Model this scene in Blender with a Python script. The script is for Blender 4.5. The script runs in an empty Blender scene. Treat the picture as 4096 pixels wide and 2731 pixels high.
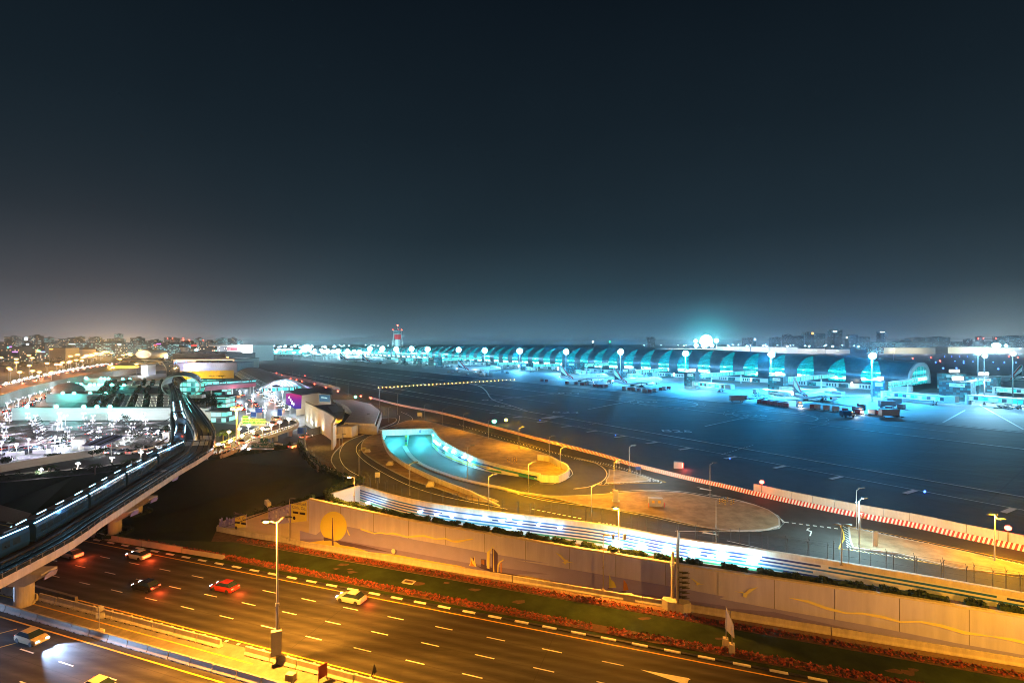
import bpy, bmesh, math, random
from mathutils import Vector, Matrix, geometry
random.seed(7)
R = math.radians
SC = bpy.context.scene
COL = SC.collection
# ---------------------------------------------------------------- survey frame of the photograph
F, CX, HY, H = 2000.0, 2048.0, 1370.0, 34.0
def G(px, py, z=0.0):
    D = F*(H-z)/(py-HY)
    return Vector(((px-CX)/F*D, D, z))
def VD(px, py, D):
    return Vector(((px-CX)/F*D, D, H-(py-HY)*D/F))
def XD(px, D, z=0.0):
    return Vector(((px-CX)/F*D, D, z))
P0 = Vector((-81.8, 98.5, 0)); HT = Vector((.9444, -.3288, 0)); HN = Vector((.3288, .9444, 0))
HANG = math.atan2(-.3288, .9444)
def HW(t, p, z=-5.0):            # highway frame: t along, p towards the camera
    return P0 + HT*t - HN*p + Vector((0, 0, z))
A0 = Vector((275, 347, 0)); CD = Vector((-.612, .791, 0)); CN = Vector((-.791, -.612, 0))
CANG = math.atan2(.791, -.612)
def CC(u, v, z=0.0):             # concourse frame: u along, v towards the camera
    return A0 + CD*u + CN*v + Vector((0, 0, z))
# ---------------------------------------------------------------- mesh collector
_kids = {}
class MB:
    def __init__(s): s.v, s.f, s.m = [], [], []
    def add(s, vs, fs, mi=0, T=None):
        o = len(s.v)
        for p in vs:
            p = Vector(p)
            s.v.append(T @ p if T is not None else p)
        for f in fs:
            s.f.append([i+o for i in f]); s.m.append(mi)
        return s
    def box(s, c, d, rz=0.0, mi=0, taper=1.0, T=None):
        cx, cy, cz = c; x, y, z = d[0]/2, d[1]/2, d[2]/2
        ca, sa = math.cos(rz), math.sin(rz); vs = []
        for sz in (-1, 1):
            k = taper if sz > 0 else 1.0
            for sx, sy in ((-1,-1),(1,-1),(1,1),(-1,1)):
                a, b = sx*x*k, sy*y*k
                vs.append((cx+a*ca-b*sa, cy+a*sa+b*ca, cz+sz*z))
        return s.add(vs, [(0,3,2,1),(4,5,6,7),(0,1,5,4),(1,2,6,5),(2,3,7,6),(3,0,4,7)], mi, T)
    def cyl(s, p0, p1, r0, r1=None, n=10, mi=0, caps=True, T=None):
        p0, p1 = Vector(p0), Vector(p1); r1 = r0 if r1 is None else r1
        w = (p1-p0).normalized() if (p1-p0).length > 1e-6 else Vector((0,0,1))
        a = Vector((1,0,0)) if abs(w.z) > .9 else Vector((0,0,1))
        e1 = w.cross(a).normalized(); e2 = w.cross(e1)
        vs = []
        for p, r in ((p0, r0), (p1, r1)):
            for k in range(n):
                t = 2*math.pi*k/n
                vs.append(p + e1*(r*math.cos(t)) + e2*(r*math.sin(t)))
        fs = [(k, n+k, n+(k+1)%n, (k+1)%n) for k in range(n)]
        if caps: fs += [tuple(range(n)), tuple(range(2*n-1, n-1, -1))]
        return s.add(vs, fs, mi, T)
    def ball(s, c, r, nu=8, nv=5, mi=0, sc=(1,1,1), T=None):
        c = Vector(c); vs = [c+Vector((0,0,-r*sc[2]))]
        for j in range(1, nv):
            ph = -math.pi/2 + math.pi*j/nv
            for i in range(nu):
                th = 2*math.pi*i/nu
                vs.append(c+Vector((r*math.cos(ph)*math.cos(th)*sc[0], r*math.cos(ph)*math.sin(th)*sc[1], r*math.sin(ph)*sc[2])))
        vs.append(c+Vector((0,0,r*sc[2]))); fs = []
        for i in range(nu):
            k = (i+1) % nu
            fs.append((0, 1+k, 1+i)); fs.append((len(vs)-1, 1+(nv-2)*nu+i, 1+(nv-2)*nu+k))
            for j in range(nv-2): fs.append((1+j*nu+i, 1+j*nu+k, 1+(j+1)*nu+k, 1+(j+1)*nu+i))
        return s.add(vs, fs, mi, T)
    def poly(s, pts, mi=0, T=None): return s.add(pts, [tuple(range(len(pts)))], mi, T)
    def prism(s, pts, z0, z1, mi=0, mtop=None):        # pts: (x,y) ccw or Vectors
        n = len(pts)
        vs = [(p[0], p[1], z0) for p in pts] + [(p[0], p[1], z1) for p in pts]
        s.add(vs, [(k, (k+1)%n, n+(k+1)%n, n+k) for k in range(n)], mi)
        s.add(vs, [tuple(range(n, 2*n)), tuple(range(n-1, -1, -1))], mi if mtop is None else mtop)
        return s
    def extr(s, pts, vec, mi=0):                       # planar polygon swept by vec
        n = len(pts); vec = Vector(vec)
        vs = [Vector(p) for p in pts] + [Vector(p)+vec for p in pts]
        return s.add(vs, [(k, (k+1)%n, n+(k+1)%n, n+k) for k in range(n)]+[tuple(range(n-1,-1,-1)), tuple(range(n, 2*n))], mi)
    def sweep(s, path, prof, mi=0, closed=True, caps=True):   # prof: (offset to the left, dz)
        path = [Vector(p) for p in path]; n, m = len(path), len(prof); vs = []
        for i, p in enumerate(path):
            a = path[max(i-1,0)]; b = path[min(i+1,n-1)]
            d1 = (p-a); d2 = (b-p); d1.z = d2.z = 0
            if d1.length < 1e-6: d1 = d2
            if d2.length < 1e-6: d2 = d1
            d = (d1.normalized()+d2.normalized()).normalized()
            k = 1/max(.5, d.dot(d1.normalized()))
            nl = Vector((-d.y, d.x, 0))*k
            for o, z in prof: vs.append(p + nl*o + Vector((0,0,z)))
        fs = []
        for i in range(n-1):
            for j in range(m if closed else m-1):
                k = (j+1) % m
                fs.append((i*m+j, i*m+k, (i+1)*m+k, (i+1)*m+j))
        if caps and closed: fs += [tuple(range(m-1,-1,-1)), tuple(range((n-1)*m, n*m))]
        return s.add(vs, fs, mi)
    def loft(s, rings, mi=0, closed=True, cap=True, T=None):
        m = len(rings[0]); vs = [p for r in rings for p in r]; fs = []
        for i in range(len(rings)-1):
            for j in range(m if closed else m-1):
                k = (j+1) % m; fs.append((i*m+j, i*m+k, (i+1)*m+k, (i+1)*m+j))
        if cap and closed: fs += [tuple(range(m-1,-1,-1)), tuple(range((len(rings)-1)*m, len(rings)*m))]
        return s.add(vs, fs, mi, T)
    def build(s, name, mats, parent=None, smooth=False, rel=True, fix=True):
        me = bpy.data.meshes.new(name)
        vs = s.v
        if parent is not None and rel:
            iv = parent_matrix(parent).inverted(); vs = [iv @ p for p in vs]
        me.from_pydata([tuple(p) for p in vs], [], s.f)
        for m in (mats if isinstance(mats, (list, tuple)) else [mats]): me.materials.append(M[m] if isinstance(m, str) else m)
        if len(me.materials) > 1: me.polygons.foreach_set('material_index', s.m)
        if smooth: me.polygons.foreach_set('use_smooth', [True]*len(me.polygons))
        if fix and len(me.polygons) < 60000:
            bm = bmesh.new(); bm.from_mesh(me); bmesh.ops.recalc_face_normals(bm, faces=bm.faces); bm.to_mesh(me); bm.free()
        me.update()
        o = bpy.data.objects.new(name, me); COL.objects.link(o)
        if parent is not None: o.parent = parent; _kids.setdefault(parent.name, []).append(o)
        return o
def parent_matrix(p):
    m = Matrix.LocRotScale(p.location, p.rotation_euler, p.scale)
    return parent_matrix(p.parent) @ m if p.parent else m
def tag(o, label, cat, group=None, kind=None):
    if label: o['label'] = ' '.join(label.split()[:16])
    if cat: o['category'] = cat
    if group: o['group'] = group
    if kind: o['kind'] = kind
    return o
def struct(o): o['kind'] = 'structure'; return o
def stuff(o, label, cat): o['kind'] = 'stuff'; o['label'] = label; o['category'] = cat; return o
def thing(name, label, cat, loc=(0,0,0), rz=0.0, group=None):
    o = bpy.data.objects.new(name, None); COL.objects.link(o); o.empty_display_size = .5
    o.location = loc; o.rotation_euler = (0, 0, rz)
    return tag(o, label, cat, group)
def dup(o, loc=None, rz=None, label=None, group=None, parent=None, scale=None):
    c = o.copy(); COL.objects.link(c)
    if parent is not None: c.parent = parent; _kids.setdefault(parent.name, []).append(c)
    if loc is not None: c.location = loc
    if rz is not None: c.rotation_euler = (0, 0, rz)
    if label: c['label'] = label
    if group: c['group'] = group
    if scale: c.scale = scale
    for ch in KIDS(o): dup(ch, parent=c)
    return c
def KIDS(o):
    return list(_kids.get(o.name, ()))
ORD = 'first second third fourth fifth sixth seventh eighth ninth tenth eleventh twelfth thirteenth fourteenth fifteenth sixteenth seventeenth eighteenth nineteenth twentieth'.split()
TENS = {20:'twenty', 30:'thirty', 40:'forty', 50:'fifty', 60:'sixty', 70:'seventy', 80:'eighty', 90:'ninety'}
def nth(i):
    i += 1
    if i <= 20: return ORD[i-1]
    t, r = i//10*10, i % 10
    if i > 99: return 'hundred and ' + nth(i-101)
    return TENS[t].replace('y', 'ieth') if r == 0 else TENS[t]+'-'+ORD[r-1]
def smoothpath(pts, step=2.0):
    pts = [Vector(p) for p in pts]; out = []
    for i in range(len(pts)-1):
        p0 = pts[max(i-1,0)]; p1 = pts[i]; p2 = pts[i+1]; p3 = pts[min(i+2,len(pts)-1)]
        n = max(1, int((p2-p1).length/step))
        for k in range(n):
            t = k/n
            out.append(.5*((2*p1)+(p2-p0)*t+(2*p0-5*p1+4*p2-p3)*t*t+(3*p1-p0-3*p2+p3)*t*t*t))
    out.append(pts[-1]); return out
def resample(path, step):
    out = [path[0].copy()]; acc = 0.0
    for a, b in zip(path, path[1:]):
        L = (b-a).length
        if L < 1e-9: continue
        while acc + L >= step*len(out):
            out.append(a.lerp(b, (step*len(out)-acc)/L))
        acc += L
    return out
def offs(path, d):
    out = []; n = len(path)
    for i, p in enumerate(path):
        t = path[min(i+1,n-1)]-path[max(i-1,0)]; t.z = 0; t.normalize()
        out.append(p+Vector((-t.y, t.x, 0))*d)
    return out
def dirz(path, i):
    t = path[min(i+1,len(path)-1)]-path[max(i-1,0)]
    return math.atan2(t.y, t.x)
def fillpoly(pts, z=None):
    """triangulated polygon from 3-D boundary (+ heights)"""
    b = [Vector((p[0], p[1])) for p in pts]
    r = geometry.delaunay_2d_cdt(b, [], [list(range(len(b)))], 1, 1e-5)
    vs = []
    zm = sum(p[2] for p in pts)/len(pts)
    for q, src in zip(r[0], r[3]):
        zz = pts[src[0]][2] if src else zm
        vs.append(Vector((q.x, q.y, zz if z is None else z)))
    return vs, [tuple(f) for f in r[2]]
# ---------------------------------------------------------------- materials
M = {}
def nodes(m):
    m.use_nodes = True; nt = m.node_tree; nt.nodes.clear()
    out = nt.nodes.new('ShaderNodeOutputMaterial'); return nt, out
def L(nt, a, b): nt.links.new(a, b)
def mat(name, col, rough=.7, metal=0.0, var=.25, scale=.6, scale2=None, emit=None, es=0.0, spec=.4, bump=0.0, stretch=None, coat=0.0):
    m = bpy.data.materials.new(name); M[name] = m; nt, out = nodes(m)
    b = nt.nodes.new('ShaderNodeBsdfPrincipled'); L(nt, b.outputs[0], out.inputs[0])
    b.inputs['Roughness'].default_value = rough; b.inputs['Metallic'].default_value = metal
    b.inputs['Specular IOR Level'].default_value = spec; b.inputs['Coat Weight'].default_value = coat
    tc = nt.nodes.new('ShaderNodeTexCoord'); mp = nt.nodes.new('ShaderNodeMapping'); L(nt, tc.outputs['Object'], mp.inputs[0])
    if stretch: mp.inputs['Scale'].default_value = stretch[:3]; mp.inputs['Rotation'].default_value = (0,0,stretch[3] if len(stretch) > 3 else 0)
    n1 = nt.nodes.new('ShaderNodeTexNoise'); n1.inputs['Scale'].default_value = scale; n1.inputs['Detail'].default_value = 6; n1.inputs['Roughness'].default_value = .65
    L(nt, mp.outputs[0], n1.inputs[0])
    rp = nt.nodes.new('ShaderNodeValToRGB'); c = Vector(col)
    rp.color_ramp.elements[0].position = .3; rp.color_ramp.elements[1].position = .7
    rp.color_ramp.elements[0].color = (*(c*(1-var)), 1); rp.color_ramp.elements[1].color = (*[min(1, x*(1+var)) for x in c], 1)
    L(nt, n1.outputs[0], rp.inputs[0]); L(nt, rp.outputs[0], b.inputs['Base Color'])
    if bump:
        bp = nt.nodes.new('ShaderNodeBump'); bp.inputs['Strength'].default_value = bump; n2 = nt.nodes.new('ShaderNodeTexNoise')
        n2.inputs['Scale'].default_value = scale2 or scale*8; L(nt, mp.outputs[0], n2.inputs[0]); L(nt, n2.outputs[0], bp.inputs['Height']); L(nt, bp.outputs[0], b.inputs['Normal'])
    if emit:
        b.inputs['Emission Color'].default_value = (*emit, 1); b.inputs['Emission Strength'].default_value = es
        m.cycles.emission_sampling = 'NONE'
    return m
def glow(name, col, st, sample=False):
    m = bpy.data.materials.new(name); M[name] = m; nt, out = nodes(m)
    e = nt.nodes.new('ShaderNodeEmission'); e.inputs[0].default_value = (*col, 1); e.inputs[1].default_value = st
    L(nt, e.outputs[0], out.inputs[0])
    m.cycles.emission_sampling = 'AUTO' if sample else 'NONE'
    return m
def math_n(nt, op, a, b=None, c=None):
    n = nt.nodes.new('ShaderNodeMath'); n.operation = op
    for i, x in enumerate((a, b, c)):
        if x is None: continue
        if isinstance(x, (int, float)): n.inputs[i].default_value = x
        else: L(nt, x, n.inputs[i])
    return n.outputs[0]
def rampn(nt, inp, stops, interp='LINEAR'):
    r = nt.nodes.new('ShaderNodeValToRGB'); r.color_ramp.interpolation = interp
    while len(r.color_ramp.elements) < len(stops): r.color_ramp.elements.new(.5)
    for e, (p, c) in zip(r.color_ramp.elements, stops):
        e.position = p; e.color = (*c, 1) if len(c) == 3 else c
    L(nt, inp, r.inputs[0]); return r.outputs[0]
def mixc(nt, f, a, b, mode='MIX'):
    n = nt.nodes.new('ShaderNodeMix'); n.data_type = 'RGBA'; n.blend_type = mode
    for i, x in ((0, f), (6, a), (7, b)):
        if isinstance(x, (int, float)): n.inputs[i].default_value = x
        elif isinstance(x, tuple): n.inputs[i].default_value = (*x, 1)
        else: L(nt, x, n.inputs[i])
    return n.outputs[2]
def gridmask(nt, x, step, w):      # 1 on lines every step, w wide
    f = math_n(nt, 'FRACT', math_n(nt, 'DIVIDE', x, step))
    return math_n(nt, 'LESS_THAN', f, w/step)
def window_mat(name, wx, wz, lit, cols, st, wall=(.06,.06,.07), fx=.7, fz=.6, floorband=False, rough=.4):
    """facade with rows of individually lit windows, object space"""
    m = bpy.data.materials.new(name); M[name] = m; nt, out = nodes(m)
    b = nt.nodes.new('ShaderNodeBsdfPrincipled'); L(nt, b.outputs[0], out.inputs[0]); b.inputs['Roughness'].default_value = rough
    tc = nt.nodes.new('ShaderNodeTexCoord'); sp = nt.nodes.new('ShaderNodeSeparateXYZ'); L(nt, tc.outputs['Object'], sp.inputs[0])
    h = math_n(nt, 'ADD', sp.outputs[0], math_n(nt, 'MULTIPLY', sp.outputs[1], 1.0))
    hx = math_n(nt, 'DIVIDE', h, wx); hz = math_n(nt, 'DIVIDE', sp.outputs[2], wz)
    cb = nt.nodes.new('ShaderNodeCombineXYZ'); L(nt, math_n(nt, 'FLOOR', hx), cb.inputs[0]); L(nt, math_n(nt, 'FLOOR', hz), cb.inputs[1])
    oi = nt.nodes.new('ShaderNodeObjectInfo'); L(nt, math_n(nt, 'MULTIPLY', oi.outputs['Random'], 99.0), cb.inputs[2])
    wn = nt.nodes.new('ShaderNodeTexWhiteNoise'); L(nt, cb.outputs[0], wn.inputs[0])
    on = math_n(nt, 'LESS_THAN', wn.outputs['Value'], lit)
    mx = math_n(nt, 'LESS_THAN', math_n(nt, 'FRACT', hx), fx); mz = math_n(nt, 'LESS_THAN', math_n(nt, 'FRACT', hz), fz)
    ge = nt.nodes.new('ShaderNodeNewGeometry'); sn = nt.nodes.new('ShaderNodeSeparateXYZ'); L(nt, ge.outputs['Normal'], sn.inputs[0])
    side = math_n(nt, 'LESS_THAN', math_n(nt, 'ABSOLUTE', sn.outputs[2]), .5)
    mk = math_n(nt, 'MULTIPLY', math_n(nt, 'MULTIPLY', mx, mz), side)
    c = rampn(nt, wn.outputs['Color'], [(i/max(1,len(cols)), x) for i, x in enumerate(cols)], 'CONSTANT')
    base = mixc(nt, mk, wall, (.02,.03,.04)); L(nt, base, b.inputs['Base Color'])
    L(nt, c, b.inputs['Emission Color']); L(nt, math_n(nt, 'MULTIPLY', math_n(nt, 'MULTIPLY', mk, on), st), b.inputs['Emission Strength'])
    m.cycles.emission_sampling = 'NONE'; return m

mat('asphalt', (.05,.048,.047), .75, spec=.25, var=.22, scale=.35, bump=.15, scale2=9)
mat('asphalt_road', (.045,.043,.042), .78, spec=.25, var=.35, scale=.8, stretch=(.12,1,1,-HANG), bump=.1, scale2=12)
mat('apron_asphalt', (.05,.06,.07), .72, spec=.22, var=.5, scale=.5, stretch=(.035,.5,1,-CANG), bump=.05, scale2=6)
mat('apron_concrete', (.21,.22,.23), .65, spec=.3, var=.22, scale=.12, stretch=(.3,1,1,-CANG))
mat('car_park_floor', (.20,.20,.21), .6, var=.2, scale=.3)
mat('forecourt_paving', (.13,.13,.14), .5, var=.2, scale=.4)
mat('concrete', (.42,.39,.36), .8, var=.16, scale=.7, bump=.1)
mat('concrete_dark', (.16,.15,.145), .85, var=.25, scale=.9)
mat('concrete_light', (.56,.53,.49), .75, var=.2, scale=1.2, stretch=(1,1,.25))
mat('white_wall', (.62,.62,.60), .7, var=.08, scale=.5, stretch=(.2,.2,2))
mat('cream_wall', (.58,.52,.43), .75, var=.1, scale=.5, stretch=(.2,.2,3))
mat('sand', (.30,.22,.14), .95, spec=.1, var=.35, scale=.35, bump=.4, scale2=3)
mat('soil', (.10,.06,.04), .95, spec=.1, var=.4, scale=1.2, bump=.5, scale2=6)
mat('paving_brick', (.20,.13,.09), .85, var=.2, scale=3)
mat('lawn', (.026,.042,.012), .95, spec=.08, var=.45, scale=.22, bump=.5, scale2=9)
mat('lawn_dark', (.005,.017,.005), .95, spec=.05, var=.4, scale=.2, bump=.4, scale2=6)
mat('leaf', (.035,.060,.018), .8, spec=.15, var=.6, scale=2.0)
mat('leaf_dark', (.014,.030,.013), .85, spec=.12, var=.5, scale=1.5)
mat('flower_red', (.26,.055,.028), .8, var=.45, scale=5)
mat('flower_leaf', (.09,.05,.02), .9, var=.4, scale=4)
mat('bark', (.12,.08,.05), .9, var=.3, scale=4)
mat('white_paint', (.80,.80,.78), .6, var=.12, scale=2.5)
mat('yellow_paint', (.70,.42,.04), .6, var=.18, scale=2.5)
mat('red_paint', (.55,.04,.03), .55, var=.15, scale=2)
mat('black_paint', (.02,.02,.02), .6, var=.2, scale=3)
mat('steel', (.45,.46,.47), .35, metal=.8, var=.1, scale=3)
mat('steel_dark', (.08,.085,.09), .5, metal=.4, var=.2, scale=3)
mat('pole_grey', (.32,.31,.30), .5, metal=.3, var=.1, scale=2)
mat('roof_dark', (.05,.05,.055), .6, var=.2, scale=.5)
mat('roof_grey', (.17,.17,.185), .6, var=.2, scale=.5)
mat('rubber', (.02,.02,.02), .85)
mat('glass_dark', (.02,.035,.045), .12, var=.2, scale=2, spec=.7)
mat('skin_white', (.86,.86,.86), .3, var=.03, scale=.3, coat=.3)
mat('livery_red', (.55,.02,.03), .35, var=.04)
mat('livery_green', (.01,.22,.09), .35, var=.04)
mat('livery_black', (.012,.012,.014), .35)
mat('gold', (.45,.28,.06), .4, var=.05)
mat('pink_panel', (.42,.06,.09), .6, var=.06, scale=1)
mat('sign_green', (.01,.13,.09), .5, var=.05)
mat('sign_blue', (.01,.06,.30), .5, var=.05)
mat('train_blue', (.015,.06,.12), .25, var=.1, metal=.2, coat=.5)
mat('rail', (.35,.36,.38), .25, metal=.9)
mat('deck_dark', (.035,.033,.032), .7, var=.3, scale=1)
mat('box_grey', (.35,.35,.36), .55, var=.1, scale=1)
mat('box_maroon', (.22,.03,.04), .55, var=.1, scale=1)
mat('cart_dark', (.05,.05,.06), .6)
for n_, c_ in (('car_white',(.7,.7,.7)),('car_silver',(.35,.36,.38)),('car_black',(.02,.02,.025)),('car_red',(.35,.03,.02)),('car_cream',(.6,.5,.35))):
    mat(n_, c_, .25, var=.03, coat=.8)
glow('lamp_sodium', (1,.42,.05), 40); glow('lamp_sodium_far', (1,.45,.08), 14); glow('lamp_flood', (.35,.85,1), 60)
glow('lamp_flood_far', (.45,.85,1), 14)
glow('lamp_teal', (.12,1,.85), 9); glow('lamp_white', (.85,.88,1), 18); glow('lamp_violet', (.75,.72,1), 8); glow('lamp_warm', (1,.75,.45), 16)
glow('head_light', (.75,.85,1), 40); glow('tail_light', (1,.03,.01), 14); glow('signal_red', (1,.04,.02), 25); glow('signal_green', (.1,1,.5), 12)
glow('signal_yellow', (1,.62,.05), 14); glow('apron_blue', (.05,.15,1), 6)
glow('trail_glow', (.35,.75,1), 5.0); glow('lit_sign', (.85,1,1), 3.0); glow('lit_wall', (.7,1,.95), 1.4); glow('lit_blue', (.1,.25,1), 3); glow('lit_green', (.05,1,.4), 2); glow('lit_orange', (1,.35,.05), 4)
glow('lit_red', (1,.05,.04), 3); glow('lit_purple', (.5,.15,1), 2.5)
window_mat('city_a', 3.6, 3.4, .30, [(1,.7,.4),(.6,.9,1),(1,.85,.6)], .7, wall=(.03,.035,.045))
window_mat('city_b', 5, 3.4, .5, [(.3,.85,1),(.6,1,1),(.2,.7,.8)], .6, wall=(.035,.04,.05), fx=.85, fz=.45)
window_mat('city_c', 3, 3.2, .14, [(1,.6,.3),(1,.85,.6),(.4,1,.9)], .9, wall=(.03,.03,.038))
window_mat('city_d', 4, 3.6, .16, [(.3,.8,1),(.8,.9,1),(.2,.6,.7)], .7, wall=(.02,.028,.038))
window_mat('gate_glass', 1.5, 1.3, .5, [(0,.16,.19),(0,.09,.12),(.01,.3,.32)], .6, wall=(.01,.05,.07), fx=.9, fz=.9)
window_mat('bridge_glass', 1.2, 2.6, .85, [(.05,.9,.85),(.2,1,1),(0,.6,.6)], 1.0, wall=(.25,.3,.3), fx=.85, fz=.8)
window_mat('glass_green_lit', 2.2, 2.4, .8, [(.15,.85,.6),(.3,1,.8),(.05,.4,.35)], .8, wall=(.1,.13,.13), fx=.9, fz=.7)
def window_leaf():
    m = bpy.data.materials.new('leaf_window_glass'); M['leaf_window_glass'] = m; nt, out = nodes(m)
    b = nt.nodes.new('ShaderNodeBsdfPrincipled'); L(nt, b.outputs[0], out.inputs[0]); b.inputs['Roughness'].default_value = .15
    b.inputs['Base Color'].default_value = (.01,.06,.07,1)
    tc = nt.nodes.new('ShaderNodeTexCoord'); sp = nt.nodes.new('ShaderNodeSeparateXYZ'); L(nt, tc.outputs['Object'], sp.inputs[0])
    gx = gridmask(nt, sp.outputs[0], 1.9, .16); gz = gridmask(nt, sp.outputs[2], 1.25, .14)
    line = math_n(nt, 'MAXIMUM', gx, gz)
    mp = nt.nodes.new('ShaderNodeMapping'); L(nt, tc.outputs['Object'], mp.inputs[0]); mp.inputs['Scale'].default_value = (.16,.0,.75)
    nz = nt.nodes.new('ShaderNodeTexNoise'); nz.inputs['Scale'].default_value = 1.0; nz.inputs['Detail'].default_value = 5; nz.inputs['Roughness'].default_value = .7; L(nt, mp.outputs[0], nz.inputs[0])
    # lit floors inside: brighter storeys low down
    zz = rampn(nt, math_n(nt, 'DIVIDE', sp.outputs[2], 26), [(0,(.25,)*3),(.2,(.42,)*3),(.25,(1,)*3),(.33,(1,)*3),(.36,(.34,)*3),(.44,(.42,)*3),(.47,(.8,)*3),(.52,(.36,)*3),(.8,(.22,)*3)])
    v = math_n(nt, 'MULTIPLY', zz, math_n(nt, 'MULTIPLY_ADD', nz.outputs[0], 3.6, -1.0))
    c = rampn(nt, v, [(0,(.0,.10,.12)),(.25,(0,.26,.29)),(.5,(.0,.55,.56)),(.7,(.12,1,1)),(.9,(.9,1,1))])
    cm = mixc(nt, line, c, (0,.12,.15)); L(nt, cm, b.inputs['Emission Color']); L(nt, math_n(nt, 'MULTIPLY_ADD', math_n(nt, 'MULTIPLY', zz, v), 2.5, .55), b.inputs['Emission Strength'])
    m.cycles.emission_sampling = 'NONE'
window_leaf()
def shell_mat():
    m = bpy.data.materials.new('metal_shell'); M['metal_shell'] = m; nt, out = nodes(m)
    b = nt.nodes.new('ShaderNodeBsdfPrincipled'); L(nt, b.outputs[0], out.inputs[0]); b.inputs['Roughness'].default_value = .38; b.inputs['Metallic'].default_value = .55
    tc = nt.nodes.new('ShaderNodeTexCoord'); sp = nt.nodes.new('ShaderNodeSeparateXYZ'); L(nt, tc.outputs['Object'], sp.inputs[0])
    gx = gridmask(nt, sp.outputs[0], 5.5, .22); gz = gridmask(nt, sp.outputs[2], 1.1, .13)
    line = math_n(nt, 'MAXIMUM', gx, gz)
    nz = nt.nodes.new('ShaderNodeTexNoise'); nz.inputs['Scale'].default_value = .25; L(nt, tc.outputs['Object'], nz.inputs[0])
    c = rampn(nt, nz.outputs[0], [(.3,(.065,.085,.105)),(.7,(.10,.125,.15))])
    L(nt, mixc(nt, line, c, (.06,.08,.10)), b.inputs['Base Color'])
shell_mat()
def road_mat():
    m = M['asphalt_road']; nt = m.node_tree; b = [n for n in nt.nodes if n.type == 'BSDF_PRINCIPLED'][0]; src = b.inputs['Base Color'].links[0].from_socket
    tc = nt.nodes.new('ShaderNodeTexCoord'); mp = nt.nodes.new('ShaderNodeMapping'); mp.vector_type = 'TEXTURE'; mp.inputs['Location'].default_value = tuple(P0); mp.inputs['Rotation'].default_value = (0,0,HANG)
    L(nt, tc.outputs['Object'], mp.inputs[0]); sp = nt.nodes.new('ShaderNodeSeparateXYZ'); L(nt, mp.outputs[0], sp.inputs[0])
    ph = math_n(nt, 'FRACT', math_n(nt, 'DIVIDE', math_n(nt, 'ADD', sp.outputs[1], .95), 3.85))
    tr = math_n(nt, 'ABSOLUTE', math_n(nt, 'SUBTRACT', math_n(nt, 'ABSOLUTE', math_n(nt, 'SUBTRACT', ph, .5)), .22))
    wh = rampn(nt, tr, [(0,(.62,)*3),(.10,(.8,)*3),(.2,(1.12,)*3)])
    sc = nt.nodes.new('ShaderNodeMapping'); sc.inputs['Scale'].default_value = (.05,.5,1); L(nt, mp.outputs[0], sc.inputs[0])
    n2 = nt.nodes.new('ShaderNodeTexNoise'); n2.inputs['Scale'].default_value = 1.0; n2.inputs['Detail'].default_value = 8; n2.inputs['Roughness'].default_value = .7; L(nt, sc.outputs[0], n2.inputs[0])
    st = rampn(nt, n2.outputs[0], [(.3,(.6,)*3),(.5,(1,)*3),(.7,(1.35,)*3)])
    vo = nt.nodes.new('ShaderNodeTexVoronoi'); vo.inputs['Scale'].default_value = .09; L(nt, mp.outputs[0], vo.inputs[0])
    pt = rampn(nt, vo.outputs['Color'], [(0,(.82,)*3),(.5,(1,)*3),(1,(1.15,)*3)])
    seam = math_n(nt, 'MAXIMUM', gridmask(nt, math_n(nt,'ADD',sp.outputs[1],.98), 3.85, .06), gridmask(nt, sp.outputs[0], 31.0, .12))
    c = mixc(nt, 1.0, src, wh, 'MULTIPLY'); c = mixc(nt, 1.0, c, st, 'MULTIPLY'); c = mixc(nt, .8, c, pt, 'MULTIPLY'); c = mixc(nt, math_n(nt,'MULTIPLY',seam,.6), c, (.018,.018,.018))
    L(nt, c, b.inputs['Base Color'])
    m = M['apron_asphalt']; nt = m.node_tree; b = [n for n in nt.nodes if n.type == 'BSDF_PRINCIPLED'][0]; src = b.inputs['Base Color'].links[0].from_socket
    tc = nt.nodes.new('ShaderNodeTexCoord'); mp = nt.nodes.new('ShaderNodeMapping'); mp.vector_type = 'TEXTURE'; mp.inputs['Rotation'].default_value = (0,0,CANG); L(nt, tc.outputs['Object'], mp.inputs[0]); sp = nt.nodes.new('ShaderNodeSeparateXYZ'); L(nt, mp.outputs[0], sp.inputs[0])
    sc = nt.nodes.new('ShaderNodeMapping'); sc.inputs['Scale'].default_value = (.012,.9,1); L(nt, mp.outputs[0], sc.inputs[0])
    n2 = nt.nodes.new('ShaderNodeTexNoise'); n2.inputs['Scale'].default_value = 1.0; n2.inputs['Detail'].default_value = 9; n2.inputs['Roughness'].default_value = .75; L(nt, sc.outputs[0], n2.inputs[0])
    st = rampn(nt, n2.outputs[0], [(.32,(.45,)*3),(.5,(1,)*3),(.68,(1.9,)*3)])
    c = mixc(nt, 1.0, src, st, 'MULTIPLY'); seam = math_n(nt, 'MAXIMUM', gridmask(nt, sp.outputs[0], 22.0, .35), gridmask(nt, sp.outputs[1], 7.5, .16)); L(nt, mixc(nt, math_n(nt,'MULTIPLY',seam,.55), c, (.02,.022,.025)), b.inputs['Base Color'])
road_mat()
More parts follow.
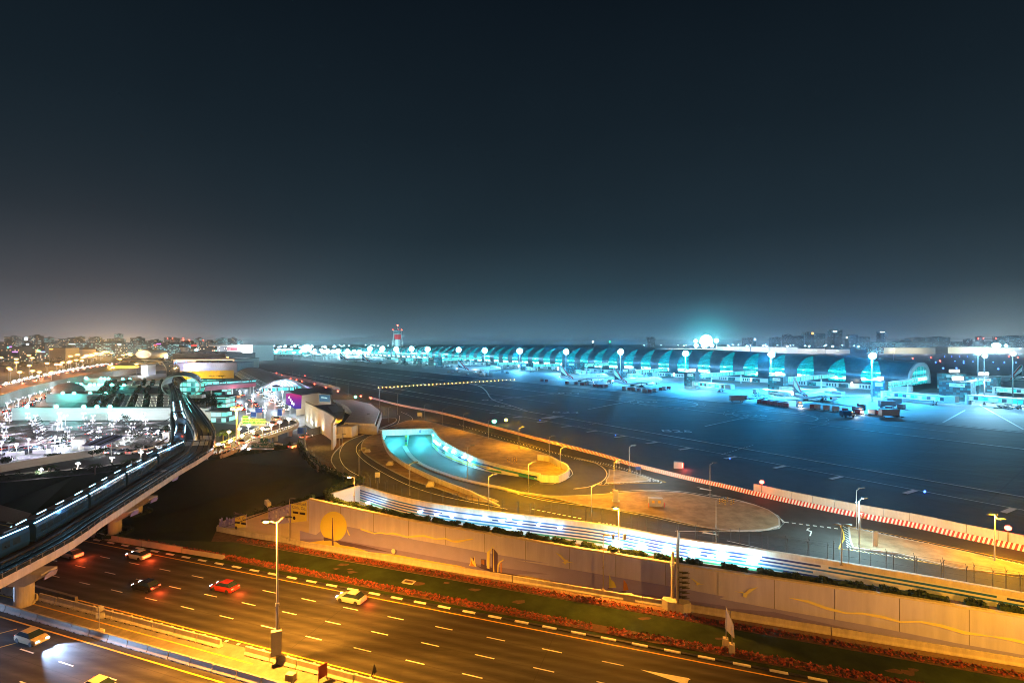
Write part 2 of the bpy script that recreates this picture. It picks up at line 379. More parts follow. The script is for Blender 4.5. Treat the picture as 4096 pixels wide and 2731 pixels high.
# ---------------------------------------------------------------- lights
def light(kind, loc, col, power, rad=.3, parent=None, target=None, spot=None, blend=.6, name='lamp_light'):
    ld = bpy.data.lights.new(name, kind); ld.color = col; ld.energy = power
    if kind in ('POINT', 'SPOT'): ld.shadow_soft_size = rad
    if kind == 'SPOT': ld.spot_size = R(spot or 120); ld.spot_blend = blend
    if kind == 'AREA': ld.size = rad
    o = bpy.data.objects.new(name, ld); COL.objects.link(o)
    o.location = loc
    if target is not None:
        o.rotation_euler = (Vector(target)-Vector(loc)).to_track_quat('-Z', 'Y').to_euler()
    if parent is not None:
        pm = parent_matrix(parent); o.parent = parent; _kids.setdefault(parent.name, []).append(o)
        mw = Matrix.LocRotScale(o.location, o.rotation_euler, None); lm = pm.inverted() @ mw
        o.location = lm.to_translation(); o.rotation_euler = lm.to_euler()
    return o
SOD = (1, .42, .008); FLD = (.10, .62, 1); TEAL = (.1, 1, .85); SODF = (1, .36, .03)
_tx = {}
def textmb(body, size, depth=.0):
    key = (body, size, depth)
    if key not in _tx:
        cu = bpy.data.curves.new('t', 'FONT'); cu.body = body; cu.size = size; cu.align_x = 'CENTER'; cu.align_y = 'CENTER'; cu.extrude = depth; cu.resolution_u = 3
        o = bpy.data.objects.new('t', cu); COL.objects.link(o)
        dg = bpy.context.evaluated_depsgraph_get(); dg.update(); me = bpy.data.meshes.new_from_object(o.evaluated_get(dg))
        _tx[key] = ([v.co.copy() for v in me.vertices], [tuple(p.vertices) for p in me.polygons])
        bpy.data.objects.remove(o); bpy.data.curves.remove(cu); bpy.data.meshes.remove(me)
    return _tx[key]
def addtext(mb, body, size, T, mi=0, depth=0.0):
    vs, fs = textmb(body, size, depth); return mb.add(vs, fs, mi, T)
def face_T(loc, yaw):          # text standing upright, facing yaw (direction the front looks at, rad)
    return Matrix.Translation(loc) @ Matrix.Rotation(yaw+math.pi/2, 4, 'Z') @ Matrix.Rotation(math.pi/2, 4, 'X')
# ================================================================ GROUND
def pgz(px, py, zf):            # point on a surface whose height depends on depth
    D = 120.0
    for _ in range(30): D = .5*D + .5*F*(H-zf(D))/(py-HY)
    return Vector(((px-CX)/F*D, D, zf(D)))
ZR = lambda D: -5*min(1, max(0, (D-118)/70))     # sunken tunnel ramp
# edges of the plateau the airport stands on
stripe_px = [(1440,1942),(1595,1987),(1774,2021),(2118,2064),(2409,2099),(2711,2154),(3041,2200),(3380,2253),(3822,2327),(4096,2375),(4700,2478)]
STR = [G(x, y, 1.2) for x, y in stripe_px]; STR = [Vector((p.x, p.y, 0)) for p in STR]
STRS = smoothpath(STR, 3)
TR_L = [G(1323,1976,1.2), G(1440,1942,1.2)]; TR_L = [Vector((p.x,p.y,0)) for p in TR_L]
rampL_px = [(1527,1722),(1536,1759),(1562,1806),(1618,1848),(1674,1876),(1768,1918),(1908,1969),(2001,2000)]
RL = smoothpath([Vector((*G(x,y,1.2).xy, 0)) for x, y in rampL_px], 3)
rampR_px = [(1728,1712),(1761,1754),(1814,1789),(1908,1834),(2001,1862),(2095,1883),(2158,1896)]
RR = smoothpath([Vector((*G(x,y,1.6).xy, 0)) for x, y in rampR_px], 3)
RL[0] = Vector((RL[0].x, RL[0].y, 0))
# plateau sheet with a hole for the tunnel ramp: boundary goes round it
far = 9000
lawn_top = [G(*p) for p in [(1440,1945,0),(1400,1925,0),(1330,1905,0),(1262,1872,0),(1225,1832,0),(1195,1790,0),(1000,1818,0),(834,1840,0),(700,1857,0),(576,1870,0),(300,1902,0),(0,1930,0),(-400,1975,0)]]
outer = [p.copy() for p in reversed(STRS)] + [Vector((p.x,p.y,0)) for p in lawn_top[1:]] + [Vector((-far,110,0)), Vector((-far,far,0)), Vector((far,far,0)), Vector((far,20,0)), Vector((200,20,0))]
hole = [p.copy() for p in RL] + [Vector((p.x,p.y,0)) for p in reversed(RR)]
b2 = [Vector((p.x,p.y)) for p in outer+hole]; no, nh = len(outer), len(hole)
r_ = geometry.delaunay_2d_cdt(b2, [], [list(range(no)), list(range(no, no+nh))], 0, 1e-5)
def inpoly(q, poly):
    c = False; n = len(poly)
    for i in range(n):
        a, b = poly[i], poly[(i+1) % n]
        if (a.y > q.y) != (b.y > q.y) and q.x < (b.x-a.x)*(q.y-a.y)/(b.y-a.y)+a.x: c = not c
    return c
mb = MB(); vs = [Vector((q.x,q.y,0)) for q in r_[0]]; fs = []
for t in r_[2]:
    c = sum((vs[i] for i in t), Vector())/len(t)
    if inpoly(c, outer) and not inpoly(c, hole): fs.append(tuple(t))
mb.add(vs, fs)
struct(mb.build('plateau_ground', 'asphalt', fix=False))
mb = MB(); mb.add([(-far,-40,-5.2),(far,-40,-5.2),(far,far,-5.2),(-far,far,-5.2)], [(0,1,2,3)])
struct(mb.build('low_ground', 'soil', fix=False))
def patch(name, pts, m, dz=0.0):
    vs, fs = fillpoly(pts); mb = MB(); mb.add([v+Vector((0,0,dz)) for v in vs], fs); o = mb.build(name, m, fix=False)
    for p in o.data.polygons:
        if p.normal.z < 0: p.flip()
    return struct(o)
# apron (airport frame)
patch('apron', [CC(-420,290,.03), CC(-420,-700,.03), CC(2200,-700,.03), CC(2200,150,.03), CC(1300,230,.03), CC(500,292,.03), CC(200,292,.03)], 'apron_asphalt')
patch('apron_stand', [CC(-330,158,.06), CC(-330,-2,.06), CC(1150,-2,.06), CC(1150,160,.06), CC(60,160,.06)], 'apron_concrete')
# lawns
bot = [G(*p) for p in [(-400,1992,-5),(0,2020,-5),(128,2055,-5),(150,2100,-5),(410,2135,-5),(560,2165,-5),(760,2205,-5),(845,2165,-5),(866,2118,-4.9)]]
mid = [G(*p) for p in [(1000,2070,-1),(1100,2033,1.6),(1208,1993,3.6),(1270,1985,3.0),(1323,1978,1.2)]]
patch('lawn_slope', bot+mid+lawn_top, 'lawn_dark')
patch('lawn_strip', [HW(-8,-.6,-4.97), HW(175,-.6,-4.97), HW(175,-8,-4.97), HW(41,-8.5,-4.97), HW(26,-8.3,-4.97), HW(10,-4,-4.97)], 'lawn')
patch('pavement', [HW(27,-8.8,-4.95), HW(31,-8.4,-4.95), HW(41,-8.4,-4.95), HW(175,-7.6,-4.95), HW(175,-11.6,-4.95), HW(36,-11.6,-4.95)], 'paving_brick')
patch('pavement', [G(-400,2010,-4.95), G(0,2012,-4.95), G(20,2008,-4.95), G(125,2052,-4.95), G(100,2085,-4.95), G(150,2098,-4.95), G(-300,2050,-4.95)], 'paving_brick')
# highway
patch('highway', [HW(-260,0,-4.96), HW(185,0,-4.96), HW(185,52,-4.96), HW(-260,52,-4.96)], 'asphalt_road')
patch('median', [HW(-60,17,-4.93), HW(185,17,-4.93), HW(185,21.2,-4.93), HW(-60,21.2,-4.93)], 'concrete_dark')
patch('trench_floor', [HW(38,-14.6,-3.5), HW(185,-13.2,-3.5)]+[Vector((p.x,p.y,-3.5)) for p in reversed(STR)]+[Vector((TR_L[0].x,TR_L[0].y,-3.5))], 'asphalt_road')
def flat(mb, path, w, dz=.0, mi=0):
    mb.sweep(path, [(-w/2, dz), (w/2, dz)], mi, closed=False); return mb
def hwline(mb, t0, t1, p, w=.16, z=-4.94, p1=None):
    flat(mb, [HW(t0,p,z), HW(t1,p if p1 is None else p1,z)], w)
mb = MB(); hwline(mb, -120, 180, .95, .2); hwline(mb, -60, 180, 16.2, .2); hwline(mb, -30, 60, 19.2, .2, -4.92); hwline(mb, -60, 180, 22.9, .22)
for k in range(5):                                   # box junction hatching
    t = 8+k*5.2
    flat(mb, [HW(t,24,-4.94), HW(t-9,38,-4.94)], .18)
flat(mb, [HW(-25,27,-4.94), HW(34,33,-4.94)], .16)
for k in range(4): flat(mb, [HW(62+k*5,23.2,-4.94), HW(56+k*5,28,-4.94)], .18)
struct(mb.build('road_marking_yellow', 'yellow_paint', fix=False))
mb = MB()
for r, p in enumerate((4.7, 8.6, 12.4)):
    for k in range(-6, 26):
        t = 23.9+k*7.6; hwline(mb, t, t+2.6, p, .17)
for p in (26.6, 30.4, 34.2):
    for k in range(-4, 12):
        t = 22+k*7.6; hwline(mb, t, t+2.7, p, .17)
for t, p in ((104.5,5.4),(105.8,9.1)):
    mb.poly([HW(t,p-.6,-4.93), HW(t+5.5,p-.9,-4.93), HW(t+5.2,p+.45,-4.93)])
for k in range(30):                                   # rumble blocks by the median kerb
    mb.box(HW(27+k*2.0,16.75,-4.9), (.35,.35,.08), HANG)
struct(mb.build('road_marking_white', 'white_paint', fix=False))
# striped kerb
for mi_, nm, mm, off in ((0,'kerb','white_paint',0),(1,'kerb','black_paint',1)):
    mb = MB()
    for k in range(-8, 46):
        t = 4+k*4.0+off*2; mb.box(HW(t,-.1,-4.93), (1.96,.32,.22), HANG)
    struct(mb.build(nm, mm))
# ---------------------------------------------------------------- flower beds
def flowerbed(name, label, t0, t1, pc, w, gaps=()):
    root = thing(name, label, 'flower bed', HW((t0+t1)/2, pc(.5*(t0+t1)), -4.95))
    mb = MB(); n = int((t1-t0)*w*16)
    for i in range(n):
        t = random.uniform(t0, t1)
        if any(a < t < b for a, b in gaps): continue
        p = pc(t)+random.uniform(-w/2, w/2); c = HW(t, p, -4.92+random.uniform(.05,.28)); s = random.uniform(.08,.17)
        mi = 0 if random.random() < .78 else 1
        a = random.uniform(0, 6.3); q = random.uniform(-.5,.5)
        e1 = Vector((math.cos(a), math.sin(a), q))*s; e2 = Vector((-math.sin(a), math.cos(a), random.uniform(-.4,.4)))*s
        mb.add([c-e1-e2*.6, c+e1-e2, c+e1*.8+e2, c-e1+e2*.7], [(0,1,2,3)], mi)
        if random.random() < .4:
            e3 = Vector((0,0,s)); mb.add([c-e1-e3, c+e1-e3, c+e1+e3, c-e1+e3], [(0,1,2,3)], mi)
    mb.build('blossoms', ['flower_red','flower_leaf'], root, fix=False)
    mb = MB(); path = [HW(t0+(t1-t0)*k/20, pc(t0+(t1-t0)*k/20), -4.95) for k in range(21)]
    mb.sweep(path, [(-w/2-.15,0),(-w/2-.15,.07),(w/2+.15,.07),(w/2+.15,0)]); mb.build('soil_bed', 'soil', root)
flowerbed('flower_bed', 'long strip of red flowers right behind the striped kerb of the highway', 8, 165, lambda t: -2.3-.25*math.sin(t*.05), 1.5, [(97.5,99.5)])
flowerbed('flower_bed', 'strip of red flowers between the lawn and the brick path below the mural', 26, 165, lambda t: -9.4+.9*max(0,(t-40)/110), 1.35, [(33,34.2),(46.8,48)])
flowerbed('flower_bed', 'short bed of red flowers on the corner beyond the railway viaduct', -13, -3.5, lambda t: -6.0-.15*t, 2.0)
# ---------------------------------------------------------------- lawn details
mb = MB()
for k in range(14):
    c = HW(random.uniform(30,150), random.uniform(-7.5,-3.6), -4.955); n = 9
    r = random.uniform(.3,1.0); mb.poly([c+Vector((math.cos(6.28*i/n)*r*random.uniform(.6,1.6), math.sin(6.28*i/n)*r*.6*random.uniform(.6,1.3), 0)) for i in range(n)])
stuff(mb.build('bare_earth', 'soil', fix=False), 'bare brown patches worn into the grass strip', 'earth')
mc = thing('manhole', 'square manhole with a pale kerb set in the grass strip', 'manhole', HW(67,-5.2,-4.96))
mb = MB(); c = HW(67,-5.2,-4.93); mb.sweep([c+HT*a+HN*b for a, b in ((-.9,-.5),(.9,-.5),(.9,.5),(-.9,.5),(-.9,-.5))], [(-.12,0),(-.12,.08),(.12,.08),(.12,0)]); mb.build('frame', 'concrete', mc)
mb = MB(); mb.box(c+Vector((0,0,.01)), (1.5,.8,.04), HANG); mb.build('cover', 'soil', mc)
# ================================================================ MURAL WALL
wtop = [(41,4.0),(62,2.5),(89,1.7),(109,1.2),(136,1.0),(148,.7),(185,.3)]
def wz(t):
    for (a, za), (b, zb) in zip(wtop, wtop[1:]):
        if t <= b: return za+(zb-za)*max(0,(t-a))/(b-a)
    return wtop[-1][1]
MUR = thing('mural_wall', 'long tiled retaining wall with a lilac sea and desert mural along the highway lawn', 'wall', HW(41,-12,-5), HANG)
ts = [41+k*4 for k in range(37)]
mat('mural_base', (.56,.58,.98), .5, var=.13, scale=1.0, stretch=(1,1,.1)); mat('mural_lavender', (.34,.34,.84), .55, var=.06, scale=.5); mat('mural_purple', (.24,.22,.66), .55, var=.08, scale=.5)
mat('mural_indigo', (.10,.07,.20), .55, var=.1); mat('mural_sand', (.75,.62,.18), .55, var=.06); mat('mural_sun', (.85,.80,.12), .55, var=.04); mat('mural_gold', (.85,.80,.30), .55, var=.05); mat('mural_orange', (.6,.28,.06), .55, var=.05)
mb = MB(); mb.loft([[HW(t,-12,-5.1), HW(t,-12,wz(t)-.25), HW(t,-12.45,wz(t)-.25), HW(t,-12.45,-5.1)] for t in ts]); mb.build('wall_face', 'mural_base', MUR)
mb = MB(); mb.loft([[HW(t,-11.93,wz(t)-.25), HW(t,-11.93,wz(t)), HW(t,-12.52,wz(t)), HW(t,-12.52,wz(t)-.25)] for t in ts]); mb.build('coping', 'concrete_light', MUR)
mb = MB()
for k in range(1, 20):                                  # panel joints
    t = 41+k*7.3; mb.box(HW(t,-11.985,(wz(t)-5.2)/2), (.05,.03,wz(t)+4.7), HANG)
mb.build('panel_joint', 'concrete_dark', MUR)
def WP(px, py, p=-11.97):       # point of the photographed wall
    ray = Vector(((px-CX)/F, 1, -(py-HY)/F)); o = Vector((0,0,H))
    base = HW(0, p, 0); k = (base-o).dot(HN)/ray.dot(HN)
    return o+ray*k
def wposh(name, m, polys, p=-11.97):
    mb = MB()
    for q in polys:
        pts = [WP(x, y, p) for x, y in q]
        tri = geometry.tessellate_polygon([[Vector(((v-P0).dot(HT), v.z, 0)) for v in pts]])
        mb.add(pts, [tuple(t) for t in tri])
    return mb.build(name, m, MUR, fix=False)
c6 = lambda L_: [(1200+x/2.352, 1900+y/2.352) for x, y in L_]
b1 = lambda L_: [(1800+x/1.887, 1900+y/1.887) for x, y in L_]
b2_ = lambda L_: [(2700+x/1.685, 1900+y/1.685) for x, y in L_]
bandtop = c6([(0,520),(150,560),(200,520),(440,480),(1000,590),(1860,745),(2352,830)])+b1([(500,640),(980,720),(1680,840),(2076,915)])+b2_([(300,830),(700,905),(1300,1010),(1900,1130),(2352,1210),(2900,1310)])
basel = c6([(0,700),(330,700),(950,800),(1550,870),(2352,1020)])+b1([(850,830),(1180,900),(2076,1020)])+b2_([(665,960),(1500,1120),(2352,1290),(2900,1410)])
wposh('mural_band', 'mural_lavender', [bandtop+list(reversed(basel))], -11.965)
b2top = c6([(0,600),(320,600),(900,700),(1560,820),(2352,930)])+b1([(500,745),(1000,830),(2076,985)])
wposh('mural_band', 'mural_purple', [b2top+list(reversed(basel[:8]))], -11.955)
b3top = b2_([(300,890),(665,920),(1300,1060),(2352,1245)])
wposh('mural_band', 'mural_purple', [b3top+list(reversed(b2_([(300,930),(665,985),(1500,1150),(2352,1310)])))], -11.955)
wposh('mural_dune', 'mural_sand', [c6([(0,612),(90,630),(250,605),(420,650),(640,715),(330,740),(0,720)]), c6([(640,720),(900,745),(1200,800),(1500,850),(1600,880),(950,815)]), c6([(1900,915),(2150,950),(2352,990),(2352,1030),(1850,930)]), b1([(300,735),(440,740),(640,775),(900,830),(1120,870),(1120,900),(300,760)])], -11.94)
wposh('mural_dune', 'mural_indigo', [c6([(315,605),(600,660),(870,728),(600,690),(380,655)]), c6([(1640,850),(1660,860),(1860,905),(2180,960),(1850,925)])], -11.93)
th = [2*math.pi*k/40 for k in range(40)]
wposh('mural_sun_disc', 'mural_sun', [c6([(315+125*math.cos(a), min(480-140*math.sin(a), 612)) for a in th])], -11.92)
wposh('mural_tower', 'mural_indigo', [c6([(303,400),(307,400),(311,530),(318,660),(298,660),(300,530)]), c6([(222,590),(228,580),(300,600),(300,612),(225,615)])], -11.90)
wposh('mural_tower', 'mural_indigo', [c6([(1808,690),(1822,690),(1860,735),(1858,915),(1780,900),(1700,870),(1640,840),(1625,770),(1640,780),(1662,850),(1702,860),(1702,788),(1748,790),(1750,850),(1808,870)])], -11.93)
wposh('mural_tower', 'mural_gold', [c6([(1757,722),(1803,688),(1805,668),(1809,668),(1809,690),(1785,720),(1782,880),(1757,872)]), c6([(1817,672),(1821,672),(1822,760),(1828,905),(1818,903)]), c6([(1590,850),(1605,815),(1605,770),(1625,790),(1660,860)]), c6([(1640,757),(1646,800),(1658,855),(1636,810)]), c6([(1856,910),(1858,840),(1875,810),(1908,795),(1910,772),(1914,800),(1885,820),(1868,850),(1866,912)])], -11.91)
wposh('mural_tower', 'mural_orange', [c6([(1708,795),(1718,795),(1718,835),(1708,832)]), c6([(1724,797),(1734,797),(1734,840),(1724,838)]), c6([(1886,830),(1897,820),(1897,914),(1886,912)]), c6([(1612,800),(1622,830),(1650,858),(1600,852)])], -11.89)
rb = [(570,505,8),(640,528,8),(700,547,6),(760,540,7),(820,553,5),(870,545,8),(940,562,8),(1010,580,6),(1090,572,9),(1170,570,9),(1230,585,8),(1280,600,6),(1360,592,8),(1430,618,9),(1480,628,7),(1560,608,8),(1630,597,2)]
wposh('mural_ribbon', 'mural_gold', [c6([(x,y-h) for x,y,h in rb]+[(x,y+h) for x,y,h in reversed(rb)]), b1([(0,490),(60,490),(175,475),(170,485),(60,505),(0,500)])], -11.90)
rb = [(770,825,2),(900,852,9),(1020,895,10),(1150,928,6),(1260,930,7),(1400,955,10),(1520,988,6),(1650,985,6),(1800,1015,11),(1950,1060,11),(2130,1085,3),(2180,1092,6),(2260,1105,9),(2352,1125,10),(2500,1140,8)]
wposh('mural_ribbon', 'mural_gold', [b2_([(x,y-h) for x,y,h in rb]+[(x,y+h) for x,y,h in reversed(rb)])], -11.90)
bird = [(795,580),(835,600),(865,630),(880,640),(888,633),(893,640),(890,648),(937,661),(900,658),(880,662),(868,674),(862,665),(847,655),(862,650),(840,625)]
wposh('mural_bird', 'mural_gold', [b1(bird), b1([((x-795)*.72+1815,(y-580)*.6+775) for x,y in bird]), b2_([(395,778),(430,785),(450,782),(470,792),(500,765),(558,752),(520,780),(492,800),(480,825),(470,822),(455,812),(462,798),(440,790)]), c6([(440,500),(452,520),(472,570),(455,560),(445,535)])], -11.89)
wposh('mural_sail', 'mural_sun', [b1([(1203,748),(1215,785),(1240,805),(1256,845),(1200,850)])], -11.89)
wposh('mural_sail', 'mural_orange', [b1([(1310,785),(1335,820),(1347,862),(1308,875)])], -11.89)
wposh('mural_boat', 'mural_indigo', [b1([(1188,848),(1230,855),(1225,860),(1195,855)]), b1([(1292,870),(1335,876),(1328,881),(1298,876)])], -11.89)
mb = MB(); c = WP(1574,2203,-11.6); mb.cyl(c, c-HN*.08, .42, n=14); rs = thing('road_sign', 'small round road sign standing close before the mural', 'sign', c+Vector((0,0,-2))); mb.build('sign_plate', 'white_paint', rs)
mb = MB(); mb.cyl(c+HN*.05, c+HN*.05+Vector((0,0,-2.2)), .05, n=6); mb.build('post', 'steel', rs)
# barrier below the mural
mb = MB(); prof = [(-.30,0),(-.30,.15),(-.15,.4),(-.12,.95),(.12,.95),(.12,0)]
bt = [HW(40+k*3,-11.0,-4.98) for k in range(49)]
segs = [(40,55),(55,83),(83,103.5),(103.5,115.6),(115.6,128),(128,150),(150,185)]
for i, (a, b) in enumerate(segs):
    mb = MB(); mb.sweep([HW(a,-11.05,-4.98), HW(b-.12,-11.05,-4.98)], prof)
    tag(mb.build('concrete_barrier', 'concrete_light'), f'{nth(i)} long low concrete barrier from the left below the mural', 'barrier', 'low barriers below the mural')
# hedge on top of the wall
def hedge(name, label, path, w, h, m='leaf', dens=30, group=None, gaps=None, core=True):
    mb = MB(); path = [Vector(p) for p in path]; Ls = [(b-a).length for a, b in zip(path, path[1:])]; tot = sum(Ls)
    root = thing(name, label, 'hedge', path[len(path)//2], 0, group)
    if core:
        mc_ = MB(); pp = resample(path, 1.2)
        rings = []
        for i, p in enumerate(pp):
            t = pp[min(i+1,len(pp)-1)]-pp[max(i-1,0)]; n = Vector((-t.y,t.x,0)).normalized()
            hh = h*random.uniform(.7,.9); ww = w*random.uniform(.32,.42)
            rings.append([p-n*ww, p-n*ww*.9+Vector((0,0,hh*.8)), p+Vector((0,0,hh)), p+n*ww*.9+Vector((0,0,hh*.8)), p+n*ww])
        mc_.loft(rings); mc_.build('inner_growth', m, root)
    n = int(tot*w*dens); 
    cum = [0]
    for l in Ls: cum.append(cum[-1]+l)
    for k in range(n):
        s = random.uniform(0, tot); i = max(j for j in range(len(Ls)) if cum[j] <= s+1e-9)
        if gaps and any(a < s/tot < b for a, b in gaps): continue
        p = path[i].lerp(path[i+1], (s-cum[i])/max(Ls[i],1e-6)); t = path[i+1]-path[i]; nn_ = Vector((-t.y,t.x,0)).normalized()
        bump = .8+.3*math.sin(s*1.7)+.15*math.sin(s*4.1)
        a = random.uniform(0, math.pi); rr = random.uniform(.75,1.08)
        c = p+nn_*(math.cos(a)*w*.5*rr)+Vector((0,0,max(.05, math.sin(a)**.6*h*rr*bump)))
        q = random.uniform(.07,.2)*(1+.4*(h > 1.5)); u = Vector((random.gauss(0,1),random.gauss(0,1),random.gauss(0,1))).normalized()
        v = u.cross(Vector((random.gauss(0,1),random.gauss(0,1),random.gauss(0,1)))).normalized()
        mb.add([c-u*q-v*q*.5, c+u*q-v*q*.5, c+u*q*.8+v*q*.6, c-u*q*.8+v*q*.6], [(0,1,2,3)])
    mb.build('foliage', m, root, fix=False); return root
hg = [(46,57.8),(58,66.5),(67.2,72.5),(73.2,78),(78.6,84),(84.5,88.5),(89,93),(93.8,97),(98,104),(105,109.2),(109.6,112),(114.5,118),(119.3,133.5),(134,141.5),(143.2,145.4),(146.6,150)]
for i, (a, b) in enumerate(hg):
    hedge('hedge', f'{nth(i)} clump of green hedge from the left on top of the mural wall', [HW(t_, -13.1, wz(t_)-.1) for t_ in (a,(a+b)/2,b)], .95, .7, dens=110, group='hedge clumps on top of the mural wall')
mb = MB(); mb.loft([[HW(t,-12.47,-3.6), HW(t,-12.47,wz(t)-.12), HW(t,-13.75,wz(t)-.12), HW(t,-13.75,-3.6)] for t in ts[1:]]); struct(mb.build('planting_bank', 'soil'))
# ads wall (left end, angled)
c0 = HW(41.2,-12,0); cE = Vector((*G(868,2112,-5).xy, 0)); adz = lambda k: 3.9*(1-k)+(-4.4)*k
AD = thing('advert_wall', 'angled wall carrying purple and yellow advert boards left of the mural', 'wall', Vector((cE.x,cE.y,-5)))
def AP(k, z, off=0.0):
    d = (cE-c0).normalized(); n = Vector((d.y,-d.x,0)); n = n if n.y < 0 else -n
    return c0.lerp(cE, k)+n*off+Vector((0,0,z))
mb = MB(); mb.loft([[AP(k/12,-5.1,0), AP(k/12,adz(k/12),0), AP(k/12,adz(k/12),-.4), AP(k/12,-5.1,-.4)] for k in range(13)]); mb.build('wall_face', 'cream_wall', AD)
def board(k0, k1, zb0, zt0, zb1, zt1, yel):
    root = thing('advert_board', 'yellow and lilac advert board '+('by the mural corner' if k0 < .3 else 'low at the left end of its wall'), 'advert board', AP((k0+k1)/2,(zb0+zt0)/2,.1))
    q = lambda k, lo, off: AP(k, (zb0+(zb1-zb0)*(k-k0)/(k1-k0)) if lo else (zt0+(zt1-zt0)*(k-k0)/(k1-k0)), off)
    mb = MB(); mb.loft([[q(k0,1,.02),q(k0,0,.02),q(k0,0,.15),q(k0,1,.15)],[q(k1,1,.02),q(k1,0,.02),q(k1,0,.15),q(k1,1,.15)]]); mb.build('backing', 'mural_base', root)
    ky = k0+(k1-k0)*.40
    mb = MB(); mb.poly([q(k0+.003,1,.17),q(ky,1,.17),q(ky,0,.17),q(k0+.003,0,.17)]); mb.build('yellow_panel', 'mural_sun', root)
    mb = MB(); mb.poly([q(ky,1,.17),q(k1-.003,1,.17),q(k1-.003,0,.17),q(ky,0,.17)]); mb.build('picture_panel', 'mural_lavender', root)
    mb = MB()
    for _ in range(34):
        k = random.uniform(ky+.012, k1-.02); f_ = random.uniform(.1,.8); w_ = random.uniform(.008,.022); h_ = random.uniform(.3,.7)
        zz = (zb0+(zb1-zb0)*(k-k0)/(k1-k0))+f_*(zt0-zb0)*.9
        mb.poly([AP(k,zz,.19),AP(k+w_,zz,.19),AP(k+w_,zz+h_,.19),AP(k,zz+h_,.19)], random.choice((0,1)))
    mb.build('picture_tile', ['mural_purple','mural_base'], root, fix=False)['kind'] = 'stuff'
    d = (c0-cE).normalized(); tm = MB(); cc = AP((k0+ky)/2, (zb0+zt0)/2+.75, .2); yaw = math.atan2(d.x*-1, d.y)
    Tm = Matrix.Translation(cc) @ Matrix.Rotation(math.atan2(d.y,d.x),4,'Z') @ Matrix.Rotation(math.pi/2,4,'X')
    addtext(tm, 'Download.\nClick. Go.', .85, Tm); tm.build('lettering', 'mural_indigo', root, fix=False)
    tm = MB()
    for s in (-1,1): tm.add([Tm @ Vector((s*.85-.7,-1.6,0)), Tm @ Vector((s*.85+.7,-1.6,0)), Tm @ Vector((s*.85+.7,-1.2,0)), Tm @ Vector((s*.85-.7,-1.2,0))], [(0,1,2,3)])
    tm.cyl(Tm @ Vector((-1.2,-2.5,0)), Tm @ Vector((-1.2,-2.5,.01)), .35, n=10); tm.build('badge', 'livery_black', root)
board(.02,.42,-.3,3.55,-2.4,.9,1)
board(.66,.97,-3.6,-1.0,-4.9,-3.6,1)
hedge('hedge', 'dark hedge running down along the top of the advert wall', [AP(k/8, adz(k/8)-.1, -.9) for k in range(9)], 1.1, .9, 'leaf_dark', 60)
rs = thing('roof_unit', 'small white tilted box standing behind the advert wall', 'box', AP(.5,.3,-1.6))
mb = MB(); mb.box(AP(.5,1.2,-1.6), (2.6,.7,.9), -.9); mb.build('casing', 'white_wall', rs); mb = MB(); mb.box(AP(.44,.6,-1.2), (2.0,.08,.9), -.9); mb.build('grille', 'steel_dark', rs)
# concrete barrier swinging from the mural end to the left tip
mb = MB(); mb.sweep(smoothpath([HW(40,-11.05,-4.98), G(1158,2172,-4.98), G(1000,2148,-4.98), G(868,2123,-4.98)], 2), prof); tag(mb.build('concrete_barrier', 'concrete_light'), 'low concrete barrier curving in front of the advert wall', 'barrier')
# ================================================================ STRIPED WALL (trench far side)
def wallthing(name, label, cat, path, thick, zb, zt, mname, coping=None, part='wall_face'):
    root = thing(name, label, cat, path[len(path)//2])
    fzb = zb if callable(zb) else (lambda p: zb); fzt = zt if callable(zt) else (lambda p: zt)
    rings = []; L1 = offs(path, thick)
    for a, b in zip(path, L1): rings.append([Vector((a.x,a.y,fzb(a))), Vector((a.x,a.y,fzt(a))), Vector((b.x,b.y,fzt(a))), Vector((b.x,b.y,fzb(a)))])
    mb = MB(); mb.loft(rings); mb.build(part, mname, root)
    if coping:
        rings = []; A1 = offs(path, -.08); B1 = offs(path, thick+.08)
        for a, b, c in zip(A1, B1, path): z = fzt(c)+.003; rings.append([Vector((a.x,a.y,z)), Vector((a.x,a.y,z+.16)), Vector((b.x,b.y,z+.16)), Vector((b.x,b.y,z))])
        mb = MB(); mb.loft(rings); mb.build('coping', coping, root)
    return root
mat('tile_white', (.62,.66,.70), .4, var=.05, scale=1); mat('tile_blue', (.03,.14,.42), .4, var=.1); mat('tile_teal', (.05,.30,.42), .4, var=.1); mat('tile_green', (.05,.25,.12), .4, var=.1); mat('tile_yellow', (.6,.5,.08), .4, var=.1); mat('tile_navy', (.03,.05,.20), .4, var=.1)
SW = wallthing('striped_tile_wall', 'curved tiled wall with long blue and green stripes beyond the mural wall', 'wall', STRS, .4, -3.6, .55, 'tile_white')
mb = MB(); rings = []
for a, b in zip(offs(STRS,-.05), offs(STRS,.5)): rings.append([Vector((a.x,a.y,.553)), Vector((a.x,a.y,1.3)), Vector((b.x,b.y,1.3)), Vector((b.x,b.y,.553))])
mb.loft(rings); mb.build('parapet', 'concrete_light', SW)
def stripes(root, path, zlist, nm, off, seed, cols, minl=4, maxl=26):
    rnd = random.Random(seed); P = resample(path, 1.0); O = offs(P, off); mb = MB()
    for (zc, hh, dens, cl) in zlist:
        i = 0
        while i < len(O)-2:
            l = rnd.randint(minl, maxl); j = min(len(O)-1, i+l); c = rnd.choice(cl)
            if rnd.random() < dens:
                for k in range(i, j):
                    a, b = O[k], O[k+1]; za, zb_ = zc(k), zc(k+1)
                    mb.add([Vector((a.x,a.y,za)), Vector((b.x,b.y,zb_)), Vector((b.x,b.y,zb_+hh)), Vector((a.x,a.y,za+hh))], [(0,1,2,3)], c)
                i = j+ (1 if rnd.random() < .3 else 0)
            else: i = j
    return mb.build(nm, cols, root, fix=False)
kz = lambda z: (lambda k: z)
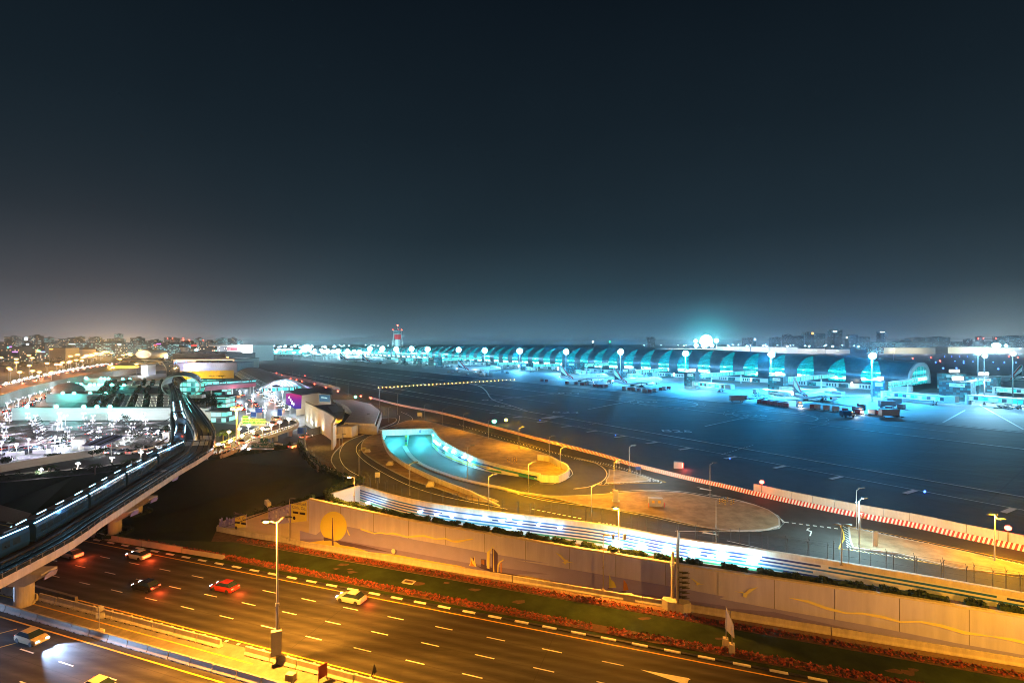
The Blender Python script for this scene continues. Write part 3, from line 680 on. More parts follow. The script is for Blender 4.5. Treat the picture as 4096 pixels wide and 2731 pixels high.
cols = ['tile_blue','tile_navy','tile_teal','tile_green','tile_yellow']
stripes(SW, STRS, [(kz(.05),.3,.97,[0,0,1]), (kz(-.5),.26,.95,[0,1]), (kz(-1.05),.3,.92,[0,0,1]), (kz(-1.6),.28,.85,[0,1,2]), (kz(-2.15),.32,.7,[2,3,3]), (kz(-2.7),.3,.6,[3,4,3]), (kz(-3.2),.4,.4,[4,3])], 'tile_stripe', -.02, 3, cols)
TLW = thing('trench_end_wall', 'pale wall closing the left end of the striped trench', 'wall', TR_L[0])
mb = MB(); a, b = TR_L; n = Vector((-(b-a).y,(b-a).x,0)).normalized()
mb.loft([[Vector((p.x,p.y,-3.6)), Vector((p.x,p.y,1.3)), Vector((p.x,p.y,1.3))+n*.5, Vector((p.x,p.y,-3.6))+n*.5] for p in (a,b)]); mb.build('wall_face', 'white_wall', TLW)
mb = MB(); tq = HW(46,-13.6,0); mb.loft([[Vector((p.x,p.y,-3.6)), Vector((p.x,p.y,1.2)), Vector((p.x+.4,p.y-.1,1.2)), Vector((p.x+.4,p.y-.1,-3.6))] for p in (tq, a)]); mb.build('side_wall', 'white_wall', TLW)
hedge('hedge', 'trimmed hedge along the left edge of the striped trench', [HW(46,-13.6,1.6), Vector((a.x-.8,a.y-.4,1.3)), G(1400,1935,.6), G(1455,1925,.3)], 1.5, 1.3, 'leaf', 60)
# trench wall lamps
li = 0
tl_px = [c6([p])[0] for p in ((640,255),(1130,340),(1285,362),(1430,380),(1575,392),(1730,405),(1900,420),(2070,438))]+[b1([p])[0] for p in ((385,335),(525,352),(670,368),(830,390))]
def on_path(px, path, off=0.0):
    best = None
    P = offs(path, off)
    for a, b in zip(P, P[1:]):
        xa, xb = CX+F*a.x/a.y, CX+F*b.x/b.y
        if (xa-px)*(xb-px) <= 0 and abs(xb-xa) > 1e-6:
            t = (px-xa)/(xb-xa); best = a.lerp(b, t); d = (b-a).normalized(); break
    return (best, d) if best else (P[0], (P[1]-P[0]).normalized())
for i, (x, y) in enumerate(tl_px):
    p, d = on_path(x, STRS, -.15); z = H-(y-HY)*p.y/F; p = Vector((p.x,p.y,z))
    t = thing('wall_lamp', f'{nth(i)} small white lamp from the left on the striped wall', 'lamp', p, 0, 'lamps on the striped wall')
    mb = MB(); mb.box(p, (.6,.18,.3), math.atan2(d.y,d.x)); mb.build('housing', 'steel', t)
    mb = MB(); mb.ball(p+Vector((0,-.25,0)), .34, sc=(1.3,.5,.6)); mb.build('bulb', 'lamp_white', t)
    if i % 2 == 0: light('POINT', p+Vector((.5,-3.6,.4)), (.50,.90,1), 330, .3, t)
hl_px = [b1([p])[0] for p in ((1262,528),(1445,546),(1645,570),(1845,588),(2052,606))]+[b2_([p])[0] for p in ((322,545),(525,575))]
for i, (x, y) in enumerate(hl_px):
    p, d = on_path(x, STRS, -.5); z = H-(y-HY)*p.y/F; p = Vector((p.x,p.y,z))
    t = thing('flood_lamp', f'{nth(i)} large bright oval lamp from the left low on the striped wall', 'lamp', p, 0, 'bright oval lamps in the trench')
    mb = MB(); mb.box(p+Vector((0,.3,0)), (1.1,.2,.6), math.atan2(d.y,d.x)); mb.build('housing', 'steel', t)
    mb = MB(); mb.ball(p, .85, 14, 8, sc=(1.15,.35,.62)); mb.build('bulb', 'lamp_flood', t)
    light('POINT', p+Vector((.2,-3.0,.6)), (.55,.92,1), 200, .4, t)
# ================================================================ JERSEY BARRIERS
def jersey(name, m, L_=4.0, hh=.95):
    t = thing(name, 'x', 'barrier'); mb = MB(); w = [(-.32,0),(-.32,.14),(-.14,.42),(-.10,hh),(.10,hh),(.14,.42),(.32,.14),(.32,0)]
    mb.sweep([Vector((-L_/2+.03,0,0)), Vector((L_/2-.03,0,0))], w); mb.build('block', m, t)
    for x_ in (-.9,.9): mb = MB(); mb.box((x_,-.325,.05), (.4,.02,.09)); mb.build('drain_slot', 'black_paint', t)
    return t
jb = jersey('jersey_barrier', 'concrete_light', 4.0, 1.0)
def row_block(proto, pts, label, group, first=False):
    used = first
    for p, a in pts:
        if not used: proto.location = p; proto.rotation_euler = (0,0,a); tag(proto, label, 'barrier', group); used = True
        else: dup(proto, p, a, label, group)
ptsA = []
for k in range(28):
    t = 11+k*4.05
    if 55.5 < t < 58.5: continue
    p = 18.0 if t > 20 else 18.0+(20-t)*.07
    ptsA.append((HW(t, p, -4.93), HANG+random.uniform(-.01,.01)))
row_block(jb, ptsA, 'pale concrete block of the upper barrier row between the carriageways', 'upper row of highway barriers')
jb2 = jersey('jersey_barrier', 'concrete', 3.6, .9)
ptsB = [(HW(-22+k*3.66, 21.7, -4.95), HANG+random.uniform(-.012,.012)) for k in range(38)]
row_block(jb2, ptsB, 'grey concrete block of the lower barrier row beside the box junction', 'lower row of highway barriers')
# low retaining kerb wall under the viaduct
mb = MB(); mb.sweep([HW(-30,16.9,-4.95), HW(-2,16.9,-4.95), HW(24,17.2,-4.95)], [(-.2,0),(-.2,1.2),(.2,1.2),(.2,0)]); tag(mb.build('kerb_wall', 'concrete_dark'), 'dark low wall along the highway beside the first viaduct pillar', 'wall')
for i, (a, b) in enumerate(((-3,4.8),(5,11),(11.2,21),(21.2,31))):
    mb = MB(); mb.sweep([HW(a+ .0,-1.0-.12*max(0,(a-5)*.3),-4.97), HW(b,-1.0-.12*max(0,(b-5)*.3),-4.97)], [(-.3,0),(-.12,1.0 if i < 3 else .8),(.12,1.0 if i < 3 else .6),(.3,0)])
    tag(mb.build('concrete_barrier', 'concrete'), f'{nth(i)} weathered concrete barrier from the left below the viaduct hedges', 'barrier')
# ================================================================ POLES
def pole_thing(base, h, label, kind='airside', yaw=0.0, lit=None, power=0, r=.09, group=None, arm=1.2):
    base = Vector(base); t = thing('street_lamp', label, 'street lamp', base, 0, group)
    mb = MB(); mb.cyl(base, base+Vector((0,0,h)), r*1.25, r*.75, 8); mb.cyl(base, base+Vector((0,0,.5)), r*1.7, r*1.7, 8); mb.build('pole', 'pole_grey', t, smooth=True)
    top = base+Vector((0,0,h)); d = Vector((math.cos(yaw), math.sin(yaw), 0))
    mb = MB(); mb.cyl(top-Vector((0,0,.1)), top+d*arm+Vector((0,0,.25)), .05, .04, 6); mb.build('arm', 'pole_grey', t)
    mb = MB(); mb.box(top+d*(arm+.4)+Vector((0,0,.28)), (1.0,.4,.18), yaw); mb.build('lamp_head', 'steel_dark', t)
    if lit:
        mb = MB(); mb.ball(top+d*(arm+.4)+Vector((0,0,.14)), .3, 10, 6, sc=(1.1,1,.5)); mb.build('bulb', lit, t)
        if power: light('POINT', top+d*(arm+.4)+Vector((0,0,-.35)), SOD if 'sod' in lit else (.6,.9,1), power, .35, t)
    return t
air = [(1590,1658,1573),(1518,1633,1552),(1697,1680,1620),(1771,1703,1637),(1555,1690,1629),(1459,1728,1658),(1370,1777,1699),(1393,1586,1531),(1345,1570,1520),(1313,1555,1512),(1263,1540,1503),(1228,1528,1497),(1198,1520,1490),(1170,1512,1484),
 (1855,1729,1656),(1954,1757,1682),(2076,1794,1712),(2197,1841,1747),(2241,1888,1794),(1870,1912,1787),(2114,1972,1855),(1955,2042,1904),(1639,1981,1855),(1436,1923,1799),(2366,2100,1946),(2517,1893,1786),(2456,1975,1849),(2840,1991,1856),(2864,2174,1998),(3426,2120,1959),(3436,2191,2001),(1357,1833,1741)]
air.sort()
for i, (x, b, tp) in enumerate(air):
    p = G(x, b); h = (b-tp)*p.y/F
    orange = i % 3 == 1 and x < 2900
    t = pole_thing(p, h, f'{nth(i)} slim grey lamp pole from the left along the airside service roads', yaw=R(20), r=.07, group='slim poles beside the airside roads', arm=.9)
# warm fill lights added at the unlit poles of the service roads
for i, (x, y) in enumerate([(1240,1560),(1330,1600),(1470,1650),(1650,1690),(1850,1760),(2060,1850),(2330,1900),(2520,1990),(2700,2040),(1560,1830),(1700,1930),(1420,1850),(1560,1960)]):
    pass
def warm(px, py, h, pw, name='lamp_light', c=SOD): p = G(px, py); light('POINT', (p.x,p.y,h), c, pw, .4, name=name)
AIRFILL = [(1313,1555,900),(1393,1586,900),(1518,1633,900),(1697,1680,900),(1855,1729,1100),(2076,1794,2600),(2241,1888,1900),(2114,1972,2600),(1955,2042,1500),(1639,1981,700),(1436,1923,700),(1370,1777,700),(2366,2100,2000),(2456,1975,2400)]
for x, y, pw in AIRFILL:
    warm(x, y-3, 8.5, pw*3.4)
# cool-lit right part, yellow-lit end
# ---- foreground lamps
def bigpole(px, pyb, z, pytop, label, heads, box=True, lit=(True,), power=0, plinth=False, r=.16):
    base = G(px, pyb, z); h = (H-(pytop-HY)*base.y/F)-z
    t = thing('street_lamp', label, 'street lamp', base)
    mb = MB(); mb.cyl(base, base+Vector((0,0,h*.42)), r*1.15, r, 12); mb.cyl(base+Vector((0,0,h*.42)), base+Vector((0,0,h)), r*.85, r*.6, 12); mb.cyl(base+Vector((0,0,h*.42-.2)), base+Vector((0,0,h*.42+.1)), r*1.5, r*1.5, 12)
    mb.cyl(base, base+Vector((0,0,.12)), r*2.4, r*2.4, 12); mb.build('pole', 'pole_grey', t, smooth=False)
    top = base+Vector((0,0,h))
    for (dx, dz, on) in heads:
        e = top+Vector((dx, -.2, dz)); mb = MB(); mb.cyl(top-Vector((0,0,.2)), e, .06, .05, 8); mb.build('arm', 'pole_grey', t)
        mb = MB(); s = 1 if dx > 0 else -1; mb.loft([[e+Vector((s*a, w, q)) for w, q in ((-.2*k,0),(-.14*k,.16*k),(.14*k,.16*k),(.2*k,0),(0,-.07*k))] for a, k in ((-.1,.5),(.3,1),(.8,1),(1.15,.4))]); mb.build('lamp_head', 'steel_dark', t)
        if on:
            mb = MB(); mb.ball(e+Vector((s*.5,-.03,-.08)), .30, 12, 8, sc=(1.25,.9,.55)); mb.build('bulb', 'lamp_sodium', t)
            if power: q = e+Vector((s*.5,-.2,-.55)); light('SPOT', q, SODF, power*1.35, .3, t, target=q+Vector((0,0,-9)), spot=152, blend=.45); light('POINT', q, SODF, power*.3, .3, t)
    return t, base, top
L1, B1_, T1 = bigpole(1109, 2652, -4.93, 2085, 'tall twin-armed street lamp with one lit head beside the median sign box', [(-.75,.15,True),(.75,.55,False)], power=56000)
# light box sign on the lamp
sb = thing('light_box_sign', 'white upright advert box hanging on the tall street lamp', 'sign', B1_+Vector((0,0,2.2)))
c = B1_+Vector((.05,-.35,2.75)); mb = MB(); mb.box(c, (1.15,.62,2.9), .45); mb.build('casing', 'box_grey', sb)
mb = MB(); Tm = Matrix.Translation(c) @ Matrix.Rotation(.45,4,'Z'); mb.add([Tm @ Vector(q) for q in ((-.52,-.32,-1.35),(.52,-.32,-1.35),(.52,-.32,1.35),(-.52,-.32,1.35))], [(0,1,2,3)]); mb.build('panel', 'white_wall', sb)
bigpole(1417, 2037, 2.6, 1905, 'single yellow-lit lamp rising from the hedge above the painted sun', [(-.35,.0,True)], power=5200, r=.1)
t4, b4, tp4 = bigpole(2475, 2206, 1.55, 2030, 'yellow lit lamp with two small spotlights at half height behind the hedge', [(-.05,.1,True)], power=11000, r=.09)
for s in (-1, 1):
    mb = MB(); e = b4+Vector((s*.75, -.1, 2.1)); mb.cyl(b4+Vector((0,0,1.8)), e, .05, n=6); mb.box(e+Vector((s*.1,-.1,.3)), (.4,.35,.75), s*.4); mb.build('spotlight', 'steel', t4)
bigpole(1158, 2162, -4.0, 1995, 'thin unlit lamp pole standing on the barrier before the advert wall', [(.2,.1,False)], r=.08)
bigpole(2413, 2358, -4.0, 2140, 'thin dark lamp pole standing on a plinth below the mural', [(.02,.05,False)], r=.08)
mb = MB(); mb.prism([HW(101.5+a,-10.75+b) for a, b in ((-.9,0),(-.4,-.7),(.4,-.7),(.9,0))], -4.97, -3.95); tag(mb.build('plinth', 'concrete_light'), 'concrete plinth under the thin dark lamp pole', 'plinth')
bigpole(3366, 2260, .9, 2098, 'yellow pole with two dark lamp heads on the parapet', [(-.3,.1,False),(.3,.0,False)], r=.09)
bigpole(3979, 2246, 0, 2058, 'yellow-lit lamp pole on the sand near the red beacon', [(-.35,.1,False),(.3,-.6,False)], r=.1)
# unseen highway lamp added for its light (further along the same median)
for i, t in enumerate((160,)):
    b = HW(t, 19.8, -4.93) if t > 0 else HW(t, 19.5, -4.93)
    L_ = thing('street_lamp', 'tall street lamp further along the highway median', 'street lamp', b); mb = MB(); mb.cyl(b, b+Vector((0,0,17.8)), .18, .1, 10); mb.build('pole', 'pole_grey', L_)
    mb = MB(); mb.ball(b+Vector((-.8,.5,17.6)), .3); mb.build('bulb', 'lamp_sodium', L_); light('POINT', b+Vector((0,1.0,17.2)), SODF, 36000, .3, L_)
# cool lamp by the red and white barrier (lit head on the double pole)
p = G(3436, 2191); light('POINT', (p.x-.8, p.y-.3, 7.6), (.50,.92,1), 7500, .35)
p = G(2700, 1900); light('POINT', (p.x-6, p.y-4, 8.5), (.45,.85,1), 3300, .35)
p = G(3979, 2246); light('POINT', (p.x, p.y-.8, 7.0), SOD, 9000, .35)
p = HW(150,-3); light('POINT', (p.x, p.y, 10), SOD, 6000, .35)
# ---- billboard seen edge-on
bb = G(2700, 2424, -4.9); B = thing('billboard', 'large billboard seen edge-on on a tubular post at the mural', 'billboard', bb)
mb = MB(); pl = [HW((bb-P0).dot(HT)+a, -10.75+b) for a, b in ((-1.8,.2),(-1,.9),(1.2,.9),(2.2,.1),(1.9,-.6),(-1.6,-.6))]; mb.prism(pl, -4.97, -3.6); mb.build('plinth', 'concrete_light', B)
zt = H-(2158-HY)*bb.y/F; zb = H-(2405-HY)*bb.y/F
mb = MB(); mb.cyl((bb.x-.35,bb.y,-3.7), (bb.x-.35,bb.y,3.2), .28, .22, 12); mb.cyl((bb.x-.35,bb.y,1.0), (bb.x-.35,bb.y,1.3), .34, .34, 12); mb.build('post', 'concrete_light', B, smooth=False)
e = Vector((.335,.942,0)); face = Vector((.942,-.335,0)); cc = Vector((bb.x+.45,bb.y+.6,(zt+zb)/2))
mb = MB(); pp = [cc+e*s*3.6+face*o+Vector((0,0,z)) for s in (-1,) for o in (0,) for z in (0,)]
hh = (zt-zb)/2
def bq(a0, a1, o0, o1, z0, z1, m_): m_.loft([[cc+e*a+face*o0+Vector((0,0,z0)), cc+e*a+face*o1+Vector((0,0,z0)), cc+e*a+face*o1+Vector((0,0,z1)), cc+e*a+face*o0+Vector((0,0,z1))] for a in (a0,a1)])
mb = MB(); bq(-3.0, 3.4, 0, .12, -hh+.8, hh, mb); mb.build('panel', 'white_wall', B)
mb = MB()
for k in range(5): bq(-2.6+k*1.4, -2.5+k*1.4, .12, .35, -hh+.6, hh-.2, mb)
for k in range(5): bq(-3, 3.4, .2, .32, -hh+1+k*1.6, -hh+1.12+k*1.6, mb)
mb.build('frame', 'steel', B)
mb = MB()
for k in range(6):
    z = -3.4+k*.72; mb.box(Vector((bb.x+1.35,bb.y-.1,z)), (1.5,.12,.12), .1); mb.box(Vector((bb.x+1.6,bb.y-.1,z-.16)), (1.2,.35,.06), .1)
for a in (.7,1.0,1.9): mb.cyl((bb.x+a,bb.y-.1,-3.9), (bb.x+a,bb.y-.1,.4), .04, n=6)
mb.build('service_ladder', 'steel_dark', B)
# triangular sign frame in the grass, lower right
s0 = G(2925, 2610, -4.95); S = thing('road_sign', 'steel sign frame seen edge-on with two stacked concrete feet in the lawn', 'sign', s0)
mb = MB(); mb.box(s0+Vector((.02,-.1,.6)), (.75,.8,1.25), HANG, taper=.9); mb.box(s0+Vector((-.15,1.3,.55)), (.7,.7,1.15), HANG, taper=.9); mb.build('foot', 'concrete_light', S)
mb = MB(); 
for q in (Vector((.05,-.1,0)), Vector((-.12,1.2,0))): mb.cyl(s0+q+Vector((0,0,1)), s0+q+Vector((0,0,4.6 if q.x < 0 else 3.3)), .07, n=8)
mb.build('post', 'steel', S)
mb = MB(); mb.extr([s0+Vector((-.16,1.5,2.2)), s0+Vector((.08,-.6,2.2)), s0+Vector((.06,-.4,3.8)), s0+Vector((-.14,1.2,5.2))], (.08,.02,0)); mb.build('sign_plate', 'box_grey', S)
# sign with plinth on the median, left; bottom signs
s0 = G(397, 2536, -4.93); S = thing('road_sign', 'back of a round and square road sign on a concrete cube between the barrier rows', 'sign', s0)
mb = MB(); mb.box(s0+Vector((0,0,.3)), (1.0,.8,.6), HANG); mb.build('foot', 'concrete_light', S); mb = MB(); mb.cyl(s0, s0+Vector((0,0,3.6)), .05, n=8); mb.build('post', 'steel', S)
mb = MB(); c = s0+Vector((.05,.08,3.4)); mb.cyl(c, c+Vector((-.02,.05,0)), .42, n=18); mb.build('sign_plate', 'box_grey', S)
mb = MB(); mb.box(s0+Vector((.05,.08,2.45)), (1.0,.05,.75), .25); mb.build('sign_plate', 'box_grey', S)
s0 = G(1290, 2722, -4.9); S = thing('road_sign', 'dark framed panel seen from behind at the end of the upper barrier row', 'sign', s0)
mb = MB(); mb.box(s0+Vector((.05,0,1.2)), (1.1,.08,1.5), .9); mb.build('sign_plate', 'box_maroon', S); mb = MB()
for a in (-.3,.35): mb.cyl(s0+Vector((a,a*1.2,0)), s0+Vector((a,a*1.2,1.9)), .05, n=6)
mb.build('post', 'steel_dark', S)
s0 = G(1163, 2716, -4.93); mb = MB(); mb.box(s0+Vector((0,0,.35)), (1.05,.7,.75), HANG+.1, taper=.96); tag(mb.build('concrete_cube', 'concrete_light'), 'loose concrete cube in front of the upper barrier row near the lamp', 'block')
s0 = G(1494, 2724, -4.93); S = thing('road_sign', 'small dark pointed sign on a thin post at the picture bottom edge', 'sign', s0); mb = MB(); mb.extr([s0+Vector((-.3,0,.6)), s0+Vector((.3,.3,.9)), s0+Vector((.2,.2,1.5)), s0+Vector((.05,.1,2.0))], (0,.05,0)); mb.build('sign_plate', 'steel_dark', S); mb = MB(); mb.cyl(s0, s0+Vector((0,0,1)), .04, n=6); mb.build('post', 'steel', S)
# ================================================================ AIRSIDE ROADS
def island(px, name='sand_island', m='sand', z=.16, kerb=True):
    pts = smoothpath([G(x, y, z) for x, y in px]+[G(*px[0], z)], 2.5)[:-1]
    vs, fs = fillpoly(pts); mb = MB(); mb.add(vs, fs); o = mb.build(name, m, fix=False)
    for p in o.data.polygons:
        if p.normal.z < 0: p.flip()
    struct(o)
    if kerb: mb = MB(); q = pts+[pts[0]]; mb.sweep(q, [(-.15,-.16),(-.15,.02),(.15,.02),(.15,-.16)], caps=False); struct(mb.build('kerb', 'concrete'))
    return pts
c8 = lambda L_: [(1300+x/2.138, 1600+y/2.138) for x, y in L_]
b3 = lambda L_: [(2300+x/2.138, 1650+y/2.138) for x, y in L_]
island(c8([(478,282),(400,300),(345,330),(312,385),(325,440),(420,512),(560,592),(750,682),(1000,762),(1250,850),(1420,872),(1480,862),(1440,845),(1290,800),(1000,690),(810,605),(680,545),(550,455),(492,345)]))
island(c8([(560,225),(640,195),(720,172),(800,172),(900,185),(1100,240),(1400,320),(1700,400),(1900,465),(2000,515),(2085,590),(2080,650),(1990,685),(1850,645),(1700,612),(1500,566),(1300,506),(1100,410),(985,335),(925,255),(900,232),(720,240)]))
island(c8([(1560,778),(1700,785),(1800,800),(1900,815)])+b3([(0,708),(300,690),(600,672),(900,682),(1150,722),(1450,768),(1650,828),(1745,905),(1748,960),(1640,995),(1300,1002),(1000,950),(700,880),(400,830),(100,792)])+c8([(2000,840),(1800,810)]))
island(b3([(292,484),(420,500),(640,568),(615,582),(450,590),(268,596),(290,540)]))
island(b2_([(1172,348),(1400,398),(1900,502),(2352,606),(2700,690),(2700,745),(2352,672),(1900,622),(1500,522),(1200,488),(1182,440)]), m='paving_brick' if False else 'sand')
island([(1219,1755),(1300,1728),(1400,1722),(1460,1695),(1530,1672),(1580,1672),(1575,1690),(1480,1728),(1400,1758),(1345,1800),(1325,1840),(1345,1880),(1300,1865),(1235,1820)], m='soil')
# markings near the loops
mb = MB(); Z = .02
def mk(px, w=.16, z=Z, sm=True):
    pts = [G(x, y, z) for x, y in px]; flat(mb, smoothpath(pts, 2.5) if sm else pts, w)
mk(c8([(650,100),(745,150),(700,210),(560,250),(400,300),(290,370),(270,440),(340,520),(480,610),(700,720),(950,805),(1300,880),(1560,930)]), .2)
mk(c8([(640,130),(620,200),(520,240),(330,290),(180,360),(125,460),(170,570),(300,650)]), .2)
mk(c8([(1835,712),(1950,715),(2050,680),(2120,630),(2090,580)]), .2); mk(c8([(2125,757),(2250,740),(2352,710)])+b3([(100,640),(230,590),(275,520),(230,460),(120,410),(0,380)]), .2)
mk(c8([(1560,778),(1760,830),(1960,870),(2352,915)])+b3([(200,810),(600,880),(1000,965),(1400,1012),(1680,1000),(1785,945),(1740,880),(1600,810),(1350,738),(1100,700),(900,672),(600,660),(300,680)]), .18)
mk(b2_([(0,375),(560,378),(700,358),(738,315),(690,270),(600,220),(440,170),(220,125)]), .2)
mk(b2_([(350,440),(900,560),(1500,660),(2352,800)]), .16)
for k in range(22): 
    x = 1140+k*52; y = 905+k*24.5*.62
def dashpx(a, b, n, w, frac=.55):
    for k in range(n):
        t0, t1 = k/n, (k+frac)/n; p = [G(a[0]+(b[0]-a[0])*t, a[1]+(b[1]-a[1])*t, Z) for t in (t0, t1)]; flat(mb, p, w)
dashpx(*[b2_([q])[0] for q in ((740,315),(1120,362))], 8, .45)
dashpx(*[c8([q])[0] for q in ((1770,930),(2210,1015))], 10, .5)
dashpx(*[b3([q])[0] for q in ((200,938),(360,962))], 5, .4)
# arrows
def arrow(pts): mb.poly([G(x,y,Z) for x,y in pts])
arrow(b2_([(905,408),(915,380),(885,370),(888,362),(925,378),(915,408)])); arrow(b2_([(885,375),(890,358),(912,354)]))
arrow(b2_([(130,375),(215,372),(195,380),(295,400),(290,403),(180,388),(190,382)])); arrow(b2_([(145,78),(248,100),(240,103),(165,92),(170,86)]))
arrow(c8([(665,100),(700,108),(712,112),(690,106)]))
# hatch teeth
for a, b, n, side in (((1176,350),(1210,480),9,0),):
    for k in range(n):
        x0, y0 = a[0]-40+k*3.5, a[1]-8+k*17; x1, y1 = a[0]+4+k*1.2, y0+26
        flat(mb, [G(*b2_([(x0-5,y0)])[0], Z), G(*b2_([(x1,y1)])[0], Z)], .14)
for k in range(30):
    t = k/29; x = 1200+t*1100; y = 500+t*165; flat(mb, [G(*b2_([(x,y)])[0], Z), G(*b2_([(x+32,y+14)])[0], Z)], .14)
    x = 1250+t*1100; y = 358+t*240; flat(mb, [G(*b2_([(x,y)])[0], Z), G(*b2_([(x+26,y+10)])[0], Z)], .14)
for k in range(34):
    t = k/33; x = 0+t*740; y = 385+t*205 - 30*math.sin(t*3.1); flat(mb, [G(*b3([(x,y)])[0], Z), G(*b3([(x-9,y+13)])[0], Z)], .2)
for k in range(16):
    t = k/15; x = 220+t*480; y = 612-t*26; flat(mb, [G(*b3([(x,y)])[0], Z), G(*b3([(x+12,y-12)])[0], Z)], .2)
for k in range(45):
    t = k/44; x = 1150+t*1202; y = 205+t*335+18*math.sin(t*3.1); flat(mb, [G(*c8([(x,y)])[0], Z), G(*c8([(x+6,y+9)])[0], Z)], .2)
struct(mb.build('road_marking_white', 'white_paint', fix=False))
mb = MB()
mk(b3([(0,388),(250,450),(480,520),(775,592),(500,602),(180,622)]), .16); mk(b3([(0,380),(120,412),(220,455),(270,520),(230,585),(100,640),(0,652)]), .14)
mk(b2_([(1112,335),(1135,385),(1140,430),(1105,495),(1200,505),(1600,570),(2100,655),(2352,690)]), .2); mk(b2_([(1130,335),(1400,385),(1900,490),(2352,585)]), .16)
mk(c8([(1550,775),(1750,812),(1960,858),(2150,880),(2352,905)]), .14)
mk(c8([(850,160),(1150,215),(1500,300),(1900,425),(2352,545)]), .12)
struct(mb.build('road_marking_yellow', 'yellow_paint', fix=False))
# ---------------------------------------------------------------- sunken tunnel ramp
def rampz(p): return ZR(p.y)
RM_l = RL; RM_r = RR
n_ = 40
def at(path, t):
    Ls = [0]
    for a, b in zip(path, path[1:]): Ls.append(Ls[-1]+(b-a).length)
    s = t*Ls[-1]
    for i in range(len(path)-1):
        if s <= Ls[i+1]+1e-9: return path[i].lerp(path[i+1], (s-Ls[i])/max(1e-6, Ls[i+1]-Ls[i]))
    return path[-1].copy()
mb = MB(); rings = []
for k in range(n_+1):
    a, b = at(RL, k/n_), at(RR, k/n_); z = -5*max(0, 1-k/(n_*.93)); rings.append([Vector((a.x,a.y,z-.01 if z < 0 else .01)), Vector((b.x,b.y,z-.01 if z < 0 else .01))])
a0, b0 = RL[0], RR[0]; back = Vector((-.30,.954,0))*26
rings.insert(0, [Vector((a0.x,a0.y,-5.01))+back, Vector((b0.x,b0.y,-5.01))+back])
mb.loft(rings, closed=False); struct(mb.build('ramp_road', 'asphalt', fix=False))
def ringz(k): return rings[k+1][0].z
mb = MB(); rm = []
for k in range(n_+1):
    a, b = at(RL, k/n_), at(RR, k/n_); c = a.lerp(b, .45); d = (b-a).normalized()*.75; z = ringz(k); rm.append([c-d+Vector((0,0,z-.05)), c-d+Vector((0,0,z+.2)), c+d+Vector((0,0,z+.2)), c+d+Vector((0,0,z-.05))])
mb.loft(rm); struct(mb.build('median_strip', 'concrete'))
fzr = lambda P: (lambda p: -5.2)
RWL = thing('ramp_wall', 'low curved concrete wall on the near side of the sunken tunnel ramp', 'wall', RL[8]); mb = MB()
mb.loft([[Vector((a.x,a.y,-5.3)), Vector((a.x,a.y,1.2 if k < n_*.9 else 1.2-(k-n_*.9)*.25)), Vector((b.x,b.y,1.2 if k < n_*.9 else 1.2-(k-n_*.9)*.25)), Vector((b.x,b.y,-5.3))] for k, (a, b) in enumerate(zip([at(RL,j/n_) for j in range(n_+1)], offs([at(RL,j/n_) for j in range(n_+1)], -.45)))]); mb.build('wall_face', 'concrete_light', RWL)
RWR = thing('ramp_wall', 'tall curved ramp wall with blue, green and yellow tile stripes by the tunnel mouth', 'wall', RR[8]); mb = MB()
PR = [at(RR,j/n_) for j in range(n_+1)]
mb.loft([[Vector((a.x,a.y,-5.3)), Vector((a.x,a.y,1.6)), Vector((b.x,b.y,1.6)), Vector((b.x,b.y,-5.3))] for a, b in zip(PR, offs(PR, .45))]); mb.build('wall_face', 'tile_white', RWR)
mb = MB(); mb.loft([[Vector((a.x,a.y,1.0)), Vector((a.x,a.y,1.75)), Vector((b.x,b.y,1.75)), Vector((b.x,b.y,1.0))] for a, b in zip(offs(PR,-.06), offs(PR, .5))]); mb.build('parapet', 'concrete_light', RWR)
PRr = resample(PR, 1.0); zf_ = lambda o_: (lambda k: min(.55, -5*max(0, 1-(k/max(1,len(PRr)-1))/.93)+o_))
stripes(RWR, PR, [(kz(.5),.25,.9,[0,1]), (kz(0),.25,.8,[0,2,1]), (kz(-.55),.3,.6,[1,3,0])]+[(zf_(o_),.45,dn,cl) for o_, dn, cl in ((.2,.75,[4,4,3]),(.8,.6,[3,4]),(1.4,.6,[3,2,1]))], 'tile_stripe', -.06, 5, ['tile_blue','tile_navy','tile_teal','tile_green','tile_yellow'], 3, 9)
# far-end loop wall
lw = smoothpath([G(x,y,1.9) for x,y in c8([(1835,632),(1920,640),(2000,640),(2060,615),(2092,578),(2060,535),(1990,505),(1930,475),(1880,465),(1820,460)])], 2); lw = [Vector((p.x,p.y,0)) for p in lw]
wallthing('loop_wall', 'cream curved wall wrapping the tip of the sand island', 'wall', lw, .4, -.1, lambda p: 1.75, 'concrete_light')
# portal
PT = thing('tunnel_portal', 'wide tunnel portal glowing turquoise at the end of the sunken ramp', 'tunnel', Vector((a0.x,a0.y,-5)))
d = (b0-a0).normalized(); W = (b0-a0).length; n = Vector((-d.y,d.x,0))
def PQ(s, z, o=0.0): return a0+d*s+n*o+Vector((0,0,z))
mb = MB(); mb.loft([[PQ(s,z,o) for z, o in ((-.7,0),(1.5,0),(1.5,1.2),(-.7,1.2))] for s in (-1.2, W+.8)]); mb.build('lintel', 'concrete_light', PT)
mb = MB(); mb.loft([[PQ(s,z,o) for z, o in ((-5.1,.3),(-.7,.3),(-.7,24),(-5.1,24))] for s in (W*.46, W*.5)]); mb.build('pier', 'tile_green', PT)
mb = MB()
for k, mm in enumerate((0,1,2,1,0)): z = -4.9+k*.85; mb.loft([[PQ(s,z,.26), PQ(s,z+.6,.26), PQ(s,z+.6,.29), PQ(s,z,.29)] for s in (W*.455, W*.505)], mi=mm)
mb.build('tile_stripe', ['tile_yellow','tile_green','tile_navy'], PT)
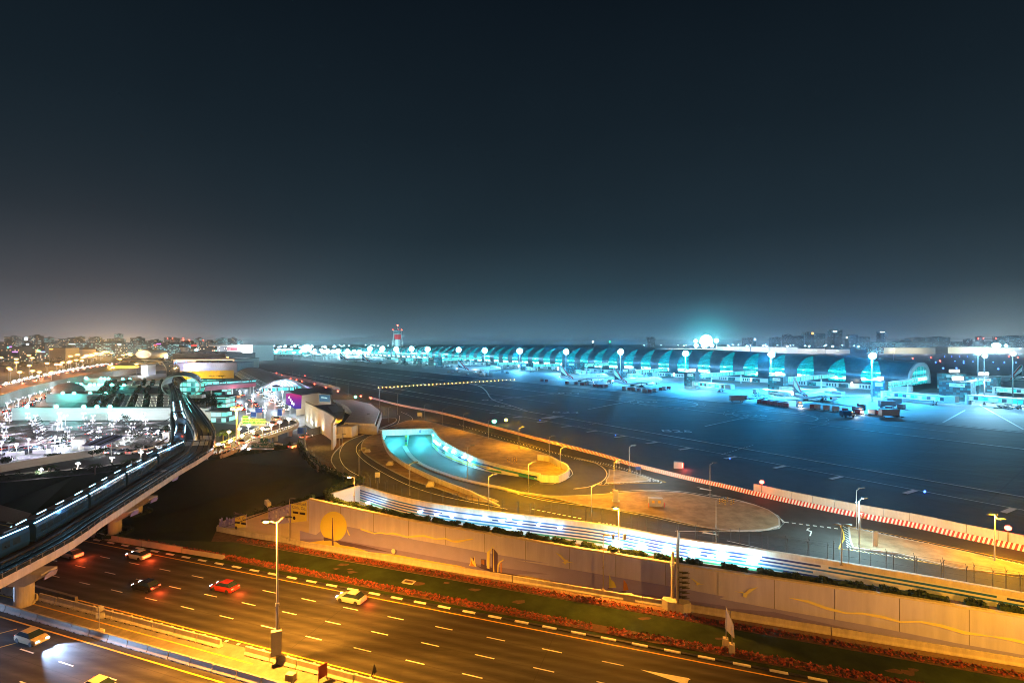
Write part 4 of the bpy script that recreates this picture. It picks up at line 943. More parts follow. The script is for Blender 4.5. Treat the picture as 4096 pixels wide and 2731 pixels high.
mb = MB(); mb.loft([[PQ(s,z,o) for z, o in ((-.7,1.2),(-.4,1.2),(-.4,26),(-.7,26))] for s in (-.5, W+.5)]); mb.build('ceiling', 'concrete_light', PT)
mb = MB(); mb.loft([[PQ(s,z,26) for z in (-5.1,-.5)] for s in (-.5, W+.5)], closed=False); mb.loft([[PQ(-.3,z,o) for z in (-5.1,-.5)] for o in (0,26)], closed=False); mb.loft([[PQ(W+.3,z,o) for z in (-5.1,-.5)] for o in (0,26)], closed=False); mb.build('tunnel_wall', 'tile_white', PT)
mb = MB(); mb.cyl(PQ(W*.76,.5,-.05), PQ(W*.76,.5,-.1), .55, n=16); mb.build('round_sign', 'sign_blue', PT)
mb = MB(); addtext(mb, 'DXB', .8, Matrix.Translation(PQ(W*.76,.5,-.13)) @ Matrix.Rotation(math.atan2(d.y,d.x),4,'Z') @ Matrix.Rotation(math.pi/2,4,'X')); mb.build('lettering', 'white_paint', PT, fix=False)
for s, o, pw in ((.22,5,4600),(.78,5,5600),(.22,16,4600),(.78,16,4600),(.2,-5,1500),(.72,-6,1500)): light('POINT', PQ(W*s,-1.4,o), (.08,.82,1), pw, .6, PT)
for i, (x, y) in enumerate(c8([(935,350),(952,366),(973,377),(1027,406),(1096,439),(1187,485),(1238,505)])):
    p, dd = on_path(x, PR, -.2); z = H-(y-HY)*p.y/F; p = Vector((p.x,p.y,z)); t = thing('wall_lamp', f'{nth(i)} round blue-white lamp from the tunnel mouth on the striped ramp wall', 'lamp', p, 0, 'lamps on the ramp wall')
    mb = MB(); mb.box(p+Vector((0,.1,0)), (.5,.2,.4)); mb.build('housing', 'steel', t); mb = MB(); mb.ball(p+Vector((0,-.2,0)), .5 if i > 2 else .32, 10, 6, sc=(1,.6,.8)); mb.build('bulb', 'lamp_flood', t)
    if i in (1,3,4,5,6): light('POINT', p+Vector((-1.2,-1.8,0)), (.08,.72,1), 750, .4, t)
# ---------------------------------------------------------------- fence along the parapet and around
def fence(name, label, path, step, h, lean=.45, m='steel_dark', rails=True, mesh=True, double=True):
    root = thing(name, label, 'fence', path[len(path)//2]); pts = resample([Vector(p) for p in path], step)[:98]
    pr = MB(); pr.cyl((0,0,0), (0,0,h), .055, .045, 6); pr.cyl((0,0,h), (lean,0,h+.5), .035, n=5); pr.cyl((0,0,h), (-lean,0,h+.5), .035, n=5)
    first = None
    for i, p in enumerate(pts):
        a = dirz(pts, i)+math.pi/2; lp = parent_matrix(root).inverted() @ p
        if first is None: first = pr.build('post', m, root, rel=False); first.location = lp; first.rotation_euler = (0,0,a)
        else: c = first.copy(); COL.objects.link(c); c.parent = root; c.location = lp; c.rotation_euler = (0,0,a); _kids.setdefault(root.name, []).append(c)
    if mesh:
        mb = MB()
        for z in ([.1, h*.33, h*.66, h] if rails else [h]): mb.sweep(pts, [(-.012,z),(.012,z),(.012,z+.025),(-.012,z+.025)], caps=False)
        for o in (-lean,-lean*.5,lean*.5,lean): mb.sweep(offs(pts,o), [(-.01,h+abs(o)+.05),(.01,h+abs(o)+.05),(.01,h+abs(o)+.07)], caps=False)
        mb.build('wire', m, root, fix=False)
    return root
fence('security_fence', 'tall wire security fence with forked posts behind the striped wall', offs(STRS, .9), 2.7, 3.0)
fence('security_fence', 'second row of forked fence posts along the airside road edge', offs(STRS, 2.6), 3.3, 2.8, mesh=False)
f2 = smoothpath([G(*p) for p in [(1586,1672),(1500,1640),(1400,1600),(1330,1570),(1260,1548)]], 3); fence('security_fence', 'security fence beside the white folded roof', f2, 3.0, 3.0, .4)
f3 = smoothpath([G(*p) for p in [(1219,1742),(1215,1790),(1230,1838),(1268,1880),(1330,1908),(1400,1930),(1470,1950)]], 2); fence('security_fence', 'security fence curving round the dark lawn corner', f3, 2.4, 3.2, .45)
# dark curved retaining wall behind it
wallthing('retaining_wall', 'dark curved retaining wall at the corner of the dark lawn', 'wall', smoothpath([G(*p) for p in [(1219,1750),(1216,1795),(1232,1845),(1270,1885)]], 2), .4, -.5, lambda p: 1.4, 'concrete_dark')
wallthing('retaining_wall', 'dark curved wall enclosing the yard behind the cream building', 'wall', smoothpath([G(*p) for p in [(1230,1748),(1290,1730),(1340,1705),(1370,1680),(1378,1655)]], 2), .4, -.5, lambda p: 2.6, 'concrete_dark')
# ---------------------------------------------------------------- red/white barriers and T-wall
rwp = [(1480,1592),(1599,1623),(1768,1656),(1955,1706),(2142,1757),(2400,1823),(2520,1860),(2721,1911),(2908,1953),(3044,1986),(3353,2052),(3673,2112),(3828,2147),(4096,2203),(4400,2266)]
RW = smoothpath([G(x,y) for x,y in rwp], 1.5); pts = resample(RW, 2.4)
pr = thing('striped_barrier', 'x', 'barrier'); mb = MB()
for k in range(4):
    for j, mi in ((0,0),(1,1)):
        x0 = -1.17+k*.585+j*.2925; mb.add([(x0-.12+dx*.3+ (.24 if z > .1 else 0), y, z) for dx in (0,.97) for y, z in ((-.28,.0),(-.12,.95),(.12,.95),(.28,0))], [(0,1,2,3),(7,6,5,4),(0,4,5,1),(1,5,6,2),(2,6,7,3),(3,7,4,0)], mi)
mb.build('block', ['red_paint','white_paint'], pr)
lab = 'red and white striped barrier block in the long row beside the apron'; used = False
for i, p in enumerate(pts):
    if i > 155: break
    a = dirz(pts, i)
    if not used: pr.location = p; pr.rotation_euler = (0,0,a); tag(pr, lab, 'barrier', 'striped barrier row'); used = True
    else: dup(pr, p, a, lab, 'striped barrier row')
tw = thing('concrete_wall_unit', 'x', 'wall'); mb = MB(); mb.box((0,0,1.15), (3.9,.28,2.3)); mb.box((0,.0,.12), (3.9,1.0,.24)); mb.build('panel', 'concrete_light', tw)
twp = [q for q in pts if q.x > G(3044,1986).x-.5]; twp = resample(offs(twp, .9), 3.95); lab = 'plain pale concrete wall panel standing behind the striped barriers'
for i, p in enumerate(twp):
    a = dirz(twp, i)
    if i == 0: tw.location = p; tw.rotation_euler = (0,0,a); tag(tw, lab, 'wall panel', 'pale wall panels behind the barriers')
    else: dup(tw, p, a, lab, 'pale wall panels behind the barriers')
fw = smoothpath([G(*p) for p in [(1361,1562),(1300,1545),(1235,1528),(1190,1518),(1140,1508),(1080,1495)]], 4)
wallthing('airside_wall', 'long pale boundary wall along the apron beyond the vaulted terminal roof', 'wall', fw, .3, 0, lambda p: 2.2, 'concrete_light')
fence('rail_fence', 'white railing of the access road beside the vaulted roof', smoothpath([G(*p) for p in [(1250,1556),(1210,1545),(1170,1534)]],3), 1.6, 1.1, .02, 'white_paint', mesh=False)
# small street furniture
def beacon(px, py, m, label, size=.5, h=1.2, pole=True, pw=0, col=(1,.05,.03)):
    p = G(px, py) if not isinstance(px, Vector) else px
    t = thing('beacon_light', label, 'beacon', p); mb = MB(); mb.cyl(p, p+Vector((0,0,h)), .07, n=6); mb.build('post', 'steel_dark', t)
    mb = MB(); mb.ball(p+Vector((0,0,h+size*.4)), size, 10, 6, sc=(1,.8,.8)); mb.build('bulb', m, t)
    if pw: light('POINT', p+Vector((0,-.3,h+size)), col, pw, .2, t)
beacon(3047,1985,'signal_red','red beacon on the end of the pale wall panels',.5,3.0,pw=250)
beacon(4032,2185,'signal_red','red beacon near the right end of the pale wall panels',.5,2.9,pw=250)
beacon(1977,1702,'signal_green','green light standing on the dark apron',.9,1.4,pw=300,col=(.3,1,.2)); beacon(2024,1695,'signal_yellow','yellow light beside the green one on the dark apron',.7,1.4,pw=200,col=(1,.7,.1))
for i, (x, y) in enumerate([(1207,1536),(1186,1530),(1162,1525),(1220,1513),(1258,1548),(1303,1562),(1352,1579),(1443,1600),(1483,1609),(1127,1509),(1106,1500)]): beacon(x,y,'signal_red',f'{nth(i)} small red light in the row along the airside wall',.5,2.2)
beacon(1422,1618,'signal_green','green traffic light at the airside gate',.8,4)
t = thing('obstruction_box', 'small white cabinet with a glowing red side on the apron', 'cabinet', G(2712,1872)); p = G(2712,1872)
mb = MB(); mb.box(p+Vector((0,0,.9)), (2.2,1.2,1.7), -.3); mb.build('casing', 'box_grey', t); mb = MB(); mb.box(p+Vector((.75,-.62,.95)), (.8,.1,1.3), -.3); mb.build('lamp_panel', 'signal_red', t); light('POINT', p+Vector((1.4,-1.6,1)), (1,.1,.05), 250, .3, t)
t = thing('electric_cabinet', 'grey wide electrical cabinet on the sand island', 'cabinet', G(2622,2026)); p = G(2622,2026)
mb = MB(); mb.box(p+Vector((0,0,1.2)), (2.9,1.1,1.3), -.12); mb.box(p+Vector((0,0,.4)), (2.6,.8,.5), -.12); mb.build('casing', 'box_grey', t); mb = MB(); mb.box(p+Vector((-.6,-.55,1.2)), (.5,.06,.5), -.12); mb.box(p+Vector((.6,-.65,1.2)), (.5,.06,.5), -.12); mb.build('label_plate', 'yellow_paint', t)
mb = MB(); [mb.cyl(p+Vector((s*1.6,-.8,0)), p+Vector((s*1.6,-.8,1.1)), .07, n=6) for s in (-1,1)]; mb.build('guard_post', 'red_paint', t)
t = thing('electric_cabinet', 'slim white cabinet on the sand island tip', 'cabinet', G(2463,2007)); p = G(2463,2007); mb = MB(); mb.box(p+Vector((0,0,1.3)), (1.1,.9,2.4), -.2, taper=.9); mb.box(p+Vector((0,0,.15)), (1.6,1.3,.3), -.2); mb.build('casing', 'box_grey', t)
bo = thing('bollard', 'x', 'bollard'); mb = MB(); [mb.cyl((0,0,k*.2), (0,0,k*.2+.2), .1, n=8, mi=k % 2) for k in range(6)]; mb.build('post', ['black_paint','yellow_paint'], bo)
bl = [b3([q])[0] for q in ((1235,785),(1258,765),(1268,775),(1307,770),(1284,795),(1335,795),(1358,785),(325,698),(340,696),(460,522),(474,522))]+[c8([q])[0] for q in ((1562,530),(1575,540),(1600,525),(1600,545),(1622,530),(1640,545),(1640,525))]
for i, (x, y) in enumerate(bl):
    lab = 'black and yellow striped bollard on a sand island'
    if i == 0: bo.location = G(x,y); tag(bo, lab, 'bollard', 'striped bollards on the sand')
    else: dup(bo, G(x,y), 0, lab, 'striped bollards on the sand')
for i, (x, y, lb) in enumerate([(360,448,'on the soil inside the loop road'),(556,556,'halfway along the soil by the ramp wall'),(900,735,'near the lower end of the ramp wall')]):
    p = G(*c8([(x,y)])[0]); mb = MB(); mb.box(p+Vector((0,0,.25)), (1.9,1.5,.5)); mb.box(p+Vector((.1,0,.75)), (1.3,1.1,.6)); tag(mb.build('concrete_pit', 'concrete_light'), f'small stepped concrete pit cover {lb}', 'pit cover')
t = thing('guard_booth', 'small pale cube hut beside the loop road', 'hut', G(1391,1745)); p = G(1391,1745); mb = MB(); mb.box(p+Vector((0,0,1.9)), (5.4,5,3.8), -.15); mb.build('wall', 'concrete_light', t); mb = MB(); mb.box(p+Vector((0,0,3.9)), (5.8,5.4,.2), -.15); mb.build('roof', 'concrete', t)
t = thing('control_box', 'small white box on a low mast beside the loop road', 'box', G(1357,1765)); p = G(1357,1765); mb = MB(); mb.box(p+Vector((0,0,1.7)), (2.4,1.6,.9)); mb.build('casing', 'box_grey', t); mb = MB(); mb.cyl(p, p+Vector((0,0,1.3)), .12); mb.build('post', 'steel', t)
def signpost(px, py, w, h, hz, m, label, yaw=0.0, name='road_sign', text=None):
    p = G(px, py) if not isinstance(px, Vector) else px; t = thing(name, label, 'sign', p); mb = MB(); [mb.cyl(p+Vector((s*w*.35,0,0)), p+Vector((s*w*.35,0,hz+h)), .05, n=6) for s in (-1,1)]; mb.build('post', 'steel', t)
    mb = MB(); mb.box(p+Vector((0,-.08,hz+h/2)), (w,.08,h), yaw); mb.build('sign_plate', m, t)
    if text: mb = MB(); addtext(mb, text, h*.45, Matrix.Translation(p+Vector((0,-.14,hz+h/2))) @ Matrix.Rotation(math.pi/2,4,'X')); mb.build('lettering', 'white_paint', t, fix=False)
    return t
signpost(2553,1910,1.4,.8,2.0,'sign_blue','blue direction sign on the triangular sand island')
signpost(2471,1882,1.1,.7,2.0,'box_grey','small pale sign beside the triangular sand island')
signpost(1679,1671,2.2,1.6,.8,'box_grey','grey panel sign on two legs where the roads merge')
signpost(3500,2192,.8,2.4,.4,'box_grey','tall narrow pale sign on the brick island')
signpost(1510,1931,1.2,1.2,1.4,'white_paint','white notice hanging on the curved security fence',text='STOP')
yl = G(3443,2110); t = thing('yield_sign', 'red-edged triangular give way sign at the island tip', 'sign', yl); mb = MB(); mb.cyl(yl, yl+Vector((0,0,2.4)), .05, n=6); mb.build('post', 'steel', t)
mb = MB(); mb.extr([yl+Vector((-.5,-.1,2.9)), yl+Vector((.5,-.1,2.9)), yl+Vector((0,-.1,2.05))], (0,.05,0)); mb.build('sign_plate', 'red_paint', t); mb = MB(); mb.extr([yl+Vector((-.3,-.13,2.8)), yl+Vector((.3,-.13,2.8)), yl+Vector((0,-.13,2.28))], (0,.02,0)); mb.build('sign_face', 'white_paint', t)
# ================================================================ VIADUCT
def V3(x, y, z=0): return Vector((x, y, z))
def pairs_path(prs, step=4):
    A = smoothpath([V3(*p[0]) for p in prs], step); n = len(A)
    B = smoothpath([V3(*p[1]) for p in prs], step)
    m = max(len(A), len(B)); return [at(A, k/(m-1)) for k in range(m)], [at(B, k/(m-1)) for k in range(m)]
def zz_(d):
    t = min(1, max(0, (d-118)/92)); return 3.0+6.0*t*t*(3-2*t)
raw = {
 'near': [((-72,-5),(-60,-5)),((-76,30),(-64.5,30)),((-80.0,78),(-69.6,77)),((-82,86.7),(-72.1,85.5)),((-84.8,95),(-74.4,94)),((-88,104),(-77,103.5)),((-91.3,115),(-80,114.8)),((-94.4,125),(-83.2,127)),((-97,134),(-85.3,137)),((-102.5,147),(-88.5,148)),((-107,156),(-93.6,157)),((-112,164),(-98.5,166))],
 'left': [((-112,164),(-105.5,166)),((-124,182),(-117,183)),((-135,197.5),(-128,197.5)),((-161,236),(-153,233)),((-228,333),(-220.5,329)),((-290,420),(-282.5,416)),((-331,479),(-325,477))],
 'right': [((-104.5,166),(-98.5,166)),((-113,179),(-107,180)),((-136.3,212),(-130.5,213)),((-162.2,248),(-156.5,248.5)),((-206.4,312),(-200.5,309)),((-260,395),(-253.5,391)),((-322,478),(-314,474))],
 'far': [((-331,479),(-314,474)),((-380,550),(-364,548)),((-438,633),(-424,637)),((-511,734),(-503,748)),((-600,853),(-598,868)),((-690,935),(-690,950)),((-800,1010),(-800,1024))]}
VZ = {}
def shrinkXY(p, z): # pixel-true when the parapet rises: keep sightline through z=3
    k = (H-z)/(H-3.0); return V3(p[0]*k, p[1]*k, z)
VP = {}
VI = thing('railway_viaduct', 'curved elevated railway viaduct on round pillars sweeping from the lower left corner', 'viaduct', V3(-75,90,-5))
for k_, prs in raw.items():
    pr2 = [(shrinkXY(a, zz_(.5*(a[1]+b[1]))), shrinkXY(b, zz_(.5*(a[1]+b[1])))) for a, b in prs]
    A, B = pairs_path([((*a,), (*b,)) for a, b in pr2]); VP[k_] = (A, B)
    rings = []
    for a, b in zip(A, B):
        u = (b-a); w = u.length; u.normalize(); zv = lambda s, z: a+u*s+V3(0,0,z)
        rings.append([zv(0,-.65), zv(0,-1.9), zv(w*.22,-2.9), zv(w*.78,-2.9), zv(w,-1.9), zv(w,-.65), zv(w-.28,-.65), zv(w-.28,-1.2), zv(.28,-1.2), zv(.28,-.65)])
    mb = MB(); mb.loft(rings); mb.build('girder', 'concrete_light', VI)
    mb = MB(); mb.loft([[r[8]+V3(0,0,.02)+(r[7]-r[8])*.001, r[7]+V3(0,0,.02)] for r in rings], closed=False); mb.build('track_bed', 'deck_dark', VI)
    for nm, E, s in (('railing', A, 1), ('railing', B, -1)):
        mb = MB(); mb.sweep(E, [(-.04,-.03),(-.04,.05),(.04,.05),(.04,-.03)]); mb.sweep(E, [(-.015,-.62),(-.015,-.1),(.015,-.1),(.015,-.62)], mi=1)
        for i, p in enumerate(resample(E, 2.2)[:160]): mb.box(p+V3(0,0,-.3), (.12,.14,.75))
        mb.build(nm, ['concrete_dark','glass_dark'], VI)
def between(key, f): A, B = VP[key]; return [a.lerp(b, f)+V3(0,0,-1.15) for a, b in zip(A, B)]
mb = MB()
for key, fs_ in (('near', (.24,.36,.66,.78)), ('left', (.34,.62)), ('right', (.32,.66)), ('far', (.25,.36,.64,.76))):
    for f in fs_: mb.sweep(between(key, f), [(-.07,0),(-.07,.18),(.07,.18),(.07,0)])
mb.build('rail', 'rail', VI)
mb = MB()
for key, f in (('near',.50),('near',.12),('near',.9),('left',.12),('right',.86)): mb.sweep(between(key, f), [(-.25,0),(-.25,.25),(.25,.25),(.25,0)])
mb.build('cable_trough', 'concrete_dark', VI)
def pier(x, y, zg, ztop, wdt=9, name='pillar'):
    mb = MB(); mb.cyl((x,y,zg-.3), (x,y,ztop-1.6), 1.15, 1.15, 24, caps=True)
    mb.cyl((x,y,zg-.3), (x,y,zg+.12), 1.3, 1.3, 24); mb.build('pillar', 'concrete_light', VI, smooth=False)
    mb = MB(); mb.loft([[V3(x-a,y-b,z) for a, b in ((1,1),(-1,1),(-1,-1),(1,-1))] for z in ()] ) if False else None
    mb.loft([[V3(x+s*hw, y+q*hy, z) for s, q in ((-1,-1),(1,-1),(1,1),(-1,1))] for hw, hy, z in ((1.1,1.1,ztop-1.9),(wdt*.30,1.25,ztop-1.0),(wdt*.42,1.3,ztop-.2),(wdt*.42,1.3,ztop+.1))]); mb.build('pier_cap', 'concrete_light', VI)
    mb = MB(); e = x+wdt*.42+.01; mb.extr([V3(e,y-.95,ztop-.95), V3(e,y+.95,ztop-.95), V3(e+.25,y+1.05,ztop-.25), V3(e+.25,y,ztop+.05), V3(e+.25,y-1.05,ztop-.25)], (.06,0,0)); mb.build('cap_panel', 'mural_lavender', VI)
pier(-72.6, 74.4, -4.95, .1); pier(-80.2, 101, -4.6, .1); pier(-82.3, 109.5, -3.5, .1); pier(-88.8, 126, -.3, .2)
for key, lst in (('near', (.93,)), ('left', (.1,.2,.32,.45,.62,.8,.95)), ('right', (.1,.2,.32,.45,.62,.8,.95)), ('far', (.1,.22,.34,.46,.58,.7,.82,.93))):
    A, B = VP[key]
    for f in lst: a, b = at(A, f), at(B, f); c = a.lerp(b, .5); pier(c.x, c.y, 0, c.z-2.9, 6)
for i, (x, y, zg, r) in enumerate(((-80.2,101,-4.5,2.7),(-82.3,109.5,-3.4,2.6))):
    pts = [V3(x+r*math.cos(a), y+r*math.sin(a), zg) for a in [2*math.pi*k/18 for k in range(19)]]; hedge('hedge', ['round hedge ring about the middle pillar of the viaduct','round hedge ring about the third pillar of the viaduct'][i], pts, .9, .7, 'leaf_dark', 60)
# ---------------------------------------------------------------- train
tp = between('near', .32)[:-1]; tl = between('left', .48)
path = smoothpath(tp[::3]+tl[2::4], 1.5)
TRL = [p for p in path if p.y > 46]
cl = 16.2; seg = resample(TRL, .6)
step = int(cl/.6)
TR = thing('metro_train', 'dark blue metro train with bright cyan roof-edge lights running along the viaduct', 'train', seg[0])
nc = 0; i = 0
while i+step < len(seg) and seg[i+step].y < 196:
    a, b = seg[i], seg[i+step-1]; d = (b-a); yaw = math.atan2(d.y, d.x); Ln = d.length-.5; c = a.lerp(b,.5)+V3(0,0,.25)
    T_ = Matrix.Translation(c) @ Matrix.Rotation(yaw,4,'Z'); Lh = Ln/2
    sec = [(-1.3,.3),(-1.42,1.0),(-1.38,2.5),(-1.15,3.1),(-.6,3.4),(.6,3.4),(1.15,3.1),(1.38,2.5),(1.42,1.0),(1.3,.3)]
    mb = MB(); first, last = (nc == 0), False
    mb.loft([[V3(x,y,z) for y,z in sec] for x in (-Lh,Lh)], T=T_); body = mb.build('carriage', 'train_blue', TR)
    for s in (-1,1):
        mb = MB()
        for k in range(7): x = -Lh+1.2+k*(Ln-2.4)/7; mb.add([V3(x,s*1.43,1.35), V3(x+(Ln-2.4)/7-.5,s*1.43,1.35), V3(x+(Ln-2.4)/7-.5,s*1.415,2.3), V3(x,s*1.415,2.3)], [(0,1,2,3)], T=T_)
        mb.build('window_band', 'glass_dark', TR, fix=False)
    mb = MB()
    for s in (-1,1): mb.add([V3(x,s*1.17+q,z) for x in (-Lh,Lh) for q, z in ((-.07,3.12),(.07,3.12),(.07,3.22),(-.07,3.22))], [(0,1,5,4),(1,2,6,5),(2,3,7,6),(3,0,4,7)], T=T_)
    mb.build('light_strip', 'trail_glow', TR, fix=False)  # glowing strips added in place of smeared headlight lines
    for x in (-Lh+2.5, 0, Lh-2.5): mb = MB(); mb.box((x,0,3.5), (2.2,1.3,.2), T=T_); mb.build('roof_unit', 'roof_dark', TR)
    light('POINT', c+V3(1.9*math.sin(yaw),-1.9*math.cos(yaw),3.2) , (.20,.60,1), 45, .4, TR)
    i += step; nc += 1
# ================================================================ CARS
def car_proto(paint, name='car'):
    t = thing(name, 'x', 'car'); mb = MB()
    sec = lambda x, z0, z1, w: [V3(x,-w,z0), V3(x,w,z0), V3(x,w*1.02,z0*.5+z1*.5), V3(x,w*.93,z1), V3(x,-w*.93,z1), V3(x,-w*1.02,z0*.5+z1*.5)]
    mb.loft([sec(-2.25,.38,.72,.72), sec(-2.1,.25,.88,.84), sec(-1.2,.22,.95,.9), sec(.5,.22,.93,.9), sec(1.5,.22,.86,.88), sec(2.15,.28,.70,.80), sec(2.3,.36,.58,.66)])
    mb.add([V3(x,s*w,z) for x, w, z in ((-1.15,.62,1.44),(.35,.62,1.44)) for s in (-1,1)]+[V3(x,s*w,z) for x, w, z in ((-1.15,.62,1.40),(.35,.62,1.40)) for s in (-1,1)], [(0,1,3,2),(4,5,7,6),(0,2,6,4),(1,3,7,5),(0,1,5,4),(2,3,7,6)])
    mb.build('body', paint, t, rel=False)
    mb = MB(); mb.loft([[V3(x0,-w0,z), V3(x1,-w0,z), V3(x1,w0,z), V3(x0,w0,z)] for x0, x1, w0, z in ((-1.85,1.15,.80,.9),(-1.15,.35,.62,1.41))]); mb.build('window', 'glass_dark', t, rel=False)
    for x in (-1.35,1.4):
        for s in (-1,1): mb = MB(); mb.cyl((x,s*.92,.33), (x,s*.70,.33), .33, n=12); mb.build('wheel', 'rubber', t, rel=False)
    for s in (-1,1):
        mb = MB(); mb.box((2.18,s*.55,.62), (.16,.34,.14)); mb.build('headlight', 'head_light', t, rel=False)
        mb = MB(); mb.box((-2.17,s*.58,.74), (.12,.32,.14)); mb.build('tail_light', 'tail_light', t, rel=False)
    return t
CARS = {c: car_proto(c) for c in ('car_white','car_silver','car_black','car_red','car_cream')}
_used = set(); CN_ = {'car_white':'white','car_silver':'silver','car_black':'black','car_red':'red','car_cream':'cream'}
def put_car(c, p, yaw, label, group=None):
    if c not in _used: _used.add(c); o = CARS[c]; o.location = p; o.rotation_euler = (0,0,yaw); tag(o, label, 'car', group); return o
    return dup(CARS[c], p, yaw, label, group)
hwc = [('car_silver',4,6.6),('car_white',16,2.9),('car_black',29,10.5),('car_red',41,6.6),('car_silver',62,2.9)]
for i, (c, t, p) in enumerate(hwc):
    o = put_car(c, HW(t,p,-4.94), HANG+math.pi, f"{CN_[c]} car driving away with red tail lights, {nth(i)} from the left on the upper carriageway", 'cars driving away on the upper carriageway')
for t, p, pw in ((7,6.6,300),(19.1,2.9,300),(32.1,10.5,300),(44.1,6.6,300),(65.1,2.9,260)):
    q = HW(t,p,-4.3); light('POINT', q, (1,.09,.02), pw, .5, name='tail_glow')
hwc = [('car_white',-6,25.0),('car_silver',10,28.6),('car_cream',29,25.1),('car_black',-3,32.4),('car_white',48,28.6)]
for i, (c, t, p) in enumerate(hwc):
    o = put_car(c, HW(t,p,-4.94), HANG, f"{CN_[c]} car with bright headlights coming closer, {nth(i)} from the left on the lower carriageway", 'cars coming closer on the lower carriageway')
    for s in (-.55,.55): q = HW(t+2.5,p+s,-4.25); light('SPOT', q, (.42,.62,1), 9000, .08, target=HW(t+16,p+s*1.2,-5.2), spot=50, name='head_lamp')
# ================================================================ LEFT: PARKING STRUCTURE, CAR PARK
patch('car_park_ground', [G(-900,1700,.05), G(700,1680,.05), G(745,1730,.05), G(690,1778,.05), G(500,1797,.05), G(250,1822,.05), G(0,1846,.05), G(-500,1895,.05)], 'car_park_floor')
patch('forecourt', [G(760,1640,.05), G(900,1552,.05), G(1090,1545,.05), G(1215,1585,.05), G(1222,1700,.05), G(1100,1730,.05), G(960,1700,.05), G(860,1690,.05)], 'forecourt_paving')
patch('roundabout', [G(800,1660,.03), G(960,1700,.03), G(1222,1745,.03), G(1080,1800,.03), G(834,1838,.03), G(780,1750,.03)], 'asphalt')
patch('car_park_ground', [G(-300,1765,.04), G(-60,1655,.04), G(60,1604,.04), G(190,1562,.04), G(300,1533,.04), G(500,1500,.04), G(695,1492,.04), G(695,1640,.04), G(40,1690,.04)], 'car_park_floor')
def wall_dx(name, label, cat, D, x0, x1, z0, z1, m, thick=.5, z1b=None):
    t = thing(name, label, cat, V3((x0-CX)/F*D, D, z0)); X0, X1 = (x0-CX)/F*D, (x1-CX)/F*D
    return t, X0, X1
PS = thing('parking_structure', 'broad white parking building with garden strips and skylights on its roof', 'building', V3(-180,218,0))
def pbox(x0, x1, y0, y1, z0, z1, m, nm): mb = MB(); mb.box(((x0+x1)/2,(y0+y1)/2,(z0+z1)/2), (x1-x0,y1-y0,z1-z0)); return mb.build(nm, m, PS)
X = lambda px, D: (px-CX)/F*D
mb = MB(); D = 218; mb.extr([V3(X(46,D),D,0), V3(X(890,D),D,0), V3(X(890,D),D,1.4), V3(X(835,D),D,5.1), V3(X(800,D),D,5.5), V3(X(46,D),D,5.5)], (0,.6,0)); mb.build('front_wall', 'white_wall', PS)
pbox(X(46,218)-.3, X(800,218), 218.6, 226, 4.2, 5.0, 'roof_grey', 'ledge')
mb = MB(); mb.prism([V3(X(330,226),226,0), V3(X(800,226),226,0), V3(X(770,262),262,0), V3(X(700,330),330,0), V3(X(692,400),400,0), V3(X(425,400),400,0)], 3.4, 4.1); mb.build('roof', 'roof_dark', PS)
for nm, a, b, D, z in (('side_wall',185,346,285,4.7),('side_wall',272,405,355,3.9),('side_wall',334,437,414,4.6)):
    pbox(X(a,D), X(b,D), D, D+.6, 0, z, 'white_wall', nm); pbox(X(a,D), X(b,D)+4, D+.6, D+22, z-.9, z-.4, 'roof_grey', 'roof')
for D, a, b in ((280,345,745),(332,405,700),(388,430,690)):
    pbox(X(a,D), X(b,D), D, D+1.6, 4.0, 5.2, 'white_wall', 'ledge')
def strip_q(xa0, xa1, D0, xb0, xb1, D1, z0, z1, m, nm, n=1):
    mb = MB(); mb.loft([[V3(X(a,D),D,z) for a, z in ((x0,z0),(x1,z0),(x1,z1),(x0,z1))] for x0, x1, D in ((xa0,xa1,D0),(xb0,xb1,D1))]); return mb.build(nm, m, PS)
window_mat('skylight_lit', 1.3, 1, .9, [(1,.95,.75),(.9,1,.85),(.6,.8,.7)], .35)
mat('skylight_glow', (.2,.2,.18), .4, var=.3, emit=(1,1,.8), es=.75)
def X4(x): return 400+x/4.704
rows = [(228,278, [(110,215,215,300),(385,490,500,590),(660,790,725,832),(925,1055,965,1080),(1190,1300,1195,1290)]), (342,384, [(670,750,700,770),(845,930,860,945),(1020,1110,1035,1120),(1195,1225,1195,1230)]), (342,384, [(260,400,400,470),(480,600,560,640)])]
for D0, D1, lst in rows:
    for a0, a1, b0, b1_ in lst:
        strip_q(X4(a0),X4(a1),D0,X4(b0),X4(b1_),D1,4.1,4.75,'concrete','skylight_kerb')
        o = strip_q(X4(a0)+1.2,X4(a1)-1.2,D0+1,X4(b0)+1,X4(b1_)-1,D1-1,4.75,4.8,'skylight_glow','skylight')
        mb = MB()
        for k in range(1,7):
            f = k/7; D = D0+(D1-D0)*f; xa = X4(a0+(b0-a0)*f); xb = X4(a1+(b1_-a1)*f); mb.box((X((xa+xb)/2,D),D,4.95), (abs(X(xb,D)-X(xa,D)),.7,.3))
        for k in (1,2,3,4):
            f = k/5; mb.loft([[V3(X(X4(u),D)+q,D,z) for q, z in ((-.22,4.8),(.22,4.8),(.22,5.05),(-.22,5.05))] for u, D in ((a0+(a1-a0)*f,D0),(b0+(b1_-b0)*f,D1))])
        mb.build('skylight_bar', 'roof_dark', PS)
hs = [(-60,70,228,215,278,160),(220,340,228,380,278,300),(540,620,228,640,278,600),(810,900,228,860,278,850),(1095,1180,228,1110,278,1130),(830,860,285,900,330,900),(1110,1170,285,1120,330,1130),(640,700,285,740,330,720),(780,850,342,800,384,850),(955,1025,342,965,384,1000),(1125,1195,342,1130,384,1165),(-200,-60,228,60,278,0),(120,240,285,300,330,200),(-80,40,285,120,330,0),(300,420,342,520,384,400),(60,160,342,260,384,160)]
